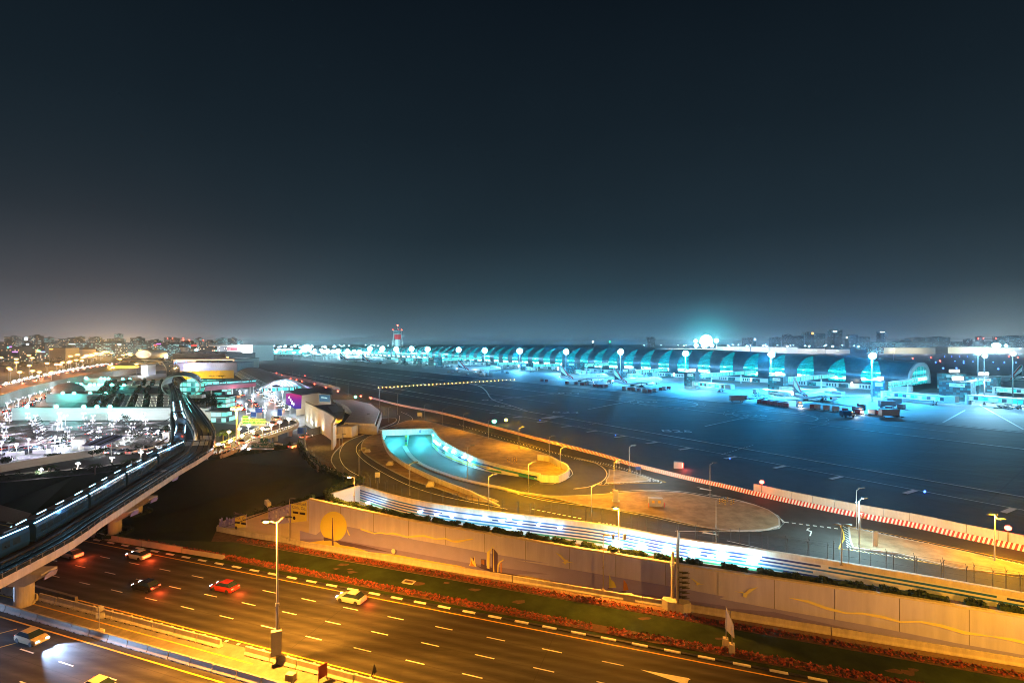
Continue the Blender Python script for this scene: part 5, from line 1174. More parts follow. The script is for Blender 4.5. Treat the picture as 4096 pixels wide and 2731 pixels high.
for i, (a, b, D0, c, D1, e) in enumerate(hs):
    x0 = X(X4((a+b)/2),D0); x1 = X(X4(c if c > e else (c+e)/2)+ (6 if D1 < 300 else 4),D1); w_ = max(2.5, abs(X(X4(b),D0)-X(X4(a),D0)))
    hedge('roof_hedge', f'{nth(i)} dark planted strip on the roof of the parking building', [V3(x0,D0,4.1), V3((x0+x1)/2,(D0+D1)/2,4.1), V3(x1,D1,4.1)], w_, 2.2, 'leaf_dark', 5, 'planted strips on the parking roof')
dm = thing('dome', 'small olive dome on the parking building roof', 'dome', G(273,1562,3.8)); mb = MB(); c = G(273,1562,3.8); mb.ball(c, 8.2, 20, 10, sc=(1,1,.62)); mb.build('shell', 'concrete', dm, smooth=True)
mb = MB(); mb.cyl(c, c+V3(0,0,.4), 8.5, n=24); mb.build('base_ring', 'concrete', dm)
tl = [(108,1625,218,5.9),(225,1625.5,218,5.9),(335,1626,218,5.9),(388,1626,219,5.9),(440,1625.5,219,5.9),(251,1572,285,5.2),(296,1572.5,285,5.2),(361,1573,285,5.2),(423,1574,285,5.4),(287,1536.6,355,4.5),(306,1536.6,355,4.5),(324,1537,355,4.5),(360,1538,355,4.5),(377,1538,355,4.5),(395,1538,355,4.5),(412,1538,355,4.5),(447,1539,340,5.2),(496,1541,335,5.4),(344,1512,414,5),(404,1513,414,5),(419,1514,414,5),(434,1514,414,5),(491,1516,400,5),(519,1517,395,5)]
for i, (x, y, D, z) in enumerate(tl):
    p = VD(x, y, D-1.2); t = thing('roof_lamp', f'{nth(i)} turquoise star-bright lamp on the parking building ledges', 'lamp', p, 0, 'turquoise lamps on the parking roof')
    mb = MB(); mb.cyl(p-V3(0,0,1.2), p, .12, n=6); mb.build('post', 'steel', t); mb = MB(); mb.ball(p, .8 if D < 300 else 1.0, 12, 8); mb.build('bulb', 'lamp_teal', t)
    if i in (0,1,2,4,5,6,8,10,12,15,17,19,21): light('POINT', p+V3(0,-1.8,.6), TEAL, 900, .6, t)
    if i in (1,4,7,8,16,17): light('POINT', p+V3(2,8,5), TEAL, 900, .6, t)
# white-blue floods washing the front wall
for x, D, pw, c_ in ((560,212,3300,(.75,1,.92)),(660,210,3600,(.75,1,.92)),(470,212,2600,(.8,.98,.95)),(380,212,1300,(.85,.9,1)),(200,212,1100,(.9,.85,1)),(100,212,900,(.95,.88,.85)),(830,213,1500,(.75,1,.9)),(240,279,800,(.9,.95,1)),(310,348,700,(.9,.9,1)),(380,406,700,(.9,.9,1))): light('POINT', V3(X(x,D),D-4,2.6), c_, pw*.38, .8)
op = thing('garage_opening', 'wide lit vehicle opening in the front wall of the parking building', 'gateway', V3(X(385,217.8),217.8,0)); mb = MB(); D = 217.7; mb.extr([V3(X(330,D),D,.1), V3(X(430,D),D,.1), V3(X(430,D),D,3.4), V3(X(375,D),D,3.2), V3(X(335,D),D,2.6)], (0,.2,0)); mb.build('recess', 'concrete', op)
# curved grey retaining wall of the raised highway, far left
gw = smoothpath([G(-300,1650,6) if False else V3(X(-260,225),225,0)]+[V3(X(x,d),d,0) for x, d in ((-60,248),(0,263),(106,312),(234,372),(361,440),(500,520),(581,570),(664,620))], 8)
gz_ = lambda p: H-((1583 if p.y < 263 else 0)-HY)*p.y/F if False else (6.0 if p.y < 300 else max(4.6, 6.0-(p.y-300)*.006))
ty = {0:1583,106:1555,234:1523,361:1498,500:1489,581:1484,664:1481}
wallthing('curved_wall', 'long curved grey retaining wall carrying the raised highway at the far left', 'wall', gw, .6, -.2, lambda p: 6.0, 'concrete', 'concrete_dark')
hp = [V3(p.x,p.y,5.2) for p in offs(gw, .8)]; hq = [V3(X(-300,330),330,5.2), V3(X(0,347),347,5.2), V3(X(100,404),404,5.2), V3(X(185,450),450,5.2), V3(X(266,510),510,5.2), V3(X(420,640),640,5.2), V3(X(560,760),760,5.2)]
patch('raised_highway', hp+list(reversed(hq)), 'asphalt')
patch('park_ground', [G(-800,1560,.05), G(0,1530,.05), G(180,1500,.05), G(420,1460,.05), G(560,1440,.05), G(900,1440,.05), G(600,1405,.05), G(0,1405,.05), G(-900,1405,.05)], 'sand')
patch('distant_road', [G(200,1492,.3), G(330,1492,.3), G(480,1446,.3), G(560,1422,.3), G(480,1415,.3), G(300,1446,.3)], 'asphalt')
# ---- vehicles with headlights on the raised highway
def farcar(c, p, yaw, lab, grp): return put_car(c, p, yaw, lab, grp)
P_ = smoothpath([a.lerp(b, .55) for a, b in zip([V3(X(x,D),D,5.25) for x, D in ((-60,300),(50,330),(140,385),(230,440),(330,520),(450,640),(540,740))], [V3(X(x,D),D,5.25) for x, D in ((-60,330),(50,365),(130,420),(210,475),(290,560),(430,680),(530,780))])], 4)
P1 = resample(P_, 9.5); lab = 'white car with glaring headlights in the queue on the raised highway'
mat('headlamp_lens', (.8,.8,.8), .2)
def glowcar(c, p, yaw, lab, grp, front=True, pw=500):
    o = put_car(c, p+V3(0,0,.02), yaw, lab, grp); s = 1 if front else -1
    light('POINT', p+V3(math.cos(yaw)*3.0*s, math.sin(yaw)*3.0*s, .8), (1,.88,.75) if front else (1,.12,.03), pw, .4, name='car_glow'); return o
for i, p in enumerate(P1[:44]):
    for ln in (-1,):
        t = P1[min(i+1,len(P1)-1)]-P1[max(i-1,0)]; n = V3(-t.y,t.x,0).normalized(); yaw = math.atan2(-t.y,-t.x)
        if i % 2 == 0: glowcar('car_white', p+n*3.2, yaw, lab, 'cars on the raised highway', True, 5200)
        else: put_car('car_white', p-n*.6, yaw, lab, 'cars on the raised highway')
        if i % 3 == 0: glowcar('car_silver', p-n*8, yaw+math.pi, 'silver car with red tail lights on the raised highway', 'cars driving away on the raised highway', False, 700)
for x, y in ((60,1545),(180,1520),(280,1500),(150,1540),(30,1570),(330,1492)):
    p = G(x,y,5.2); light('POINT', V3(p.x,p.y,13), (1,.36,.10), 12000, .6)
# ---- cylinders
for i, (x, yt, yb) in enumerate(((219,1683,1701),(192,1700,1722),(163,1718,1743),(129,1738,1769),(90,1766,1796))):
    b = G(x, yb); r = 14.5*b.y/F*1.05; h = (yb-yt)*b.y/F
    t = thing('vent_drum', f'{nth(i)} round white ventilation drum from the back in the car park lane', 'drum', b, 0, 'round drums in the car park')
    mb = MB(); mb.cyl(b, b+V3(0,0,h), r, n=24); mb.build('drum_wall', 'white_wall', t, smooth=False); mb = MB(); mb.cyl(b+V3(0,0,h), b+V3(0,0,h+.1), r*.86, n=24); mb.build('drum_top', 'roof_grey', t)
    mb = MB(); [mb.box(b+V3(r*math.cos(a)*1.005, r*math.sin(a)*1.005, h*.72), (.5,.06,h*.25), a+math.pi/2) for a in [-2.6+k*.35 for k in range(7)]]; mb.build('louvre', 'steel_dark', t)
# ---- shade canopies
mat('slat_brown', (.13,.105,.09), .6, var=.1)
cp = thing('shade_canopy', 'x', 'canopy'); mb = MB()
for k in range(9): mb.box((0,-2.2+k*.55,2.85+.02*k), (17,.20,.06))
mb.build('slat', 'slat_brown', cp); mb = MB()
for x in (-8.3,-2.8,2.8,8.3): mb.box((x,0,2.75), (.22,5.2,.18)); mb.cyl((x,0,0), (x,0,2.75), .09, n=6)
mb.build('frame', 'steel', cp); mb = MB(); mb.extr([(7.9,-2.6,2.9),(8.3,-2.6,2.9),(8.5,2.4,4.3),(8.2,2.4,4.3)], (0,.0,.18)); mb.build('fin', 'roof_dark', cp)
def lanex(y): return 232-(y-1690)*1.28
used = False; k_ = 0
for r, y in enumerate((1686,1693,1701,1710,1719,1729,1740,1752,1765,1778)):
    D = 2000*31.2/(y-HY); xp = -40
    wpx = 17.4/D*F
    while xp < 680:
        xc = xp+wpx/2
        lx = lanex(y)
        if not (lx-18 < xc < lx+62) and not (r >= 6 and 290 < xc < 420) and xc < 655-r*4:
            p = V3(X(xc,D), D*1.0, 0.05); p.y += X(xc,D)*-.0
            lab = 'slatted grey shade canopy over parked cars'
            if not used: cp.location = p; cp.rotation_euler = (0,0,.035); tag(cp, lab, 'canopy', 'shade canopies in the car park'); used = True
            else: dup(cp, p, .035, lab, 'shade canopies in the car park')
            for q in range(5):
                if random.random() < .62:
                    c = random.choice(('car_white','car_white','car_silver','car_black','car_red','car_cream')); put_car(c, p+V3(-7+q*3.2, .2, .03), math.pi/2+random.choice((0,math.pi)), f'{CN_[c]} car parked beneath the slatted canopies', f'{CN_[c]} cars parked under canopies')
        xp += wpx*1.02
# car park lamps
lp = thing('car_park_lamp', 'x', 'street lamp'); mb = MB(); mb.cyl((0,0,0), (0,0,4.2), .10, n=8); mb.build('pole', 'white_paint', lp)
for s in (-1,1): mb = MB(); mb.ball((s*.7,0,4.1), .17, 8, 5); mb.build('bulb', 'lamp_violet', lp)
used = False; i_ = 0
for r, y in enumerate((1692,1702,1712,1724,1738,1755,1775,1800)):
    D = 2000*H/(y-HY); nn = 6 if r < 5 else 5
    for k in range(nn):
        xc = 15+k*(660-r*6)/nn+random.uniform(-16,16)+ (r % 2)*20
        p = V3(X(xc,D), D, .05); lab = 'white twin lamp post among the car park canopies'
        if not used: lp.location = p; tag(lp, lab, 'street lamp', 'twin lamp posts in the car park'); used = True
        else: dup(lp, p, 0, lab, 'twin lamp posts in the car park')
        if (k+r) % 2 == 0: light('POINT', p+V3(0,-.8,2.3), (.80,.84,1), 900+r*60, .4)
fl = [(66,1842,(.9,.95,1)),(240,1812,(.8,1,1)),(493,1805,(.8,.95,1)),(632,1780,(.85,.9,1)),(115,1818,(.8,.7,1)),(7,1828,(.8,.7,1)),(220,1808,(.8,.7,1)),(590,1768,(.9,.9,1))]
for i, (x, y, c_) in enumerate(fl):
    p = G(x,y); t = thing('street_lamp', f'{nth(i)} slim white lamp post along the front edge of the car park', 'street lamp', p, 0, 'slim lamp posts at the car park edge'); mb = MB(); mb.cyl(p, p+V3(0,0,4.6), .09, .07, 6); mb.build('pole', 'white_paint', t)
    mb = MB(); mb.ball(p+V3(0,0,4.7), .36, 10, 6, sc=(1.2,1,.6)); mb.build('bulb', 'lamp_violet' if i > 3 else 'lamp_white', t); light('POINT', p+V3(0,0,4.2), c_, 1500, .3, t)
for i, (x, y) in enumerate(((165,1876),(312,1853),(448,1830),(564,1808))):
    p = G(x, y+32); h = 32*p.y/F; t = thing('street_lamp', f'{nth(i)} lamp with flat glowing head on the hedge road below the car park wall', 'street lamp', p); mb = MB(); mb.cyl(p, p+V3(0,0,h-.2), .07, n=6); mb.build('pole', 'pole_grey', t)
    mb = MB(); mb.ball(p+V3(0,0,h), .42, 12, 6, sc=(1.5,1,.5)); mb.build('bulb', 'lamp_white', t); light('POINT', p+V3(0,-.4,h-.5), (1,.86,.75), 420, .3, t)
wallthing('car_park_wall', 'cream parapet wall along the front of the car park', 'wall', smoothpath([V3(X(x,D),D,0) for x, D in ((-300,118),(0,131),(255,143.5),(500,156),(655,167))], 5), .35, -.2, lambda p: 1.9, 'cream_wall', 'concrete_light')
wallthing('service_wall', 'low tan railing wall of the road under the car park', 'wall', smoothpath([G(*p) for p in ((-300,1950),(0,1912),(140,1900),(300,1889),(500,1862))], 5), .2, 0, lambda p: .9, 'cream_wall')
patch('road_lane', [G(-300,1880,.07), G(0,1845,.07), G(250,1821,.07), G(500,1796,.07), G(668,1778,.07), G(668,1790,.07), G(500,1812,.07), G(255,1840,.07), G(0,1862,.07)], 'asphalt')
mb = MB()
for k in range(30):
    f = k/30; x = f*660; y = 1840-f*66; flat(mb, [G(x,y,.09), G(x+11,y-1.1,.09)], .3)
struct(mb.build('road_marking_white', 'white_paint', fix=False))
hedge('hedge', 'long dark hedge along the top of the left lawn', [G(-300,1957),G(0,1922),(G(300,1897)),G(576,1866),G(640,1858)], 1.6, 1.6, 'leaf_dark', 16)
hedge('hedge', 'dark hedge along the back of the big lawn right of the viaduct', [G(834,1838),G(1000,1816),G(1195,1786),G(1222,1828),G(1262,1870),G(1330,1905),G(1400,1925)], 1.8, 1.7, 'leaf_dark', 22)
# planters, booths, toll canopy
for i, (x, y, w_) in enumerate(((60,1822,4.2),(167,1813,4.2),(258,1802,3.8),(353,1792,2.4),(458,1786,3.2),(546,1780,3.0),(632,1771,2.8),(315,1772,3.2),(475,1752,5),(390,1757,4))):
    p = G(x,y); t = thing('planter', f'{nth(i)} long white planter from the left at the car park entrance', 'planter', p, 0, 'white planters in the car park'); mb = MB(); mb.box(p+V3(0,0,.6), (w_,1.6,1.2)); mb.build('trough', 'white_wall', t)
    mb = MB()
    for _ in range(60): c = p+V3(random.uniform(-w_/2,w_/2), random.uniform(-.6,.6), 1.2+random.random()*.35); u = V3(random.gauss(0,1),random.gauss(0,1),random.gauss(0,1)).normalized()*.16; v = V3(random.gauss(0,1),random.gauss(0,1),random.gauss(0,1)).normalized()*.14; mb.poly([c-u,c-v,c+u,c+v])
    mb.build('shrub', 'leaf', t, fix=False)
for i, (x, yb) in enumerate(((304,1800),(488,1786),(665,1768))):
    p = G(x,yb); t = thing('ticket_booth', f'{nth(i)} cream kiosk with a grey shutter from the left', 'kiosk', p); mb = MB(); mb.box(p+V3(0,.8,1.5), (2.3,2,3.0)); mb.build('wall', 'cream_wall', t); mb = MB(); mb.box(p+V3(0,.8,3.1), (2.7,2.4,.22)); mb.build('roof', 'concrete_light', t); mb = MB(); mb.box(p+V3(0,-.23,1.2), (1.3,.06,1.9)); mb.build('shutter', 'box_grey', t)
p = G(395,1822); t = thing('toll_canopy', 'tilted flat canopy with dark stripes over the ticket lane', 'canopy', p); mb = MB(); mb.extr([p+V3(-3.6,-2,3.3), p+V3(3.2,-2,3.3), p+V3(5.0,4.5,5.2), p+V3(-1.6,4.5,5.2)], (0,0,.15)); mb.build('roof', 'mural_base', t)
mb = MB(); [mb.extr([p+V3(-1.6+a,-2.02,3.47), p+V3(-1.1+a,-2.02,3.47), p+V3(.9+a,4.52,5.37), p+V3(.4+a,4.52,5.37)], (0,0,.05)) for a in (0,2.6)]; mb.build('stripe', 'roof_dark', t); mb = MB(); [mb.cyl(p+V3(a,1,0), p+V3(a,1,4.2), .15, n=8) for a in (-1.5,1,3)]; mb.build('column', 'white_paint', t); light('POINT', p+V3(0,0,2.5), (.85,.95,1), 700, .4, t)
# trees
def tree(p, h, r, label, m='leaf_dark', n=380, group=None, name='tree', trunk=.35):
    p = Vector(p); t = thing(name, label, 'tree', p, 0, group); mb = MB(); top = p+V3(0,0,h*.62); mb.cyl(p, top, .16*h/5, .07*h/5, 7)
    for k in range(5): a = k*1.3; mb.cyl(p+V3(0,0,h*(.35+.05*k)), p+V3(math.cos(a)*r*.6, math.sin(a)*r*.6, h*(.65+.04*k)), .06*h/5, .02, 5)
    mb.build('trunk', 'bark', t); mb = MB(); cs = [V3(random.gauss(0,.4)*r, random.gauss(0,.4)*r, h*random.uniform(.55,.9)) for _ in range(9)]
    for _ in range(n):
        c = random.choice(cs); d = V3(random.gauss(0,1),random.gauss(0,1),random.gauss(0,1)).normalized()*r*.42*random.random()**.4; q = p+c+d; s = .12+.035*h
        u = V3(random.gauss(0,1),random.gauss(0,1),random.gauss(0,1)).normalized()*s; v = V3(random.gauss(0,1),random.gauss(0,1),random.gauss(0,1)).normalized()*s*.8; mb.poly([q-u,q-v,q+u,q+v])
    mb.build('crown', m, t, fix=False); return t
def palm(p, h, label, group=None, n=12, Lf=2.2):
    p = Vector(p); t = thing('palm_tree', label, 'palm tree', p, 0, group); mb = MB(); mb.cyl(p, p+V3(0,0,h), .2, .15, 8); mb.build('trunk', 'bark', t); mb = MB(); top = p+V3(0,0,h)
    for k in range(n):
        a = 6.283*k/n+random.uniform(-.2,.2); d = V3(math.cos(a),math.sin(a),0); up = random.uniform(.2,.9); pts = [top+d*(Lf*s)+V3(0,0,up*Lf*s*(1-s*1.25)) for s in (0,.25,.5,.75,1)]; nrm = V3(-d.y,d.x,0)
        for i in range(4):
            w0, w1 = (.12,.3,.34,.26,.04)[i:i+2]; mb.add([pts[i]-nrm*w0-V3(0,0,.1), pts[i], pts[i+1], pts[i+1]-nrm*w1-V3(0,0,.1)], [(0,1,2,3)]); mb.add([pts[i]+nrm*w0-V3(0,0,.1), pts[i], pts[i+1], pts[i+1]+nrm*w1-V3(0,0,.1)], [(0,1,2,3)])
    mb.build('crown', 'leaf', t, fix=False); return t
tlist = [(786,1626,5,3),(800,1618,7,4),(812,1625,6,3.6),(826,1622,7,4),(842,1628,5,3.5),(855,1630,5,3.2),(820,1606,6,4),(868,1633,4,2.6)]
for i, (x, y, h, r) in enumerate(tlist): tree(G(x,y+6), h, r, f'{nth(i)} dark bushy tree in the clump beside the station', n=420, group='tree clump beside the station')
for i, (x, y) in enumerate(((545,1806),(558,1803),(574,1800),(588,1797),(370,1827),(392,1824),(404,1822),(423,1819),(198,1845),(216,1843),(236,1840),(10,1862),(20,1861),(34,1858))): tree(G(x,y+4), 2.6, 1.1, f'{nth(i)} small clipped tree in the row along the car park parapet', n=120, group='small trees along the car park parapet')
for i, (x, y) in enumerate(((548,1782),(502,1700),(663,1752),(55,1806),(268,1790))): tree(G(x,y), 4.6, 2.0, f'{nth(i)} thin small-leaved tree in the car park', n=110, group='thin trees in the car park')
for i, (x, y) in enumerate(((380,1898),(195,1905),(520,1876),(1010,1520))): palm(G(x,y), 2.4, f'{nth(i)} palm from the left near the hedge road', 'palms by the hedge road')
# lawn area palm in yellow light, left of the ramp
for i, (x, y) in enumerate(((872,1824),(893,1765),(905,1752),(925,1760))): palm(G(x,y), 2.6, f'{nth(i)} palm catching yellow light beside the elevated ramp', 'palms beside the elevated ramp', Lf=2.8)

for i in range(44):
    f = random.random(); x = 20+f*235+random.uniform(-8,26); y = 1648-f*100+random.uniform(-2,16)
    if x > 45 and y > 1632: continue
    c = random.choice(('car_white','car_silver','car_black','car_white')); put_car(c, G(x,y,.08), 2.2+random.choice((0,math.pi)), f'{CN_[c]} car parked in the strip below the curved grey wall', f'{CN_[c]} cars below the curved wall')
for i in range(12):
    f = i/11; p = G(30+f*245, 1642-f*98+4, .08); dup(lp, p, 0, 'white twin lamp in the strip below the curved grey wall', 'twin lamps below the curved wall')
    if i % 2 == 0: light('POINT', p+V3(0,-.5,3.4), (.7,.88,1), 1500, .4)
# ================================================================ STATION, BRIDGES, TERMINAL ROOF
def boxT(name, label, cat): return thing(name, label, cat)
ST = thing('metro_station', 'oval shell station with glowing turquoise glass front astride the viaduct', 'station', V3(-190,300,0))
def oval(cx, D, cz, rx, rz, n=32): return [V3(cx+rx*math.cos(2*math.pi*k/n), D, cz+rz*math.sin(2*math.pi*k/n)) for k in range(n)]
SD = 250; cxs = X(735,SD); czs = H-(1546-HY)*SD/F; ax = V3(-.50,.86,0)
rings = []; 
for f, rr, dz in ((0,1.0,0),(6,1.04,.3),(16,1.05,.6),(30,.98,.5),(42,.82,0)):
    c = V3(cxs-1.5,SD,czs+dz)+ax*f; rings.append([c+V3(9.8*rr*math.cos(a),0,5.6*rr*math.sin(a)) for a in [2*math.pi*k/32 for k in range(32)]])
mb = MB(); mb.loft([r[-3:]+r[:18] for r in rings], closed=False); mb.build('shell', 'white_wall', ST, smooth=True)
mb = MB(); r0 = [p+V3(0,-.2,0) for p in rings[0]]; r1 = [p+V3(0,.8,0) for p in rings[0]]; ri = [V3(cxs-1.5,SD-.2,czs)+(p-V3(cxs-1.5,SD-.2,czs))*.94 for p in r0]
mb.loft([r0, r1], cap=False); mb.loft([r0, ri], cap=False); mb.build('rim', 'concrete_light', ST)
g = [V3(cxs+3.4,SD+1.5,czs-.4)+V3(6.4*math.cos(a),0,4.3*math.sin(a)) for a in [2*math.pi*k/28 for k in range(28)]]; mb = MB(); mb.poly(g); mb.build('glass_front', 'glass_green_lit', ST, fix=False)
mb = MB(); c = V3(cxs+3.4,SD+1,czs-4.9); mb.box(c, (12,3,1.6)); mb.build('concourse_floor', 'concrete', ST)
light('POINT', V3(cxs+3.4,SD-1.5,czs+.5), (.2,1,.9), 900, .6, ST); light('POINT', V3(cxs+3.4,SD+7,czs+1), (.3,1,.9), 900, .6, ST)
FB = thing('footbridge', 'long maroon-sided footbridge from the station to the vaulted terminal', 'footbridge', V3(-150,300,0))
a, b = VD(806,1557,260), VD(1010,1540,322); u = (b-a).normalized()
mb = MB(); mb.loft([[p+V3(0,0,-1.1), p+V3(0,0,1.1), p+V3(0,4,1.1), p+V3(0,4,-1.1)] for p in (a,b)]); mb.build('side_panel', 'pink_panel', FB)
mb = MB(); mb.loft([[p+V3(0,-.4,1.15), p+V3(0,-.4,1.5), p+V3(0,5,2.1), p+V3(0,5,1.15)] for p in (a,b)]); mb.build('roof', 'roof_dark', FB)
mb = MB(); mb.loft([[p+V3(0,.3,1.5), p+V3(0,5.2,2.8), p+V3(0,5.4,2.8), p+V3(0,.4,1.5)] for p in (a,b)]); mb.build('glazing', 'bridge_glass', FB)
mb = MB()
for f in (.12,.5,.9): c = a.lerp(b,f); mb.cyl((c.x,c.y+2,0),(c.x,c.y+2,c.z-1.1), .4, n=10)
mb.build('column', 'concrete_light', FB)
GB = thing('glass_bridge', 'flat-roofed glazed bridge glowing pale green behind the maroon footbridge', 'footbridge', V3(-160,360,0))
a, b = VD(795,1527,355), VD(1004,1532,355); mb = MB(); mb.loft([[p+V3(0,q,z) for q, z in ((0,-1.3),(0,1.7),(5,1.7),(5,-1.3))] for p in (a,b)]); mb.build('glazing', 'glass_green_lit', GB)
mb = MB(); mb.loft([[p+V3(0,q,z) for q, z in ((-.6,1.72),(-.6,2.1),(6,2.1),(6,1.72))] for p in (a,b)]); mb.build('roof', 'roof_dark', GB)
mb = MB(); [mb.cyl((a.lerp(b,f).x,357,0),(a.lerp(b,f).x,357,a.z-1.3), .4) for f in (.1,.4,.7,.95)]; mb.build('column', 'concrete_light', GB)
# vaulted hall
VH = thing('vaulted_terminal', 'terminal hall under a long grey barrel vault with a striped lit end arch', 'building', V3(-154,340,0))
E1 = V3(.837,.548,0); AX = V3(-108,165,0); C0_ = V3(-154.5,340,0)
prof = [(-15.5,2.4),(-13.5,4.4),(-11,6.2),(-8,7.8),(-4.5,8.9),(-.5,9.3),(3.5,8.9),(7,7.6),(10.5,5.4),(13.2,2.8),(15.5,-.1)]
def VR(f, off=0.0, k=1.0): return [C0_+AX*f+E1*(s*k)+V3(0,0,z*k+off) for s, z in prof]
mb = MB(); mb.loft([VR(f)+list(reversed(VR(f,-.5,.98))) for f in (0,.25,.5,.75,1.0)]); mb.build('vault_roof', 'roof_grey', VH)
mb = MB(); mb.loft([VR(f,.12,1.015)+list(reversed(VR(f,.02,1.0))) for f in (-.02,.02)]); mb.build('arch_rim', 'box_grey', VH)
mb = MB()
for k in range(16): f = k/15; pp = VR(f,.14); mb.cyl(pp[0], pp[2], .14, n=5)
for s in (0,1,2): mb.cyl(VR(0,.16)[s], VR(1,.16)[s], .13, n=5)
mb.build('eave_rib', 'steel', VH)
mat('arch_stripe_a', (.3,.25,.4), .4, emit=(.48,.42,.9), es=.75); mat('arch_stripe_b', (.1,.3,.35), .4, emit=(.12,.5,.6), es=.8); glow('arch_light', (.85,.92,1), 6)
mb = MB(); ins = lambda k: [C0_+AX*(.03+k*.17)+E1*(s*(.97-.05*k))+V3(0,0,z*(.97-.05*k)) for s, z in prof]
for j in range(len(prof)-1):
    a0_, a1_ = ins(0), ins(1); mb.add([a0_[j],a0_[j+1],a1_[j+1],a1_[j]], [(0,1,2,3)], j % 2)
back = ins(1)+[V3(ins(1)[-1].x,ins(1)[-1].y,0), V3(ins(1)[0].x,ins(1)[0].y,0)]
mb.build('arch_soffit', ['arch_stripe_a','arch_stripe_b'], VH, fix=False)
mb = MB(); ctr = C0_+AX*.2; n_b = 9
for k in range(n_b):
    s0, s1 = .28+.08*k*.95, .28+.08*(k+.9)*.95
    q = [C0_+AX*(.2-.0)+E1*(s*s0)+V3(0,0,z*s0) for s, z in prof]; w = [C0_+AX*.2+E1*(s*s1)+V3(0,0,z*s1) for s, z in prof]
    for j in range(len(q)-1): mb.add([q[j],q[j+1],w[j+1],w[j]], [(0,1,2,3)], k % 2)
mb.build('end_stripe', ['arch_stripe_a','arch_stripe_b'], VH, fix=False)
mb = MB()
for k in range(1,9,2):
    s1 = .28+.08*k*.95; w = [C0_+AX*.197+E1*(s*s1)+V3(0,0,z*s1) for s, z in prof]
    for j in range(len(w)-1):
        for f in (.15,.65): c = w[j].lerp(w[j+1], f); d = w[j].lerp(w[j+1], f+.3); mb.cyl(c, d, .16, n=5)
mb.build('light_strip', 'arch_light', VH, fix=False)
mb = MB(); mb.box(C0_+AX*.1+V3(0,0,1.2), (24,8,2.4), math.atan2(E1.y,E1.x)); mb.build('entrance_hall', 'bridge_glass', VH)
mb = MB(); mb.extr([C0_+AX*.03+E1*14.8+V3(0,0,.1), C0_+AX*.0+E1*21+V3(0,0,.1), C0_+AX*.03+E1*13.0+V3(0,0,4.2)], (-.4,.6,0)); mb.build('side_wing', 'arch_stripe_a', VH)
for f, s, z, pw in ((-.08,-8,3.5,3600),(-.05,2,4,4200),(-.07,10,3,3200),(.08,-4,4.5,3000),(.4,-20,3,2600),(.2,-20,3,2600),(.6,-20,3,2000)): light('POINT', C0_+AX*f+E1*s+V3(0,0,z), (.70,.86,1), pw*.5, .8, VH)
# forecourt lighting and masts
for i, (x, y) in enumerate(((905,1580),(960,1600),(1010,1632),(1060,1600),(1100,1640),(1130,1600),(985,1660),(930,1622),(1085,1572),(1160,1660),(1060,1690),(1015,1575))):
    p = G(x,y); t = thing('street_lamp', f'{nth(i)} white post lamp on the bright arrivals forecourt', 'street lamp', p, 0, 'white post lamps on the forecourt'); mb = MB(); mb.cyl(p, p+V3(0,0,5), .1, n=6); mb.build('pole', 'white_paint', t); mb = MB(); mb.ball(p+V3(0,0,5.2), .5, 10, 6, sc=(1,1,.6)); mb.build('bulb', 'lamp_white', t)
    light('POINT', p+V3(0,-.4,4.6), (.66,.88,1), 2300, .4, t)
# cars and taxis on the forecourt
random.seed(21)
fc = []
for i in range(46):
    row = i % 4; f = random.random(); x = (885,945,1020,1075)[row]+f*(115,125,120,70)[row]; y = 1562+f*(100,95,85,80)[row]+random.uniform(-3,3)
    if x > 1140 and y < 1600: continue
    p = G(x,y,.06); yaw = math.atan2(-1,.72)+random.uniform(-.12,.12); c = random.choice(('car_cream','car_white','car_silver','car_red','car_black','car_white'))
    put_car(c, p, yaw+ (math.pi if row < 2 else 0), f'{CN_[c]} car waiting on the bright arrivals forecourt', f'{CN_[c]} cars on the forecourt')
    if i % 3 == 0: light('POINT', p+V3(-.5,-2.4,.7), (1,.22,.04), 260, .3, name='tail_glow')
for i, (x, y) in enumerate(((1060,1720),(1090,1700),(1105,1680),(1020,1752),(960,1775),(1225,1752),(1180,1790),(1240,1735),(905,1790))):
    z = 4.6 if i < 3 else (4.2 if i in (3,4) else (2.6 if i == 8 else .06)); p = G(x,y,z); put_car('car_silver' if i % 2 else 'car_white', p, 2.3 if i < 5 or i == 8 else 1.2, f'{nth(i)} {"silver" if i % 2 else "white"} car driving on the ramps below the green signs', 'cars on the ramps'); light('POINT', p+V3(.8,-2.2,.8), (1,.16,.03), 320, .3, name='tail_glow')
# elevated ramp
RP = thing('elevated_ramp', 'curved elevated road ramp with lit balustrades under the green sign gantry', 'ramp', G(1000,1800))
nr = [(829,1824,.9),(885,1809,1.8),(949,1783,3),(1013,1751,4),(1083,1728,4.8),(1140,1709,5),(1183,1694,5),(1193,1683,5),(1172,1672,5),(1110,1664,5)]
fr = [(846,1780,.9),(893,1765,1.8),(949,1744,3),(1013,1716,4),(1066,1697,4.8),(1105,1684,5),(1130,1679,5),(1132,1675,5),(1115,1668,5),(1085,1662,5)]
Np, Fp = smoothpath([G(*p) for p in nr], 2), smoothpath([G(*p) for p in fr], 2); m_ = max(len(Np),len(Fp)); Np = [at(Np,k/(m_-1)) for k in range(m_)]; Fp = [at(Fp,k/(m_-1)) for k in range(m_)]
mb = MB(); mb.loft([[n+V3(0,0,-.9), f+V3(0,0,-.9), f+V3(0,0,-1.7), n+V3(0,0,-1.7)] for n, f in zip(Np,Fp)]); mb.build('deck', 'asphalt', RP)
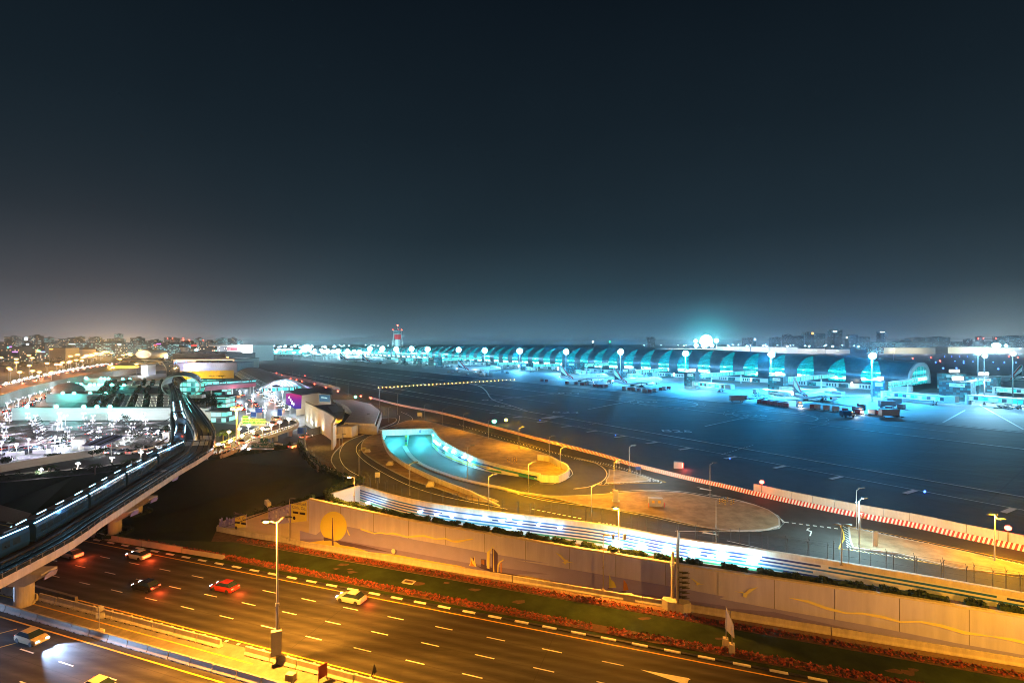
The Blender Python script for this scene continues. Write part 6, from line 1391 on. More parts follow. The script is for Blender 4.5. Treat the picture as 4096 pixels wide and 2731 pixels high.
for E, nm in ((Np,'balustrade'),(Fp,'balustrade')):
    mb = MB(); mb.sweep(E, [(-.15,-.12),(-.15,.05),(.15,.05),(.15,-.12)]); mb.sweep(E, [(-.2,-1.8),(-.2,-.75),(.2,-.75),(.2,-1.8)]); [mb.box(p+V3(0,0,-.45), (.22,.22,.7)) for p in resample(E,1.3)]; mb.build(nm, 'concrete_light', RP)
mb = MB()
for f in (.25,.45,.62,.78,.9): c = at(Np,f).lerp(at(Fp,f),.35); mb.cyl((c.x,c.y,-.2),(c.x,c.y,c.z-1.7), .7, n=12)
mb.build('pillar', 'concrete', RP)
for i, (x, yt, yb, z) in enumerate(((838,1740,1778,.5),(875,1777,1796,1),(916,1726,1755,2),(922,1762,1793,2),(968,1742,1772,3),(1011,1725,1756,3.5),(1049,1713,1742,4),(959,1714,1740,3),(1085,1700,1728,4.5),(1119,1688,1712,5),(995,1795,1812,0),(994,1702,1725,3.5),(1156,1676,1698,5),(873,1777,1796,1),(1186,1690,1710,0),(1253,1690,1715,0))):
    p = G(x,yb,z); h = (yb-yt)*p.y/F; t = thing('street_lamp', f'{nth(i)} globe lamp along the elevated ramp', 'street lamp', p, 0, 'globe lamps along the ramp'); mb = MB(); mb.cyl(p, p+V3(0,0,h), .08, n=6); mb.build('pole', 'pole_grey', t); mb = MB(); mb.ball(p+V3(0,0,h), .5, 10, 7, sc=(1.2,1,.7)); mb.build('bulb', 'lamp_white' if i > 7 else 'lamp_warm', t)
    if i % 2 == 0 or i > 7: light('POINT', p+V3(0,-.4,h-.3), (1,.9,.75), 420, .3, t)
HM = thing('high_mast_lamp', 'very tall yellow-lit mast lamp over the elevated ramp', 'street lamp', G(947,1815)); p = G(947,1815); h = (1815-1636)*p.y/F; mb = MB(); mb.cyl(p, p+V3(0,0,h), .35, .2, 10); mb.build('pole', 'concrete_light', HM)
mb = MB()
for k in range(8): a = k*.785; mb.ball(p+V3(math.cos(a)*1.3, math.sin(a)*1.3, h+.2), .45, 8, 5)
mb.build('bulb', 'lamp_sodium', HM); mb = MB(); mb.cyl(p+V3(0,0,h+.3), p+V3(0,0,h+.6), 1.6, n=12); mb.build('lamp_ring', 'steel', HM); light('SPOT', p+V3(0,-.5,h-1), (1,.62,.02), 32000, .6, HM, target=p+V3(-6,16,0), spot=100, blend=.3); light('SPOT', G(880,1800)+V3(0,0,9), (1,.62,.02), 20000, .5, target=G(880,1780)+V3(2,12,0), spot=90)
# gantries
def gantry(label, cx_, D, panels, zb, legs, yaw=.0):
    t = thing('sign_gantry', label, 'road sign', V3(X(cx_,D),D,0)); k = 0
    for (x0, x1, y0, y1, txt, m) in panels:
        a, b = VD(x0,y0,D), VD(x1,y1,D); w, h = b.x-a.x, a.z-b.z; c = (a+b)/2; mb = MB(); mb.box((c.x,D,c.z), (w-.08,.15,h-.08)); pn = mb.build('sign_panel', m, t); mb = MB(); [mb.box((c.x,D-.09,c.z+s*(h/2-.1)), (w-.15,.03,.07)) for s in (-1,1)]; mb.build('border', 'white_paint', t)
        mb = MB(); addtext(mb, txt, min(.95, h*.3), Matrix.Translation((c.x,D-.12,c.z)) @ Matrix.Rotation(math.pi/2,4,'X')); mb.build('lettering', 'white_paint', t, fix=False)
    mb = MB()
    for pts in legs: 
        P = [VD(x,y,D) for x,y in pts]; P = smoothpath(P, .8); [mb.cyl(P[i]+V3(0,.3,0), P[i+1]+V3(0,.3,0), .28, n=8) for i in range(len(P)-1)]
    mb.build('arch_frame', 'concrete_light', t); mb = MB(); y_ = panels[-1][3]; a, b = VD(panels[0][0],y_+3,D), VD(panels[-1][1],y_+3,D); mb.box(((a.x+b.x)/2,D-.6,a.z), (b.x-a.x,1.0,.15)); mb.build('walkway', 'steel', t)
    light('SPOT', V3((a.x+b.x)/2,D-5,a.z-3.0), (.9,1,.8), 60, .3, t, target=((a.x+b.x)/2,D,a.z+2), spot=110)
gantry('wide arch gantry with four green direction signs, the upper one of the two', 1017, 172, [(970,994,1661,1696,'Terminal\nParking','sign_green'),(994,1020,1674,1696,'Arrivals\nTaxi','sign_green'),(1020,1036,1674,1696,'Rental\nCars','sign_green'),(1036,1064,1674,1696,'Departures\nDrop Off','sign_green')], 9, [[(953,1775),(954,1705),(962,1690),(972,1687)],[(1064,1687),(1076,1692),(1083,1706),(1082,1766)]])
gantry('low arch gantry with three green signs in front of the dark hedge', 1052, 152, [(1006,1041,1769,1791,'Tour Buses\nOnly','sign_green'),(1041,1072,1750,1791,'P\nRent A Car\nArrivals','sign_green'),(1072,1097,1768,1791,'Arrivals\nPick Up','sign_green')], 5, [[(984,1810),(986,1790),(994,1778),(1008,1775)],[(1096,1774),(1112,1775),(1128,1778)]])
signpost(G(1036,1678), 0, 3.0,2.2,3, 'sign_blue', 'bright blue board standing on the forecourt edge'); signpost(G(1014,1680), 0, 2.4,2.2,1.4, 'sign_blue', 'dark blue square board beside the bright blue one'); signpost(G(1148,1706), 0, 2.6,1.6,1.2, 'sign_blue', 'small violet board on the upper ramp'); signpost(G(1208,1748), 0, 3.2,2.2,1.2, 'sign_blue', 'blue board beside the lower road by the cream wall'); signpost(G(1119,1665), 0, 1.9,3,.4, 'sign_blue', 'upright navy board at the ramp head')
# cream curved building, LED billboard block, folded roof
cb = thing('curved_building', 'cream building with a curved wall and uplights behind the security fence', 'building', V3(-70,190,0)); cw = smoothpath([V3(-86,209,0),V3(-74.5,192,0),V3(-68,183,0),V3(-63,175,0),V3(-59,168,0),V3(-56.5,158,0)], 2)
mb = MB(); rings = [[p, p+V3(0,0,9.4-.9*i/len(cw)), q+V3(0,0,9.4-.9*i/len(cw)), q] for i, (p, q) in enumerate(zip(cw, offs(cw,-.6)))]; mb.loft(rings); mb.build('wall', 'cream_wall', cb)
rf = cw+[V3(-58,172,0), V3(-64,190,0), V3(-76,216,0)]; vs, fs = fillpoly([V3(p.x,p.y,0) for p in rf], 7.6); mb = MB(); mb.add(vs, fs); mb.build('roof', 'concrete_dark', cb, fix=False)
mb = MB(); mb.poly([V3(-76,206,7.9),V3(-70,206,7.9),V3(-64,190,7.9),V3(-67,187,7.9)]); mb.build('skylight', 'glass_green_lit', cb)
for i, f in enumerate((.08,.2,.34,.5)): p = at(cw, f); light('SPOT', p+V3(-1.6,-1.2,.4), (1,.95,.75), 1500, .2, cb, target=p+V3(-.2,0,8), spot=75)
light('POINT', V3(-62,160,5), (1,.75,.15), 1200, .4)
p = at(cw,.12)+V3(-.25,-.25,6.3); mb = MB(); mb.ball(p+V3(0,0,.6), .7, 8, 6, sc=(.3,.3,1.2)); T_ = Matrix.Translation(p+V3(0,-.1,-.9)) @ Matrix.Rotation(-.98,4,'Z') @ Matrix.Rotation(math.pi/2,4,'X'); addtext(mb, 'Emirates', .8, T_); mb.build('logo_lettering', 'pink_panel', cb, fix=False)
LB = thing('screen_building', 'low cream hall carrying a purple and red video wall and a space poster', 'building', V3(-95,250,0)); D = 236
def at_px(x, y, D): return VD(x,y,D)
mb = MB(); a, b, c = V3(X(1185,232),232,0), V3(X(1275,248),248,0), V3(X(1325,240),240,0); z1 = H-(1578-HY)*240/F
mb.prism([a, b, c, V3(-98.5,270,0), a+V3(-14,36,0)], 0, z1); mb.build('wall', 'cream_wall', LB); mb = MB(); mb.prism([a+V3(-3,-1,0), b+V3(0,-1,0), c+V3(1,-1,0), V3(-97.5,271,0), a+V3(-16,37,0)], z1+.01, z1+.5); mb.build('roof', 'roof_dark', LB)
def screen_mat():
    m = bpy.data.materials.new('screen_picture'); M['screen_picture'] = m; nt, out = nodes(m); e = nt.nodes.new('ShaderNodeEmission'); tc = nt.nodes.new('ShaderNodeTexCoord'); sp = nt.nodes.new('ShaderNodeSeparateXYZ'); L(nt, tc.outputs['Object'], sp.inputs[0])
    L(nt, rampn(nt, math_n(nt,'DIVIDE',sp.outputs[2],13), [(0,(.02,.06,.5)),(.45,(.04,.04,.30)),(.75,(.22,.02,.25)),(1,(.6,.04,.08))]), e.inputs[0]); e.inputs[1].default_value = .7; L(nt, e.outputs[0], out.inputs[0]); m.cycles.emission_sampling = 'NONE'
screen_mat()
p0, p1 = VD(1144,1573,222), VD(1186,1583,212); q0, q1 = VD(1144,1615,222), VD(1183,1636,212)
mb = MB(); mb.add([q0,q1,p1,p0], [(0,1,2,3)]); mb.extr([q0+V3(.1,.1,0),q1+V3(.1,.1,0),p1+V3(.1,.1,0),p0+V3(.1,.1,0)], (1.5,1.5,0)); vw = mb.build('video_wall', 'screen_picture', LB, fix=False)
mb = MB(); Ym = math.atan2((p1-p0).y,(p1-p0).x)
for f, h_ in ((.25,.8),(.4,.6),(.55,.75),(.7,.6)): c = p0.lerp(q1, f)+V3(1.0,-.9,0); mb.ball(c, .5, 8, 5, sc=(1,.1,1.1))
addtext(mb, 'Dubai', 1.6, Matrix.Translation(q0.lerp(q1,.7)+V3(.1,-.2,1.8)) @ Matrix.Rotation(Ym,4,'Z') @ Matrix.Rotation(math.pi/2,4,'X')); mb.build('picture_mark', 'lit_sign', LB, fix=False)
p0, p1 = VD(1279,1578,244), VD(1320,1580,237); mb = MB(); mb.extr([p0+V3(0,-.5,-3.2), p1+V3(0,-.5,-3.2), p1+V3(0,-.5,0), p0+V3(0,-.5,0)], (0,.3,0)); mat('poster_blue', (.02,.05,.09), .5, emit=(.03,.12,.2), es=.5); mb.build('poster', 'poster_blue', LB)
mb = MB(); addtext(mb, 'JOURNEY IN SPACE', .68, Matrix.Translation((p0+p1)/2+V3(0,-.75,-1.3)) @ Matrix.Rotation(math.atan2((p1-p0).y,(p1-p0).x),4,'Z') @ Matrix.Rotation(math.pi/2,4,'X')); mb.build('lettering', 'lit_wall', LB, fix=False)
light('POINT', V3(X(1240,230),228,4), (1,.93,.72), 1400, .5); light('POINT', V3(X(1200,225),222,3), (.8,.9,1), 1600, .5)
FR = thing('folded_roof', 'pale folded slab roof of tiled panels inside the security fence', 'building', G(1430,1640)); fp = [(1333.6,1599),(1412,1599),(1484.5,1616),(1518.5,1641),(1499,1694.5),(1376,1690),(1408,1648),(1389,1624)]
pts = [G(x,y,4.2) for x,y in fp]; mat('roof_tile', (.34,.31,.32), .6, var=.06, scale=2)
def tilemat():
    m = M['roof_tile']; nt = m.node_tree; b = [n for n in nt.nodes if n.type == 'BSDF_PRINCIPLED'][0]; src = b.inputs['Base Color'].links[0].from_socket; tc = [n for n in nt.nodes if n.type == 'TEX_COORD'][0]; mp = nt.nodes.new('ShaderNodeMapping'); mp.inputs['Rotation'].default_value = (0,0,.7); L(nt, tc.outputs['Object'], mp.inputs[0]); sp = nt.nodes.new('ShaderNodeSeparateXYZ'); L(nt, mp.outputs[0], sp.inputs[0])
    ln = math_n(nt,'MAXIMUM', gridmask(nt, sp.outputs[0], 1.6, .12), gridmask(nt, sp.outputs[1], 4.0, .14)); L(nt, mixc(nt, ln, src, (.10,.09,.09)), b.inputs['Base Color'])
tilemat(); mb = MB(); vs, fs = fillpoly(pts); mb.add(vs, fs); mb.build('roof', 'roof_tile', FR, fix=False)
mb = MB(); n = len(pts); mb.add(pts+[V3(p.x,p.y,3.3) for p in pts], [(k,(k+1)%n,n+(k+1)%n,n+k) for k in range(n)]); mb.build('fascia', 'concrete_light', FR); q = [V3(p.x*.99,p.y*1.005,0) for p in pts]; mb = MB(); mb.add([V3(p.x,p.y,3.3) for p in q]+q, [(k,(k+1)%n,n+(k+1)%n,n+k) for k in range(n)]); mb.build('wall', 'concrete', FR)
light('POINT', G(1350,1620)+V3(-3,-3,7), (.9,.85,.9), 900, .6)
light('POINT', G(1470,1640)+V3(4,0,13), (.85,.85,1), 2600, 2)
# glass pavilions right of the viaduct
for i, (x0, x1, D, z1, m) in enumerate(((845,903,214,4.6,'glass_green_lit'),(868,905,262,5.5,'glass_green_lit'),(858,900,300,6,'glass_green_lit'))):
    t = thing('glass_pavilion', f'{nth(i)} flat-roofed green-lit glass pavilion from the front beside the forecourt', 'pavilion', V3(X(x0,D),D,0)); a, b = X(x0,D), X(x1,D); mb = MB(); mb.box(((a+b)/2,D+4,z1/2), (b-a,8,z1)); mb.build('glazing', m, t); mb = MB(); mb.box(((a+b)/2+.6,D+3.5,z1+.25), (b-a+4,11,.5)); mb.build('roof', 'roof_dark', t)
# ================================================================ BUILDINGS BEHIND
def bld(name, label, x0, x1, D, ytop, m, depth=20, roof='roof_dark', zroof=.4, ang=0.0, cat='building', grp=None, extra=None, yb=None):
    z1 = H-(ytop-HY)*D/F; a, b = X(x0,D), X(x1,D); t = thing(name, label, cat, V3((a+b)/2,D,0), 0, grp); mb = MB(); mb.box(((a+b)/2,D+depth/2,z1/2), (b-a,depth,z1)); mb.build('wall', m, t)
    mb = MB(); mb.box(((a+b)/2,D+depth/2,z1+zroof/2), (b-a+.8,depth+.8,zroof)); mb.build('roof', roof, t); return t, a, b, z1
yw = thing('yellow_wall', 'long wall flooded with yellow light behind the station', 'wall', V3(X(860,469),469,0)); mat('ochre_wall', (.55,.45,.25), .8, var=.06, scale=.3); mb = MB(); mb.loft([[V3(X(x,D),D,z) for z in (0,7.6)]+[V3(X(x,D),D+.6,z) for z in (7.6,0)] for x, D in ((715,462),(800,466),(880,472),(935,480))]); mb.build('wall_face', 'ochre_wall', yw)
for x in (735,790,845,900): light('POINT', V3(X(x,458),457,3.4), (1,.60,.02), 4200, .5, yw)
for i, x in enumerate((745,760,790,848,876,890)): palm(V3(X(x,452),452,0), 4, f'{nth(i)} palm before the yellow wall', 'palms before the yellow wall', n=9, Lf=3)
t, a, b, z1 = bld('airline_office', 'long peach-lit low building with a blue dnata sign behind the yellow wall', 693, 938, 618, 1437, 'cream_wall', 60); mb = MB(); addtext(mb, 'dnata', 8, Matrix.Translation((X(725,617),616.5,z1-4.2)) @ Matrix.Rotation(math.pi/2,4,'X')); mb.build('lettering', 'lit_blue', t, fix=False)
for x in (720,780,840,900): light('POINT', V3(X(x,606),603,z1+1), (1,.62,.42), 9000, .6, t)
t, a, b, z1 = bld('service_building', 'bluish service block with roof fans below the peach building', 709, 948, 560, 1451, 'concrete', 36)
for x, c_, pw in ((744,(.5,.5,1),9000),(770,(.55,.6,1),4000),(800,(.6,.7,1),3000),(860,(.8,.85,1),2200)): light('POINT', V3(X(x,552),551,7), c_, pw, .6, t)
fl_ = thing('flood_lamp', 'large white double floodlight in front of the bluish service block', 'lamp', V3(X(745,548),548,0)); p = VD(745,1464,548); mb = MB(); mb.ball(p, 2.6, 12, 8, sc=(1,1,.8)); mb.ball(p+V3(0,0,-3.6), 2.0, 12, 8); mb.build('bulb', 'lamp_violet', fl_); mb = MB(); mb.cyl((p.x,p.y,0),p,.3); mb.build('pole', 'steel', fl_)
mb = MB(); [mb.cyl((X(x,570),570,z1+.4), (X(x,570),570,z1+2.2), 4, n=14) for x in (800,830,860,890,915)]; mb.build('roof_fan', 'steel_dark', t)
t, a, b, z1 = bld('hangar', 'big pale cargo hangar with a red sign band and bright side floods', 836, 1010, 900, 1380, 'white_wall', 80); mb = MB(); mb.box((X(882,898),898.5,z1-7), (60,1,5)); mb.build('sign_band', 'pink_panel', t); mb = MB(); addtext(mb, 'Emirates SkyCentral', 4.5, Matrix.Translation((X(882,898),897.5,z1-7)) @ Matrix.Rotation(math.pi/2,4,'X')); mb.build('lettering', 'white_paint', t, fix=False)
for x in (960,985,1000): light('POINT', V3(X(x,890),880,z1-6), (.85,.95,1), 40000, 1, t)
t, a, b, z1 = bld('office_block', 'dark office block at the left end of the cargo hangar', 800, 868, 860, 1386, 'city_c', 30)
t, a, b, z1 = bld('covered_walk', 'long low yellow-lit canopy hall with a row of roof lights', 897, 1023, 1180, 1409, 'ochre_wall', 30, 'white_wall')
for x in (907,927,947,965,983): light('POINT', V3(X(x,1172),1165,9), (1,.6,.1), 26000, 1, t)
mb = MB(); [mb.ball(VD(900+k*7.5,1406,1175), 1.5, 6, 4) for k in range(16)]; mb.build('roof_light', 'lamp_white', t)
t, a, b, z1 = bld('cargo_shed', 'low turquoise-lit cargo terminal right of the yellow canopy hall', 1064, 1186, 1450, 1397, 'bridge_glass', 60)
t, a, b, z1 = bld('dark_shed', 'wide dark shed with a zigzag roof beyond the peach building', 690, 900, 760, 1416, 'roof_dark', 90); mb = MB()
for k in range(8): x = X(700+k*24,760); mb.extr([V3(x,760,z1+.4),V3(x+8,760,z1+.4),V3(x+4,760,z1+3)], (0,60,0))
mb.build('roof_gable', 'roof_grey', t)
ow = thing('old_tower', 'small pale flared watch tower above the dark shed', 'tower', V3(X(739,780),780,0)); mb = MB(); mb.cyl((X(739,780),780,0),(X(739,780),780,22),4,5,10); mb.cyl((X(739,780),780,22),(X(739,780),780,27),5,8,10); mb.build('shaft', 'concrete', ow); mb = MB(); mb.cyl((X(739,780),780,27),(X(739,780),780,30),8,8,10); mb.build('cabin', 'glass_dark', ow)
fs_ = thing('far_station', 'distant ring-shaped station shell glowing in gold where the viaduct ends', 'station', V3(X(574,940),940,0)); [light('POINT', V3(x,y,z), (1,.62,.22), pw, .6, name='viaduct_fill') for x,y,z,pw in ((-350,520,9,9000),(-400,600,9,12000),(-455,690,10,14000),(-540,790,10,18000),(-318,455,10,6000))]; light('POINT', V3(-165,392,17), (.75,.8,.9), 3200, 1); light('POINT', V3(-215,470,17), (.75,.8,.9), 3200, 1); c = VD(574,1417,757); mb = MB()  # fill lights added along the far viaduct and, paler, over the vault roof
rg = lambda rx, rz, y: [c+V3(rx*math.cos(a),y,rz*math.sin(a)) for a in [2*math.pi*k/30 for k in range(30)]]
mb.loft([rg(12.2,6.5,0), rg(12.6,6.8,18), rg(11.5,6,36)], cap=False); mb.loft([rg(12.2,6.5,-.1), rg(11.0,5.5,-.2)], cap=False); mb.build('shell', 'cream_wall', fs_); light('POINT', c+V3(0,-12,4), (1,.75,.4), 12000, 1, fs_); light('POINT', c+V3(0,12,1), (1,.8,.6), 9000, 1, fs_)
t, a, b, z1 = bld('low_depot', 'yellow-lit low depot under the far viaduct', 428, 555, 560, 1463, 'ochre_wall', 20); light('POINT', V3(X(450,550),548,9), (1,.6,.1), 12000, .8, t); light('POINT', V3(X(530,550),548,7), (1,.65,.15), 14000, .8, t)
t, a, b, z1 = bld('white_kiosk', 'brightly lit white kiosk block beneath the far viaduct', 563, 590, 520, 1460, 'white_wall', 12); light('POINT', V3(X(577,512),510,5), (.85,.95,1), 8000, .8, t)
# ================================================================ CONCOURSE
UZ = [(0,19.7),(45,22.6),(160,27),(415,28),(670,28.5),(1000,26),(1300,19),(1600,9)]
def ridge(u):
    for (a, za), (b, zb) in zip(UZ, UZ[1:]):
        if u <= b:
            t = (u-a)/(b-a); t = t*t*(3-2*t) if False else t; return za+(zb-za)*t
    return UZ[-1][1]
CONC = thing('airport_concourse', 'immensely long metal-clad concourse with glowing leaf-shaped windows along the apron', 'airport building', CC(0,0,0), CANG)
def cprof(u, s):           # s 0..1 front base to back base; returns (v,z)
    Hh = ridge(u); k = Hh/27.0; W = 58*min(1, .55+.45*k)
    a = math.pi*s; v = -W/2+W/2*math.copysign(abs(math.cos(a))**.8, math.cos(a)); z = 3.6+(Hh-3.6)*math.sin(a)**.82
    if s < .5: v += 3.2*math.sin(min(1, s/.30)*math.pi)*k
    return v, z
us = [0,8,20,32,45]+[45+k*20 for k in range(1,58)]+[1230+k*30 for k in range(13)]
NS = 28
mb = MB(); mb.loft([[CC(u, *cprof(u, j/NS)) for j in range(NS+1)] for u in us], closed=False); mb.build('metal_shell', 'metal_shell', CONC, smooth=True)
for i in range(54):
    ur = 15.9+i*22.05
    if ur < 0: continue
    mb = MB(); n = 22; sm = .40*(1.0 if i > 1 else .9); rows = []
    for j in range(n+1):
        t = j/n; s = .012+sm*t
        wd = 13.2*(1-t**1.9)**.95*(.86+.14*math.sin(min(1,t*3)*math.pi/2))
        ue = ur+wd*1.0; v0, z0 = cprof(ur, s)
        row = []
        for q in range(5):
            sh = .42*(cprof(ur,.012)[0]-cprof(ur,s)[0]); u = ur+(ue-ur)*q/4+sh; v, z = cprof(u, s); nx = V3(math.cos(math.pi*s*.9), math.sin(math.pi*s*.9), 0); row.append(CC(u, v+.28*nx.x+.15, z+.28*nx.y))
        rows.append(row)
    mb.loft(rows, closed=False); w_ = mb.build('leaf_window', 'leaf_window_glass', CONC, fix=False, smooth=True)
mb = MB(); n = 28
out_ = [CC(0, *cprof(0, j/n)) for j in range(n+1)]; c_ = CC(0,-29,3.6)
inn = [c_+(p-c_)*.84 for p in out_]
ex = -CD*1.2
mb.add([p+ex for p in out_]+[p+ex for p in inn]+out_+[p-ex*.5 for p in inn], [(j,j+1,n+1+j+1,n+1+j) for j in range(n)]+[(j,j+1,2*(n+1)+j+1,2*(n+1)+j) for j in range(n)]+[(n+1+j,n+1+j+1,3*(n+1)+j+1,3*(n+1)+j) for j in range(n)]); mb.build('end_ring', 'box_grey', CONC)
mb = MB(); mb.poly([p-ex*.4 for p in inn]); o = mb.build('end_glass', 'leaf_window_glass', CONC, fix=False)
mb = MB()
for k in range(1,9):
    j = int(k*n/9); mb.cyl(inn[j]+ex*.1, V3(inn[j].x,inn[j].y,3.6)+ex*.1, .18, n=5)
mb.build('end_mullion', 'steel', CONC)
# plinth with bays of doors
mb = MB(); mb.loft([[CC(u,1.2,0),CC(u,1.2,3.55),CC(u,-3,3.55),CC(u,-3,0)] for u in (-2,400,800,1200,1550)]); mb.build('plinth', 'white_wall', CONC)
mb = MB(); 
for i in range(38):
    u = 14+i*22
    for k in range(4): mb.add([CC(u+8+k*1.9,1.23,.6),CC(u+9.1+k*1.9,1.23,.6),CC(u+9.1+k*1.9,1.23,2.8),CC(u+8+k*1.9,1.23,2.8)], [(0,1,2,3)], 0)
    mb.add([CC(u,1.24,.2),CC(u+6.5,1.24,.2),CC(u+6.5,1.24,3.0),CC(u,1.24,3.0)], [(0,1,2,3)], 1)
dbay = mb.build('door_bay', ['steel_dark','gate_glass'], CONC, fix=False); dbay['kind'] = 'stuff'
# ================================================================ AIRCRAFT (built at 60 m length, nose at +x, tail cone at x=0)
def tube(mb, secs, n=18, T=None, mi=0):
    mb.loft([[V3(x, ry*math.cos(a), z+rz*math.sin(a)) for a in [2*math.pi*k/n for k in range(n)]] for x, ry, rz, z in secs], T=T, mi=mi)
def wing(mb, root, tip, croot, ctip, th, sgn, mi=0):
    rs = []
    for (x, y, z), c, t in ((root, croot, th),(((root[0]*.62+tip[0]*.38), root[1]*.62+tip[1]*.38, root[2]*.62+tip[2]*.38), croot*.56+ctip*.12, th*.7),(tip, ctip, th*.3)):
        rs.append([V3(x, y*sgn, z), V3(x-c*.3, y*sgn, z+t), V3(x-c, y*sgn, z+.03), V3(x-c*.4, y*sgn, z-t*.5)])
    mb.loft(rs, mi=mi)
ACP = thing('airliner', 'x', 'airliner'); mb = MB()
tube(mb, [(0,.25,.3,5.6),(3,.8,.95,5.2),(8,1.55,1.75,4.75),(14,2.2,2.35,4.45),(20,2.5,2.5,4.3),(50,2.5,2.5,4.3),(54,2.35,2.35,4.25),(57,1.8,1.85,4.05),(59,1.05,1.1,3.8),(60,.25,.3,3.6)], 22); mb.build('fuselage', 'skin_white', ACP, smooth=True)
for s in (-1,1):
    mb = MB(); wing(mb, (38,1.8,3.3), (21.5,26.3,5.3), 11.5, 1.6, .75, s); mb.build('wing', 'skin_white', ACP)
    mb = MB(); wing(mb, (8.6,.9,5.5), (3.2,8.8,6.1), 5.2, 1.7, .35, s); mb.build('tailplane', 'skin_white', ACP)
    mb = MB(); y = s*8.1; tube(mb, [(29.8,.75,.75,2.1),(32,1.1,1.1,2.1),(34.5,1.45,1.45,2.1),(36.4,1.5,1.5,2.1),(37,1.3,1.3,2.1)], 16, T=Matrix.Translation((0,y,0))); mb.add([V3(33,y-.15,3.4),V3(36.5,y-.15,3.4),V3(34,y-.15,4.2),V3(31,y-.15,4.2),V3(33,y+.15,3.4),V3(36.5,y+.15,3.4),V3(34,y+.15,4.2),V3(31,y+.15,4.2)], [(0,1,2,3),(7,6,5,4),(0,4,5,1),(1,5,6,2),(2,6,7,3),(3,7,4,0)])
    e_ = mb.build('engine', 'skin_white', ACP); mb = MB(); mb.cyl((37.02,y,2.1),(37.06,y,2.1),1.2,n=18); mb.build('fan', 'livery_black', e_, rel=False); mb = MB(); mb.cyl((29.6,y,2.1),(30.4,y,2.1),.55,.8,n=14); mb.build('exhaust', 'steel_dark', e_, rel=False)
    mb = MB(); yy = s*4.4; mb.cyl((28,yy,.8),(28.3,yy*.9,3.2),.18,n=8); [mb.cyl((28+dx,yy+dy,.55),(28+dx,yy+dy+.35,.55),.55,n=12) for dx in (-1.1,0,1.1) for dy in (-.6,.3)]; mb.build('main_gear', 'rubber', ACP)
mb = MB(); mb.cyl((53,0,.5),(53,0,2.4),.12,n=8); [mb.cyl((53,q,.42),(53,q+.25,.42),.42,n=12) for q in (-.4,.15)]; mb.build('nose_gear', 'rubber', ACP)
finp = [(13.2,6.5),(9.8,7.6),(2.6,15.2),(0.4,15.2),(2.0,6.0)]; mb = MB()
mb.loft([[V3(x,-t*(.28 if z < 8 else .12),z) for x,z in finp] for t in (-1,1)]); fin = mb.build('fin', 'skin_white', ACP)
def finpoly(pts, m, nm): 
    mb = MB()
    for s in (-1,1): mb.poly([V3(x, s*(.30-.016*max(0,z-6.4)), z) for x, z in pts])
    mb.build(nm, m, fin, rel=False, fix=False)
finpoly([(13.2,6.4),(9.9,7.5),(2.75,15.05),(1.9,15.05),(7.6,7.8),(9.0,6.3)], 'livery_red', 'red_flash')
finpoly([(1.9,15.05),(7.2,8.3),(4.6,11.0),(.9,13.8),(.6,15.05)], 'livery_green', 'green_flash')
finpoly([(1.2,10.2),(3.6,8.6),(7.6,6.4),(3.4,6.2),(1.9,6.4)], 'livery_black', 'black_flash')
mb = MB()
for s in (-1,1):
    P = [V3(x, s*2.53*math.cos(a), 4.35+2.53*math.sin(a)) for x, a in ()]
    for x0, w0, m in ((12.6,2.0,0),(9.6,1.4,1)):
        r_ = []
        for k in range(8):
            a = 1.15-k*.32; x = x0-4+k*1.05; rad = 2.0+.0; f = min(1,(x)/20)*1; R_ = .3+2.25*min(1,(x/17))**.75; zc = 5.6-1.3*min(1,x/20)
            r_.append((V3(x-w0/2, s*(R_*math.cos(a)+.06), zc+R_*math.sin(a)), V3(x+w0/2, s*(R_*math.cos(a)+.1), zc+R_*math.sin(a))))
        for k in range(7): mb.add([r_[k][0],r_[k][1],r_[k+1][1],r_[k+1][0]], [(0,1,2,3)], m)
mb.build('tail_band', ['livery_red','livery_black'], ACP, fix=False)
for s in (-1,1):
    mb = MB(); T_ = Matrix.Translation((47,s*2.46,5.1)) @ Matrix.Rotation(0 if s < 0 else math.pi,4,'Z') @ Matrix.Rotation(math.pi/2-.28,4,'X'); addtext(mb, 'Emirates', 2.4, T_); mb.build('lettering', 'gold', ACP, rel=False, fix=False)
    mb = MB()
    for k in range(44): x = 15+k*.86; mb.box((x, s*2.495, 4.75), (.26,.04,.36))
    mb.build('window_row', 'glass_dark', ACP, rel=False, fix=False)
mb = MB(); [mb.ball(q, .35, 8, 5) for q in ((0,0,5.5),)]; mb.build('tail_lamp', 'lamp_white', ACP)
ay = math.atan2(.612,.791); PL = [(16.3,141,'the largest, at the right in front of the round end window'),(142,143,'second from the right, beside the white container row'),(197.6,145,'third from the right, tail over a dark shadow'),(366,141,'fourth from the right, middle of the concourse'),(656,138,'fifth from the right'),(757,138,'last one seen at the far left of the concourse')]
for i, (u, v, txt) in enumerate(PL):
    p = CC(u,v,.06); lb = f'white airliner with a red, green and black tail, {txt}'
    lb = ' '.join(lb.split()[:16])
    if i == 0: ACP.location = p; ACP.rotation_euler = (0,0,ay); tag(ACP, lb, 'airliner', 'airliners parked along the concourse')
    else: dup(ACP, p, ay, lb, 'airliners parked along the concourse')
pg = V3(X(4092,414),414,.06); g_ = dup(ACP, pg, math.radians(184), 'airliner at the right picture edge facing left behind the gate houses', 'airliners parked along the concourse')
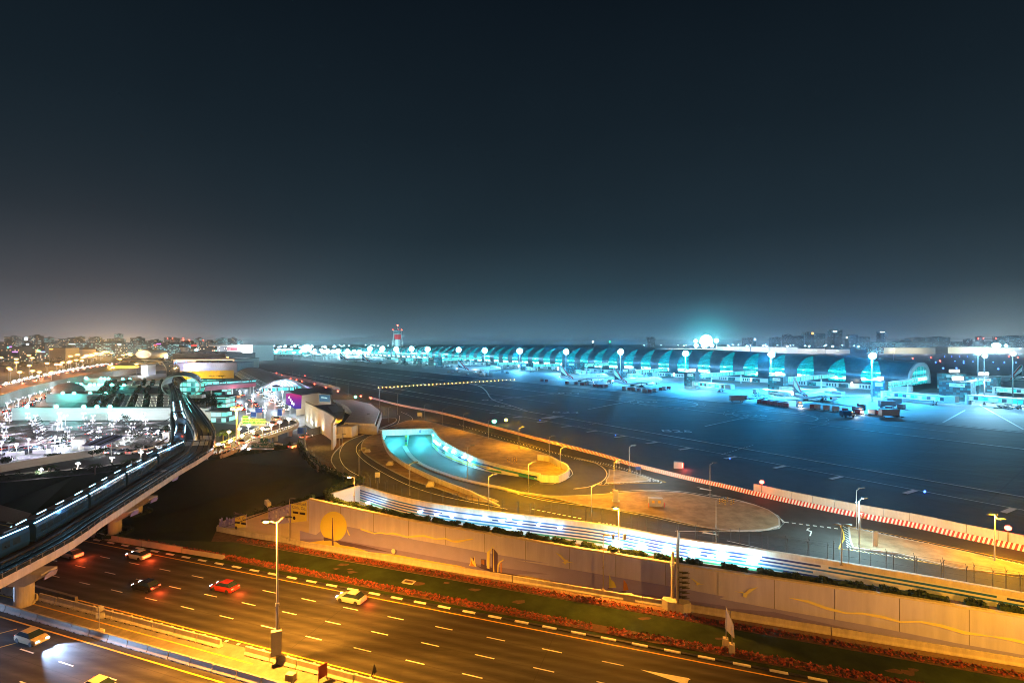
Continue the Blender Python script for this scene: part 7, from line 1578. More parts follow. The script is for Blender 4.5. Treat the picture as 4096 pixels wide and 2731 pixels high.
# ================================================================ GATE HOUSES AND JET BRIDGES
def gatehouse(x0, x1, yb, yt, label, sign=None, hs=False, bridge=True, panel=True, logo=False, side=None, arm=42):
    D = F*H/(yb-HY); a, b = X(x0,D), X(x1,D); w = (b-a)/1.12; z1 = H-(yt-HY)*D/F; c = V3((a+b)/2, D+w*.4, 0); rz = ay-math.pi/2
    t = thing('gate_house', label, 'gate house', c, rz); ex_, ey_ = V3(math.cos(rz),math.sin(rz),0), V3(-math.sin(rz),math.cos(rz),0)
    mb = MB(); mb.box((c.x,c.y,1.6+(z1-1.6)/2+.0), (w,w*.8,z1-1.6), rz); mb.build('glass_block', 'gate_glass', t); mb = MB(); mb.box((c.x,c.y,.8), (w*.98,w*.78,1.58), rz); mb.build('base', 'box_grey', t); mb = MB(); mb.box((c.x,c.y,z1+.2), (w*1.04,w*.84,.35), rz); mb.build('roof', 'steel_dark', t)
    fr = c-ey_*(w*.41)
    if panel:
        mb = MB(); pc = fr+ex_*w*.08; mb.box((pc.x-ey_.x*.12,pc.y-ey_.y*.12,z1-1.5), (w*.5,.2,2.0), rz); mb.build('advert_panel', 'white_wall', t)
        T_ = Matrix.Translation(V3(pc.x,pc.y,z1-1.5)-ey_*.26-ex_*w*.05) @ Matrix.Rotation(rz,4,'Z') @ Matrix.Rotation(math.pi/2,4,'X'); mb = MB(); addtext(mb, 'HSBC', 1.0 if w > 8 else .8, T_); mb.build('lettering', 'livery_black', t, fix=False)
        mb = MB(); q = V3(pc.x,pc.y,z1-1.5)-ey_*.27+ex_*(w*.15); s = .45; mb.add([q+ex_*x*s+V3(0,0,z*s) for x, z in ((-1.6,0),(-.8,.8),(.8,.8),(1.6,0),(.8,-.8),(-.8,-.8),(0,0))], [(0,1,6),(1,6,2),(2,3,6) if False else (3,2,6),(4,3,6),(5,4,6),(0,5,6)][:2]+[(3,4,6),(2,3,6),(0,6,5)]); mb.build('logo', 'livery_red', t, fix=False)
    if hs:
        mb = MB(); sc_ = V3(c.x,c.y,z1); mb.box((c.x,c.y-.5,z1+2.1), (w*.42,1.0,2.0), 0); mb.build('roof_sign', 'lit_sign', t); mb = MB(); [mb.cyl((c.x+s*w*.15,c.y,z1),(c.x+s*w*.15,c.y,z1+1.2),.12,n=6) for s in (-1,1)]; mb.build('sign_post', 'steel', t)
        light('POINT', V3(c.x,c.y-3,z1+2), (.6,.95,1), 500, .6, t)
    light('POINT', c-ey_*(w*.8)+V3(0,0,3.2), (.35,.9,1), 600, .5, t)
    # corridor back to the concourse and arm to the aircraft
    back = c+V3(CD.x,CD.y,0)*4; tgt = CC(0,0,0); v = -( (c-A0).dot(-CN)); vv = (c-A0).dot(CN)
    if vv > 14:
        e2 = c-CN*(vv-1.5); jb_ = thing('gate_corridor', 'glazed white corridor from the concourse to the '+label.replace(',',''), 'corridor', c); mb = MB(); st = c-CN*(w*.4); mb.loft([[p+CD*s+V3(0,0,z) for s, z in ((-1.6,z1-4.2),(1.6,z1-4.2),(1.6,z1-1.4),(-1.6,z1-1.4))] for p in (st,e2)]); mb.build('tunnel', 'bridge_glass', jb_); mb = MB(); mb.loft([[p+CD*s+V3(0,0,z) for s, z in ((-1.8,z1-1.4),(1.8,z1-1.4),(1.8,z1-1.1),(-1.8,z1-1.1))] for p in (st,e2)]); mb.build('roof', 'white_paint', jb_)
        mb = MB(); [mb.cyl(st.lerp(e2,f).xy.to_3d(), st.lerp(e2,f).xy.to_3d()+V3(0,0,z1-4.2), .35, n=8) for f in (.25,.75)]; mb.build('column', 'white_paint', jb_)
    if bridge:
        j = thing('jet_bridge', 'glazed jet bridge on a wheeled leg from the '+label.replace(',',''), 'jet bridge', c); s0 = c-ey_*w*.3+ex_*w*.4; d_ = (ex_*.96-ey_*.28) if (side or 1) > 0 else (-ex_*.98-ey_*.2); s1 = s0+d_*arm; pr_ = V3(-d_.y,d_.x,0)
        mb = MB(); mb.cyl((s0.x,s0.y,0),(s0.x,s0.y,5.6),1.7,n=14); mb.build('rotunda', 'box_grey', j); mb = MB(); mb.loft([[p+pr_*q+V3(0,0,z) for q, z in ((-1.1,3.0),(1.1,3.0),(1.1,5.2),(-1.1,5.2))] for p in (s0,s0.lerp(s1,.55))]); mb.build('tunnel', 'bridge_glass', j); mb = MB(); mb.loft([[p+pr_*q+V3(0,0,z) for q, z in ((-1.35,2.8),(1.35,2.8),(1.35,5.4),(-1.35,5.4))] for p in (s0.lerp(s1,.5),s0.lerp(s1,.86))]); mb.build('tunnel', 'bridge_glass', j)
        mb = MB(); mb.loft([[p+pr_*q+V3(0,0,z) for q, z in ((-1.4,5.42),(1.4,5.42),(1.4,5.65),(-1.4,5.65))] for p in (s0,s0.lerp(s1,.86))]); mb.loft([[p+pr_*q+V3(0,0,z) for q, z in ((-1.4,2.5),(1.4,2.5),(1.4,2.8),(-1.4,2.8))] for p in (s0,s0.lerp(s1,.86))]); mb.build('girder', 'white_paint', j)
        cbp = s0.lerp(s1,.93); mb = MB(); mb.box((cbp.x,cbp.y,4.2), (arm*.14,3.4,3.2), math.atan2(d_.y,d_.x)); mb.build('cab', 'box_grey', j); mb = MB(); lg = s0.lerp(s1,.72); [mb.cyl(lg+pr_*s*1.3+V3(0,0,.5), lg+pr_*s*1.3+V3(0,0,3), .18, n=8) for s in (-1,1)]; [mb.cyl(lg+pr_*(s*1.3-.25)+V3(0,0,.5), lg+pr_*(s*1.3+.25)+V3(0,0,.5), .5, n=12) for s in (-1,1)]; mb.build('wheel_leg', 'steel_dark', j)
        mb = MB(); q = s0.lerp(s1,.8)+pr_*-1.6; mb.extr([q+V3(0,0,3), q+V3(0,0,3.3), q+d_*-4+V3(0,0,.3), q+d_*-4], pr_*-.9); mb.build('stair', 'steel', j)
        light('POINT', s0.lerp(s1,.5)-ey_*6+V3(0,0,4), (.4,.9,1), 420, .5, j)
gatehouse(3505,3560,1600,1528,'dark glass gate house below the brightest flood mast', hs=True, arm=36)
gatehouse(3808,3916,1616,1530,'large gate house nearest the right edge, facing the apron', hs=True, arm=30)
gatehouse(3912,4020,1580,1510,'gate house with an advert panel, behind and right of the large one', hs=True, arm=34)
gatehouse(3796,3898,1558,1497,'gate house half hidden behind the large one', hs=True, bridge=False)
gatehouse(3092,3158,1580,1508,'gate house with a roof sign left of the largest airliner', hs=True, arm=40)
gatehouse(2749,2804,1554,1492,'gate house with a roof sign by the third flood mast', hs=True, arm=36)
gatehouse(2489,2542,1518,1476,'low gate house behind the tail of the second airliner', hs=True, arm=26)
gatehouse(2270,2337,1500,1452,'wide dark gate house between two airliners', arm=26)
gatehouse(2085,2130,1486,1455,'small gate house below the fifth flood mast', arm=20)
gatehouse(1946,1986,1476,1449,'small gate house near the fourth airliner', arm=18)
gatehouse(1712,1764,1466,1430,'tall dark gate house at the far half of the concourse', arm=16)
gatehouse(1652,1686,1460,1434,'distant small gate house left of the tall dark one', arm=12)
gatehouse(1592,1620,1456,1434,'distant gate house beside the far airliner', arm=12)
gatehouse(1538,1562,1453,1431,'most distant gate house', arm=10, bridge=False)
# ================================================================ FLOOD MASTS
FM = [(3488,1423,1607),(3084,1418,1573),(2741,1414,1543),(2482,1407,1516),(2264,1407,1498),(2078,1404,1486),(1939,1402,1471),(1835,1399,1459),(1711,1397,1449),(1647,1395,1444),(1586,1397,1441),(1530,1395,1437),(1480,1395,1433),(1438,1409,1430),(1391,1406,1428),(1353,1405,1426),(1311,1405,1424),(1227,1391,1419),
 (4051,1415,1592),(3937,1423,1619),(3912,1412,1590)]
for i, (x, yt, yb) in enumerate(FM):
    p = G(x,yb,.06); h = (yb-yt)*p.y/F; rt = i > 17
    t = thing('flood_mast', f'{nth(i if not rt else i-18)} tall floodlight mast '+('from the right along the concourse stands' if not rt else 'among the gate houses at the right edge'), 'flood mast', p, 0, 'flood masts on the apron')
    mb = MB(); mb.cyl(p, p+V3(0,0,h), .38, .18, 10); mb.cyl(p, p+V3(0,0,.8), .7, .6, 10); mb.build('mast', 'steel_dark' if rt else 'pole_grey', t, smooth=False)
    top = p+V3(0,0,h); k = max(.0, min(1, (p.y-280)/900)); r = (1.25+.0030*(p.y-270))*(.6 if rt else 1)
    mb = MB(); mb.cyl(top+V3(0,0,.2), top+V3(0,0,.5), r*1.3, n=12); mb.build('lamp_ring', 'steel', t)
    mb = MB()
    for q in range(7 if p.y < 700 else 3):
        a = 2*math.pi*q/7; mb.ball(top+V3(math.cos(a)*r*.8, math.sin(a)*r*.8-.2, -.05), r*.62, 10, 6, sc=(1,1,.75))
    mb.ball(top+V3(0,-r*.5,0), r*1.35, 14, 9); mb.build('bulb', 'lamp_flood', t)  # balls oversized so the lamp bloom is built into the shape
    vv = (p-A0).dot(CN)
    if i < 16: q = top+V3(0,0,-1.4)+CN*2; light('SPOT', q, (.07,.52,1), 150000 if i < 7 else 200000, 1.0, t, target=q+V3(0,0,-20)-CN*2, spot=156, blend=.25); light('POINT', q+V3(0,0,-1), (.002,.40,1), 120000, 1.5, t)  # point light added beside the spot to tint the apron blue
    if rt: light('POINT', top+CN*6+V3(0,0,-1), (.30,.72,1), 22000, 1.0, t)
# white stand lighting near the facade
for u in (-60,5,60,120,175,235,300,370,450,540,640,760,880,1000): light('POINT', CC(u,52,11), (.34,.82,1), 19000, 1.0)
for u in (30,90,150,210): light('POINT', CC(u,108,12), (.30,.78,1), 16000, 1.0)
for u in (-95,-50): light('POINT', CC(u,60,12), (.5,.82,1), 15000, 1.0)
p = G(3575,1450); t = thing('flood_mast', 'unlit mast rising behind the concourse roof', 'flood mast', p); mb = MB(); mb.cyl(p, p+V3(0,0,32), .4, .2); mb.build('mast', 'steel', t); mb = MB(); mb.cyl(p+V3(0,0,31.6), p+V3(0,0,32.4), 2.6, n=12); mb.build('lamp_ring', 'steel_dark', t)
# ================================================================ APRON MARKINGS
mb = MB(); Z = .09
def ap(u0, v0, u1, v1, w, z=Z): flat(mb, [CC(u0,v0,z), CC(u1,v1,z)], w)
ap(-400,274,420,272,.75); ap(-400,203,700,203,.9); ap(-400,285.6,500,285.6,.35); ap(-300,163,60,161,.8); ap(60,161,400,155,.8); ap(100,240,420,236,.5); ap(-60,182,300,180,.35)
for u in (26,12.3,-1.5,-14,-29.3,-43.3,-57,-72,-88,40,55,72,90): ap(u,286,u+.8,291,1.1)
for i, (u, v, txt) in enumerate(PL[:5]): ap(u, v+62, u, 75, .3)
for cu, cv, r in ((3,192,17.5),(62,190,16)):
    pts = [CC(cu+r*math.cos(a), cv+r*math.sin(a), Z) for a in [math.pi*(.05+1.95*k/48) for k in range(49)]]; flat(mb, pts, .7)
    for k in range(0,48,2): a0_, a1_ = math.pi*2*k/48, math.pi*2*(k+.9)/48; flat(mb, [CC(cu+(r+4)*math.cos(a), cv+(r+4)*math.sin(a), Z) for a in (a0_,a1_)], .3)
flat(mb, smoothpath([G(x,y,Z) for x,y in ((1880,1535),(1918,1544),(1943,1562),(1962,1590),(1985,1604),(2040,1620),(2110,1644))], 4), .9)
for a, b in (((2350,1637),(2540,1600)),((1968,1597),(2215,1575)),((2820,1704),(2992,1667)),((3920,1620),(4096,1718)),((3770,1690),(3860,1640))): flat(mb, [G(*a,Z), G(*b,Z)], .7)
def dsh(a, b, n): [flat(mb, [G(a[0]+(b[0]-a[0])*k/n, a[1]+(b[1]-a[1])*k/n, Z), G(a[0]+(b[0]-a[0])*(k+.6)/n, a[1]+(b[1]-a[1])*(k+.6)/n, Z)], .25) for k in range(n)]
dsh((2885,1817),(3017,1778),12); dsh((2300,1706),(2438,1684),12); dsh((3232,1714),(3320,1690),12); dsh((2360,1697),(2436,1684),10)
mb.poly([G(2162,1671,Z),G(2215,1663,Z),G(2260,1664,Z),G(2200,1675,Z)])
struct(mb.build('apron_marking', 'white_paint', fix=False))
mb = MB()
for x, y, tx, s in ((2707,1724,'B25',7),(3019,1661,'B25',6.5),(2262,1649,'B24',8),(1970,1600,'B23',8),(2275,1573,'B24',9),(2590,1607,'B25',7),(2010,1623,'B24',6)):
    p = G(x,y,Z+.02); addtext(mb, tx, s, Matrix.Translation(p) @ Matrix.Rotation(-.18,4,'Z') @ Matrix.Scale(1.1,4,V3(1,0,0)))
struct(mb.build('apron_lettering', 'white_paint', fix=False))
# guide lamps row
gl = thing('guide_lamp', 'x', 'lamp'); mb = MB(); mb.cyl((0,0,0),(0,0,.25),.25,n=8); mb.build('base', 'steel_dark', gl); mb = MB(); mb.ball((0,0,.5), .30, 8, 5); mb.build('bulb', 'lamp_sodium_far', gl)
for k in range(36):
    f = k/35; p = G(1514+(2057-1514)*f, 1553+(1520-1553)*f, .05); s = p.y/300; lab = 'small orange guide lamp in the long row across the dark apron'
    if k == 0: gl.location = p; tag(gl, lab, 'lamp', 'row of orange guide lamps')
    else: dup(gl, p, 0, lab, 'row of orange guide lamps', scale=(1,1,1))
# ================================================================ CARTS, CONTAINERS, TRUCKS
def cart_proto(nm, cat, m, w=2.4, d=1.7, h=1.7, z0=.5):
    t = thing(nm, 'x', cat); mb = MB(); mb.box((0,0,z0-.1), (w+.4,d+.1,.16)); mb.cyl((w/2+.2,0,.35),(w/2+1.2,0,.3),.05,n=5); mb.build('chassis', 'steel_dark', t)
    for x in (-w*.35,w*.35): mb = MB(); mb.cyl((x,-d*.5,.25),(x,d*.5,.25),.25,n=8); mb.build('wheel', 'rubber', t)
    if h: mb = MB(); mb.box((0,0,z0+h/2), (w,d,h)); [mb.box((x,0,z0+h/2), (.08,d+.06,h)) for x in (-w*.3,0,w*.3)]; mb.build('container', m, t); mb = MB(); mb.box((0,0,z0+h+.05), (w+.1,d+.1,.1)); mb.build('lid', 'box_grey', t)
    return t
K = {'maroon': cart_proto('baggage_cart','baggage cart','box_maroon'), 'silver': cart_proto('cargo_container','cargo container','box_grey',2.8,2.1,2.0), 'flat': cart_proto('cargo_dolly','dolly','box_grey',3.0,1.9,0), 'big': cart_proto('cargo_container','cargo container','box_grey',7.5,2.6,2.7,.9)}
used_k = set()
def put(k, x, y, yaw, lab, grp):
    p = G(x,y,.07) if not isinstance(x, Vector) else x
    if k not in used_k: used_k.add(k); o = K[k]; o.location = p; o.rotation_euler = (0,0,yaw); tag(o, lab, o['category'], grp); return o
    return dup(K[k], p, yaw, lab, grp)
ya = math.atan2(CD.y,CD.x)
for k in range(6): put('maroon', 3040+k*21, 1613+k*3.0, ya, 'maroon baggage cart in the close row beside the turning circle', 'close row of maroon carts'); put('maroon', 3047+k*19, 1609+k*2.8, ya, 'maroon baggage cart in the close row beside the turning circle', 'close row of maroon carts')
for i, (x, y, k) in enumerate(((3251,1634,'maroon'),(3270,1637,'silver'),(3307,1641,'silver'),(3343,1645,'silver'),(3380,1650,'maroon'))): put(k, x, y, ya+.2, f'{nth(i)} spaced cart from the left below the largest airliner', 'spaced carts below the largest airliner')
for i, (x, y, k) in enumerate(((3440,1630,'maroon'),(3449,1637,'silver'),(3434,1656,'maroon'),(3490,1658,'silver'),(3515,1660,'maroon'),(3465,1658,'flat'),(3585,1665,'flat'),(3606,1635,'silver'),(3556,1645,'silver'),(3600,1668,'flat'))): put(k, x, y, ya+random.uniform(-.4,.4), f'{nth(i)} cart of the loose group around the grey trailers', 'loose carts around the grey trailers')
put('big',3556,1668,-.1,'long grey-brown trailer box closest to the dark apron','trailer boxes'); put('big',3548,1630,-.12,'long white trailer box under the jet bridge','trailer boxes'); put('big',2947,1607,-.05,'large maroon-ended container box standing alone','trailer boxes'); put('big',3572,1618,-.1,'second long trailer box behind the white one','trailer boxes')
for i in range(7): put('flat', 2992+i*14, 1596-i*1.2, ya+.4, 'empty low dolly parked on the pale stand', 'empty dollies on the pale stand')
for i in range(22): put('flat', 3010+random.uniform(0,125), 1575+random.uniform(0,18), ya+random.uniform(-.3,.6), 'empty low dolly parked on the pale stand', 'empty dollies on the pale stand')
for i in range(12): put('flat', 3985+random.uniform(0,110), 1618+random.uniform(0,22), random.uniform(-.4,.2), 'empty low dolly near the right edge of the apron', 'dollies near the right edge')
for i, (x, y) in enumerate(((2498,1560),(2518,1562),(2537,1563),(2555,1565),(2580,1570),(2600,1571),(2620,1568),(2643,1562),(2657,1560),(2675,1556),(2980,1597))): put('maroon' if i % 2 else 'silver', x, y, ya+random.uniform(-.2,.2), f'{nth(i)} cart of the train behind the second airliner', 'cart train behind the second airliner')
for i, (x, y) in enumerate(((2305,1538),(2328,1541),(2345,1541),(2380,1547),(2395,1549),(2410,1550),(2425,1549),(2168,1526),(2186,1527),(2268,1536))): put('maroon', x, y, ya+random.uniform(-.2,.2), 'maroon cart standing behind the third airliner', 'carts behind the third airliner')
for i, (x, y) in enumerate(((1794,1490),(1810,1491),(1834,1490),(1922,1504),(1936,1505),(1948,1503),(1962,1502),(1870,1500),(2010,1490),(2030,1493))): put('silver', x, y, ya, 'pale container behind the fourth airliner', 'containers behind the fourth airliner')
for i in range(60):
    x = random.choice((1480,1540,1600,1660,1720,1780,1900,2020,2130,2250,2380))+random.uniform(-40,40); y = 1441+(x-1450)*.043+random.uniform(4,14); put(random.choice(('maroon','silver','flat','silver')), x, y, ya+random.uniform(-.5,.5), 'small service cart among the distant stands', 'service carts on the distant stands')
def truck(x, y, yaw, m, lab, front=True):
    p = G(x,y,.07); t = thing('service_truck', lab, 'truck', p, yaw); T_ = Matrix.Translation(p) @ Matrix.Rotation(yaw,4,'Z'); mb = MB(); mb.box((-1.2,0,1.9), (4.2,2.2,2.2), T=T_); mb.build('body', m, t); mb = MB(); mb.box((1.9,0,1.4), (1.7,2.1,1.7), taper=.85, T=T_); mb.build('cab', 'skin_white', t); mb = MB(); mb.box((2.3,0,1.8), (.9,1.9,.6), T=T_); mb.build('window', 'glass_dark', t)
    for a in (-2,1.7):
        for s in (-1,1): mb = MB(); mb.cyl((a,s*1.1,.45),(a,s*.8,.45),.45,n=12,T=T_); mb.build('wheel', 'rubber', t)
    for s in (-1,1): mb = MB(); mb.box((2.8,s*.7,.95), (.1,.35,.3), T=T_); mb.build('headlight', 'head_light', t)
    mb = MB(); mb.box((1.8,0,2.4), (.3,.8,.2), T=T_); mb.build('beacon', 'lit_orange', t)
    if front: q = T_ @ V3(4.2,0,1.1); light('POINT', q, (1,.95,.85), 420, .3, t)
    return t
truck(3198,1627,-1.9,'skin_white','white service truck with glaring headlights beside the largest airliner'); truck(3432,1652,-1.7,'box_maroon','maroon tug truck with headlights among the loose carts'); truck(2365,1540,.5,'box_grey','grey loader truck under the third airliner'); truck(3392,1668,.1,'sign_blue','small truck with a yellow glowing lamp on the dark apron')
truck(2867,1551,3.2,'skin_white','white van parked in front of the plinth doors',False); truck(2892,1552,3.2,'skin_white','second white van parked in front of the plinth doors',False); truck(2440,1532,2,'box_grey','catering truck beside the third airliner'); truck(1902,1492,1.2,'skin_white','white truck under the fourth airliner tail'); truck(3985,1612,2.7,'box_grey','long brown-grey loader beneath the right flood mast',False); truck(3025,1572,.8,'box_grey','belt loader truck by the empty dollies',False)
# signals on the stands
for i, (x, y) in enumerate(((2696,1500),(3004,1522),(3407,1540),(3776,1588),(1832,1447),(2074,1465),(2232,1476))):
    D = F*H/(y+14-HY); p = VD(x,y,D); t = thing('docking_signal', f'{nth(i)} yellow-white docking light from the left on a thin post', 'signal', V3(p.x,p.y,0)); mb = MB(); mb.cyl((p.x,p.y,0),p,.12,n=6); mb.build('post', 'steel', t); mb = MB(); mb.ball(p,.6,8,6); mb.ball(p+V3(0,0,1.5),.6,8,6); mb.build('bulb', 'lamp_warm', t)
# ================================================================ CONTROL TOWER
tx = X(1591,1250); ty_ = 1250.0; TZ = lambda y: H-(y-HY)*ty_/F
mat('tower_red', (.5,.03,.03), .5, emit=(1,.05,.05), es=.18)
TW = thing('control_tower', 'airport control tower with red band, lattice legs and red top light', 'tower', V3(tx,ty_,0)); s = ty_/F
mb = MB(); mb.cyl((tx,ty_,0),(tx,ty_,TZ(1358)), 5.5, 6.5, 16); mb.build('shaft', 'white_wall', TW)
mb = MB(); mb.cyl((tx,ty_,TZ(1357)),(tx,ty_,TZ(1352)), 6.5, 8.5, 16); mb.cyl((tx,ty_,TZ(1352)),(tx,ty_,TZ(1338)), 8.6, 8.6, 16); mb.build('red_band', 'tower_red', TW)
mb = MB()
for sx in (-1,1):
    mb.cyl((tx+sx*16,ty_-2,0),(tx+sx*8.5,ty_-2,TZ(1322)), 1.3, 1.0, 8)
    for k in range(5): z0, z1 = k*8.0, (k+1)*8.0; xa, xb = 16-7.5*z0/58, 16-7.5*z1/58; mb.cyl((tx+sx*xa,ty_-2,z0),(tx-sx*(2),ty_-2,z1), .7, n=6); mb.cyl((tx-sx*2,ty_-2,z0),(tx+sx*xb,ty_-2,z1), .6, n=6)
mb.build('lattice', 'white_wall', TW)
mb = MB(); mb.cyl((tx,ty_,TZ(1338)),(tx,ty_,TZ(1332)),9,10,16); mb.cyl((tx,ty_,TZ(1326)),(tx,ty_,TZ(1323)),10,12,16); mb.cyl((tx,ty_,TZ(1319)),(tx,ty_,TZ(1318)),9,8,16); mb.build('deck', 'box_grey', TW)
mb = MB(); mb.cyl((tx,ty_,TZ(1332)),(tx,ty_,TZ(1326)),9.4,9.8,16); mb.cyl((tx,ty_,TZ(1323)),(tx,ty_,TZ(1319)),7.5,9,16); mb.build('cabin_glass', 'gate_glass', TW)
mb = MB(); mb.cyl((tx,ty_,TZ(1318)),(tx,ty_,TZ(1302)),.6,.2,8); mb.build('antenna', 'steel', TW)
mb = MB(); mb.ball((tx,ty_-1,TZ(1301)),1.5,8,6); [mb.ball((tx+a*11,ty_-4,TZ(1319)),1.1,8,6) for a in (-1,-.3,.3,1)]; mb.build('warning_light', 'signal_red', TW)
light('POINT', V3(tx,ty_-26,8), (.3,.85,1), 45000, 1.5, TW); light('POINT', V3(tx-14,ty_-20,30), (.3,.85,1), 9000, 1.5, TW)
# ================================================================ FAR AIRPORT AND CITY
random.seed(11)
mats_ = ['city_a','city_b','city_c']; gi = 0
def cityblock(x0, x1, D, yt, m, label, grp='distant city buildings'):
    a, b = X(x0,D), X(x1,D); z1 = max(5, H-(yt-HY)*D/F); w = b-a; t = thing('city_building', label, 'building', V3((a+b)/2,D,0), 0, grp); mb = MB(); dp = w*.7+8; mb.box(((a+b)/2,D+dp/2,z1/2), (w,dp,z1)); mb.build('wall', m, t)
    mb = MB(); mb.box(((a+b)/2,D+dp/2,z1+.6), (w+1,dp+1,1.2)); 
    if w > 12: mb.box(((a+b)/2+w*.15,D+dp/2,z1+3), (w*.3,dp*.4,4))
    mb.build('roof', 'roof_dark', t); return t, (a+b)/2, z1
kinds = {'city_a':'mixed warm and cool windows','city_b':'long bright window bands','city_c':'few scattered windows'}
for i in range(54):
    D = random.choice((1500,1900,2300,2800,3300)); x = -60+i*(1000/54)+random.uniform(-8,8); w = random.uniform(14,44)*1500/D+6; yt = random.choice((1352,1358,1362,1366,1370,1374))+random.uniform(-5,6)
    if i in (9,16,22,28,31): yt -= 12
    if 560 < x < 640: yt += 6
    m = random.choice(mats_); cityblock(x, x+w, D, yt, m, f'{nth(i)} distant hazy city building from the left, {kinds[m]}')
for i, (x0,x1,D,yt,m) in enumerate(((-20,70,900,1397,'city_c'),(120,180,1100,1378,'city_c'),(195,262,950,1392,'ochre_wall'),(300,445,1200,1372,'city_b'),(460,486,1150,1374,'city_a'),(45,100,1000,1388,'city_c'),(260,330,1050,1398,'concrete'),(520,600,1500,1377,'city_b'),(610,700,1300,1378,'city_b'),(650,760,1500,1371,'city_a'))): cityblock(x0,x1,D,yt,m,f'{nth(i)} larger block from the left in the nearer part of the city', 'larger city blocks')
for i, (x,y,w,h,m,D) in enumerate(((104,1355,10,12,'lit_sign',1600),(155,1407,22,3.4,'lit_orange',900),(172,1407,14,3.4,'lit_blue',880),(148,1402,26,5,'lit_green',1000),(60,1407,20,3,'lit_purple',900),(110,1378,9,6,'lamp_flood_far',1300),(185,1380,12,5,'lit_sign',1400),(31,1392,4,12,'lit_green',1000),(42,1387,10,4,'lit_purple',1000),(205,1396,12,3,'lit_orange',950),(258,1362,9,3,'lit_sign',1700),(385,1360,7,4,'lit_sign',1900),(350,1373,8,6,'lit_blue',1500),(621,1380,10,4,'lit_red',1200),(635,1375,16,3,'lit_purple',1500),(776,1382,20,3,'lit_red',1300),(478,1377,14,6,'lit_wall',1150),(622,1421,42,3,'lit_sign',1000),(665,1425,9,13,'lamp_white',800),(290,1376,30,4,'lit_wall',1300))):
    p = VD(x,y,D); ww, hh = w*D/F, h*D/F; t = thing('lit_sign_board', f'{nth(i)} coloured luminous sign board of the distant city', 'sign', V3(p.x,p.y,0), 0, 'luminous signs of the city'); mb = MB(); mb.box((p.x,p.y,p.z), (ww,1.0,hh)); mb.build('panel', m, t); mb = MB(); mb.box((p.x,p.y+4,p.z*.5-hh*.3), (ww*1.3,6,max(1,p.z-hh*.2))); mb.build('support', 'city_c', t)
# street lamps of the far districts
sl = thing('distant_street_lamp', 'x', 'street lamp'); mb = MB(); mb.cyl((0,0,0),(0,0,11),.2,n=5); mb.build('pole', 'pole_grey', sl); mb = MB(); mb.ball((0,0,11.4),1.0,8,5,sc=(1.3,1,.6)); mb.build('bulb', 'lamp_sodium_far', sl)
def lamps(pts, proto, lab, grp, sc=1.0, cat=None):
    first = not proto.get('group')
    for i, (x, y) in enumerate(pts):
        D = F*H/(max(y,HY+14)-HY) if y > 1392 else F*H/22
        # y is the lamp head: 11 m up
        D = F*(H-11.4)/(max(y,1377)-HY); p = V3(X(x,D),D,0); s = sc*max(.9, min(3.8, D/360))
        if first: proto.location = p; proto.scale = (s,s,1); tag(proto, lab, cat or 'street lamp', grp); first = False
        else: dup(proto, p, 0, lab, grp, scale=(s,s,1))
gold = [(65,1436),(67,1449),(150,1420),(116,1421),(129,1431),(216,1415),(282,1425),(311,1418),(35,1472),(41,1478),(79,1488),(117,1462),(130,1483),(188,1453),(158,1488),(206,1488),(225,1458),(275,1449),(310,1419),(360,1405),(345,1401),(330,1407),(352,1401),(480,1436),(493,1420),(521,1420),(520,1413),(452,1470),(546,1456),(442,1460),(423,1408),(640,1391),(110,1396),(130,1396),(10,1397),(250,1450),(281,1445),(305,1440),(328,1442),(420,1397),(240,1458),(908,1429),(941,1439),(737,1390),(751,1389),(4,1430)]
for k in range(70): gold.append((random.gauss(470,75), 1378+abs(random.gauss(0,1))*18))
for k in range(60):
    f = k/59; gold.append((330+230*f+random.gauss(0,9), 1432-44*f**.6+random.gauss(0,2.2)))
for k in range(36): gold.append((random.uniform(0,720), random.uniform(1378,1392)))
lamps([(x,y) for x,y in gold if -20 < x < 960], sl, 'golden street lamp of the districts beyond the raised highway', 'golden street lamps of the far districts')
for x, y, h, pw in ((70,1490,9,9000),(150,1480,9,9000),(230,1470,10,14000),(30,1500,9,7000),(300,1450,12,26000),(420,1440,12,40000),(500,1430,12,60000),(450,1415,16,220000),(520,1408,16,300000),(400,1432,14,90000),(380,1420,14,50000),(600,1450,9,16000),(130,1440,10,16000),(220,1430,10,20000),(560,1470,8,9000)):
    p = G(x,y); light('POINT', V3(p.x,p.y,h), (1,.55,.14), pw, 1.0)
# white far lamps
wl = thing('distant_flood_lamp', 'x', 'flood mast'); mb = MB(); mb.cyl((0,0,0),(0,0,15),.3,n=5); mb.build('pole', 'pole_grey', wl); mb = MB(); mb.ball((0,0,15.6),1.5,8,6); mb.build('bulb', 'lamp_flood_far', wl)
pts = [(3237,1388),(3332,1389),(3434,1389),(3532,1383),(3710,1383),(3798,1382),(2990,1387),(3066,1387),(3150,1388),(3330,1389),(2712,1383),(2644,1383),(2577,1383),(2916,1387),(785,1406),(826,1402),(833,1402),(1040,1386),(1075,1384),(1096,1386),(1138,1385),(1180,1383),(1212,1386),(1181,1388)]
for k in range(46): pts.append((random.uniform(960,1560), 1382+random.uniform(-2,12)))
for k in range(40): pts.append((random.uniform(1050,1420), 1402+random.uniform(0,18)))
for k in range(44): pts.append((random.uniform(2600,4090), random.uniform(1379,1386)))
lamps(pts, wl, 'small white floodlight far beyond the apron', 'far white floodlights', .8, 'flood mast')
bf = thing('stadium_light', 'huge white and turquoise floodlight cluster beyond the concourse roof', 'flood mast', V3(X(2825,1500),1500,0)); mb = MB()
for x, y, r in ((2825,1362,27),(2808,1368,11),(2840,1369,11),(2783,1364,8),(2866,1362,9),(2785,1382,9),(2848,1382,7),(2815,1382,10)): mb.ball(VD(x,y,1500), r*.62, 12, 8)
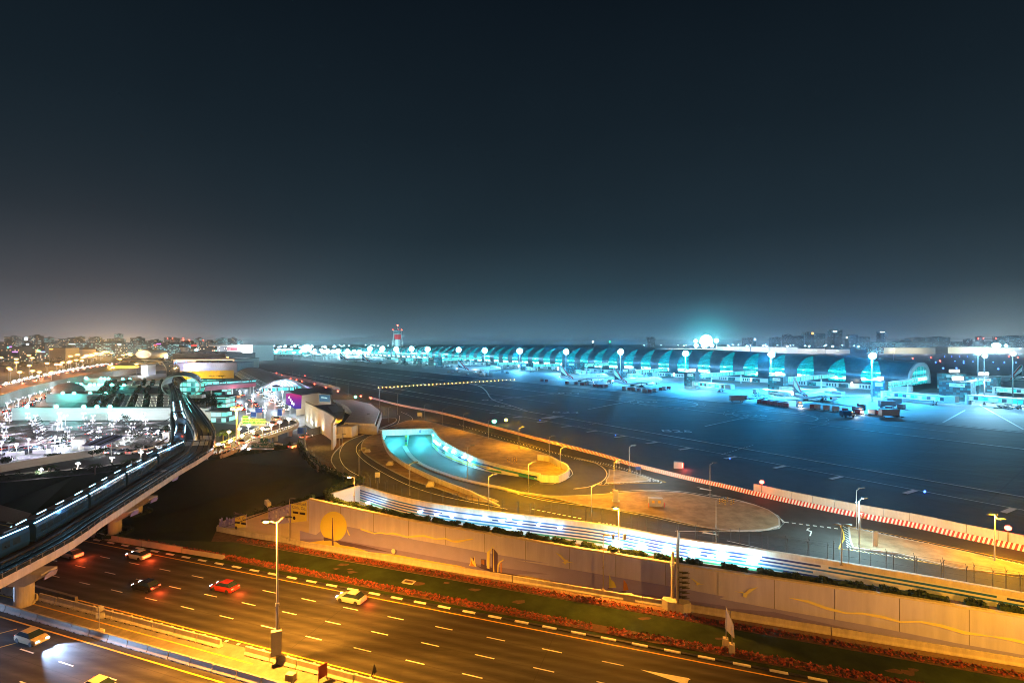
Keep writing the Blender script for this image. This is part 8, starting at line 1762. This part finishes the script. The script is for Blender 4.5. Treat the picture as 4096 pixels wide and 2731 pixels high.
mb.build('bulb', 'lamp_flood', bf); mb = MB(); [mb.cyl((X(x,1502),1502,0),(X(x,1502),1502,H+4),1.2,n=6) for x in (2783,2825,2866)]; mb.build('mast', 'steel', bf)
bf = thing('stadium_light', 'bright greenish-white floodlight above the hangars at the right', 'flood mast', V3(X(3985,1500),1500,0)); mb = MB(); mb.ball(VD(3985,1381,1500), 8.5, 12, 8, sc=(1.3,1,.8)); mb.ball(VD(4024,1382,1500), 3.5, 8, 6); mb.build('bulb', 'lamp_flood', bf); mb = MB(); mb.cyl((X(3985,1502),1502,0),(X(3985,1502),1502,22),1.0,n=6); mb.build('mast', 'steel', bf)
bf = thing('stadium_light', 'big blue-white floodlight at the far left end of the apron', 'flood mast', V3(X(1227,1400),1400,0)); mb = MB(); mb.ball(VD(1227,1391,1400), 9, 12, 8, sc=(1.5,1,.8)); mb.ball(VD(965,1386,1400), 7, 12, 8, sc=(2.2,1,.6)); mb.build('bulb', 'lamp_flood', bf); mb = MB(); [mb.cyl((X(x,1402),1402,0),(X(x,1402),1402,16),1.0,n=6) for x in (1227,965)]; mb.build('mast', 'steel', bf)
# buildings beyond the runway on the right
def sb(x0,x1,yt,m,label,txt=None,tm='lit_wall',D=1545,ts=9,glowp=60000,tx_=None):
    t, a, b, z1 = bld('cargo_building', label, x0, x1, D, yt, m, 60)
    if txt: mb = MB(); addtext(mb, txt, ts, Matrix.Translation((X(tx_ or (x0+x1)/2,D-2),D-2,z1-ts*.62)) @ Matrix.Rotation(math.pi/2,4,'X')); mb.build('lettering', tm, t, fix=False)
    n = max(1, int((x1-x0)/70))
    for k in range(n): light('POINT', V3(X(x0+(k+.5)*(x1-x0)/n,D-40),D-40,16), (.75,.85,1), glowp, 2, t)
sb(2900,3000,1387,'white_wall','pale cargo building with a large dnata sign beyond the runway','dnata','lit_blue',ts=12)
sb(3003,3078,1387,'white_wall','pale cargo building lettered air cargo city beyond the runway','Air Cargo City',ts=8); sb(3081,3190,1388,'white_wall','long shed lettered blo beyond the runway','blo',ts=10)
sb(3190,3300,1395,'cream_wall','low shed lettered air cargo city, the second one','Air Cargo City',ts=6); sb(3302,3400,1397,'cream_wall','low shed right of the second lettered cargo shed','blo',ts=7)
sb(3580,3742,1391,'ochre_wall','wide orange-grey hangar with two glowing door tops beyond the runway',D=1500); sb(3792,3965,1388,'ochre_wall','big dark-doored hangar with a blue sign beyond the runway','Executive Jet','lit_blue',ts=7,tx_=3940); sb(3966,4120,1391,'white_wall','pale hangar at the right edge beyond the runway')
sb(3520,3555,1388,'city_b','lit multi-storey car park between the sheds and the orange hangar'); sb(2640,2890,1394,'cream_wall','long low lit terminal strip right behind the roof ridge',D=1700)
for i, (x0,x1,yt,m) in enumerate(((3545,3780,1368,'city_b'),(3620,3645,1357,'city_d'),(3655,3700,1353,'city_d'),(3725,3800,1350,'city_d'),(3870,3890,1357,'city_d'),(3900,4060,1367,'city_b'),(4030,4110,1345,'city_d'),(3918,3935,1348,'city_d'),(3990,4020,1362,'city_d'),(3330,3370,1320,'city_d'),(3520,3545,1326,'city_d'),(3260,3300,1335,'city_d'),(3180,3215,1345,'city_d'),(3400,3430,1340,'city_d'),(3440,3480,1348,'city_d'),(3090,3125,1350,'city_d'),(2590,2620,1350,'city_d'),(2980,3010,1352,'city_d'),(3220,3250,1328,'city_d'),(3140,3165,1338,'city_d'))): cityblock(x0,x1,2300 if i < 9 else 3600,yt,m,f'{nth(i)} hazy building on the skyline beyond the runway', 'skyline buildings beyond the runway')
for i, (x,y,m) in enumerate(((3340,1325,'lit_sign'),(3529,1328,'lit_sign'),(3387,1350,'lit_wall'),(3250,1393-60,'lit_orange'),(2439,1367,'lit_green'),(2371,1367,'lit_sign'),(3020,1357,'lit_sign'))):
    p = VD(x,y,3550); t = thing('lit_sign_board', f'{nth(i)} tiny luminous crown on the skyline beyond the runway', 'sign', V3(p.x,p.y,0), 0, 'luminous crowns on the skyline'); mb = MB(); mb.box(p, (28 if i < 2 else 10,4,5 if i < 2 else 14)); mb.build('panel', m, t); mb = MB(); mb.box((p.x,p.y+6,p.z/2-4), (14,8,p.z-6)); mb.build('support', 'concrete_dark', t)
# blue runway lights + runway
patch('runway', [CC(-900,-260,.05), CC(-900,-330,.05), CC(1200,-330,.05), CC(1200,-260,.05)], 'asphalt')
rl = thing('runway_light', 'x', 'lamp'); mb = MB(); mb.cyl((0,0,0),(0,0,.5),.3,n=6); mb.build('base', 'steel_dark', rl); mb = MB(); mb.ball((0,0,.9),.9,6,5); mb.build('bulb', 'apron_blue', rl); used = False
for x, y in ((3778,1427),(3807,1427),(3838,1427),(3870,1427),(3820,1446),(3855,1447),(3892,1448),(3973,1450),(4017,1451),(4064,1452),(3773,1475),(3826,1475),(3993,1478),(3855,1454),(3743,1451),(2160,1682),(2920,1835),(3700,1967),(3698,1970),(2462,1742)):
    lab = 'tiny blue ground light on the dark airfield'; p = G(x,y,.1)
    if not used: rl.location = p; tag(rl, lab, 'lamp', 'blue airfield lights'); used = True
    else: dup(rl, p, 0, lab, 'blue airfield lights', scale=(.22,)*3 if p.y < 400 else (1,1,1))
for i, (x, y) in enumerate(((3723,1434),(3760,1449),(4036,1429),(4071,1435),(3651,1438))): beacon(G(x,y), 0, 'signal_red', f'{nth(i)} small red obstruction light on the far airfield', 1.1, 2)
for i, (x, D, yt) in enumerate(((758,1500,1359),(3933,1700,1352),(690,1900,1352))):
    t = thing('tower_crane', f'{nth(i)} thin construction crane on the skyline', 'crane', V3(X(x,D),D,0)); z1 = H-(yt-HY)*D/F; c = X(x,D); mb = MB(); mb.box((c,D,z1/2), (1.6,1.6,z1)); mb.build('mast', 'steel_dark', t); mb = MB(); mb.box((c+12,D,z1-3), (62,1.2,1.4)); mb.build('jib', 'steel_dark', t); mb = MB(); [mb.ball((c+a,D-1,z1-1),1.4,6,5) for a in (-18,0,42)]; mb.build('warning_light', 'signal_red', t)
for k in range(24):
    x = random.uniform(0,215); D = random.uniform(560,900); palm(V3(X(x,D),D,0), 7, 'dark palm of the park beyond the raised highway', 'palms of the far park', n=8, Lf=5)
for k in range(30):
    x = random.uniform(-10,330); D = random.uniform(600,1000); tree(V3(X(x,D),D,0), 8, 7, 'dark tree of the park beyond the raised highway', n=70, group='trees of the far park')
# ================================================================ CAMERA, SKY, AIR
cam = bpy.data.cameras.new('camera'); co = bpy.data.objects.new('camera', cam); COL.objects.link(co); SC.camera = co
co.location = (0,0,H); co.rotation_euler = (R(90),0,0); cam.sensor_width = 36; cam.lens = 36*F/4096; cam.clip_end = 30000; cam.clip_start = .5
cam.shift_y = (HY-1365.5)/4096
w = bpy.data.worlds.new('World'); SC.world = w; w.use_nodes = True; nt = w.node_tree; nt.nodes.clear()
out = nt.nodes.new('ShaderNodeOutputWorld'); bg = nt.nodes.new('ShaderNodeBackground'); L(nt, bg.outputs[0], out.inputs[0])
tc = nt.nodes.new('ShaderNodeTexCoord'); sp = nt.nodes.new('ShaderNodeSeparateXYZ'); L(nt, tc.outputs['Generated'], sp.inputs[0])
el = sp.outputs[2]
base = rampn(nt, el, [(0,(.100,.150,.190)),(.035,(.070,.110,.142)),(.09,(.037,.063,.084)),(.2,(.020,.038,.053)),(.38,(.0115,.0225,.033)),(.6,(.005,.0100,.0165)),(1,(.003,.006,.010))])
def lobe(px, py, power, col, st, fall=9.0):
    v = Vector(((px-CX)/F, 1, -(py-HY)/F)).normalized()
    n = nt.nodes.new('ShaderNodeVectorMath'); n.operation = 'DOT_PRODUCT'; L(nt, tc.outputs['Generated'], n.inputs[0]); n.inputs[1].default_value = v
    p = math_n(nt, 'POWER', math_n(nt, 'MAXIMUM', n.outputs['Value'], 0), power)
    p = math_n(nt, 'MULTIPLY', p, math_n(nt, 'EXPONENT', math_n(nt, 'MULTIPLY', math_n(nt, 'MAXIMUM', el, 0), -fall)))
    s = nt.nodes.new('ShaderNodeVectorMath'); s.operation = 'SCALE'; s.inputs[0].default_value = tuple(c*st for c in col); L(nt, p, s.inputs['Scale']); return s.outputs[0]
def addv(a, b):
    n = nt.nodes.new('ShaderNodeVectorMath'); n.operation = 'ADD'; L(nt, a, n.inputs[0]); L(nt, b, n.inputs[1]); return n.outputs[0]
tot = base
for a in ((500,1382,300,(1,.68,.45),.42,30),(330,1400,26,(1,.66,.60),.17,9),(2830,1362,1300,(.04,.80,.9),.75,5),(2830,1380,180,(.05,.7,.85),.16,14),(1500,1385,30,(.35,.80,1),.12,13),(2250,1400,40,(.15,.7,.9),.13,12),(3985,1385,500,(.7,.85,.75),.20,10),(3900,1385,20,(.55,.75,.75),.07,12),(1200,1390,300,(.5,.9,1),.26,30)):
    tot = addv(tot, lobe(*a))
nz = nt.nodes.new('ShaderNodeTexNoise'); nz.inputs['Scale'].default_value = 2.5; nz.inputs['Detail'].default_value = 4; L(nt, tc.outputs['Generated'], nz.inputs[0])
k = math_n(nt, 'MULTIPLY_ADD', nz.outputs[0], .35, .83)
s = nt.nodes.new('ShaderNodeVectorMath'); s.operation = 'SCALE'; L(nt, tot, s.inputs[0]); L(nt, k, s.inputs['Scale']); L(nt, s.outputs[0], bg.inputs[0]); bg.inputs[1].default_value = .37
HAZE = 0.00009
if HAZE:
    mb = MB(); mb.box((0, 3900, 22), (8600, 8400, 66)); m = bpy.data.materials.new('haze_air'); M['haze_air'] = m; nt, out = nodes(m)
    v = nt.nodes.new('ShaderNodeVolumePrincipled'); v.inputs['Color'].default_value = (.75,.85,.95,1); v.inputs['Density'].default_value = HAZE; v.inputs['Anisotropy'].default_value = .88
    L(nt, v.outputs[0], out.inputs['Volume']); stuff(mb.build('haze', 'haze_air'), 'thin night haze over the whole airport', 'haze')
SC.view_settings.view_transform = 'Standard'; SC.view_settings.look = 'None'; SC.view_settings.exposure = 0.85; SC.view_settings.gamma = 1
cy = SC.cycles; cy.use_denoising = True; cy.denoiser = 'OPENIMAGEDENOISE'; cy.max_bounces = 4; cy.diffuse_bounces = 2; cy.glossy_bounces = 2; cy.transmission_bounces = 2; cy.volume_bounces = 0; cy.transparent_max_bounces = 4
cy.use_light_tree = True; cy.filter_width = 1.0; cy.sample_clamp_indirect = 3; cy.caustics_reflective = False; cy.caustics_refractive = False
try: cy.denoising_use_gpu = False
except Exception: pass
bpy.context.view_layer.update()
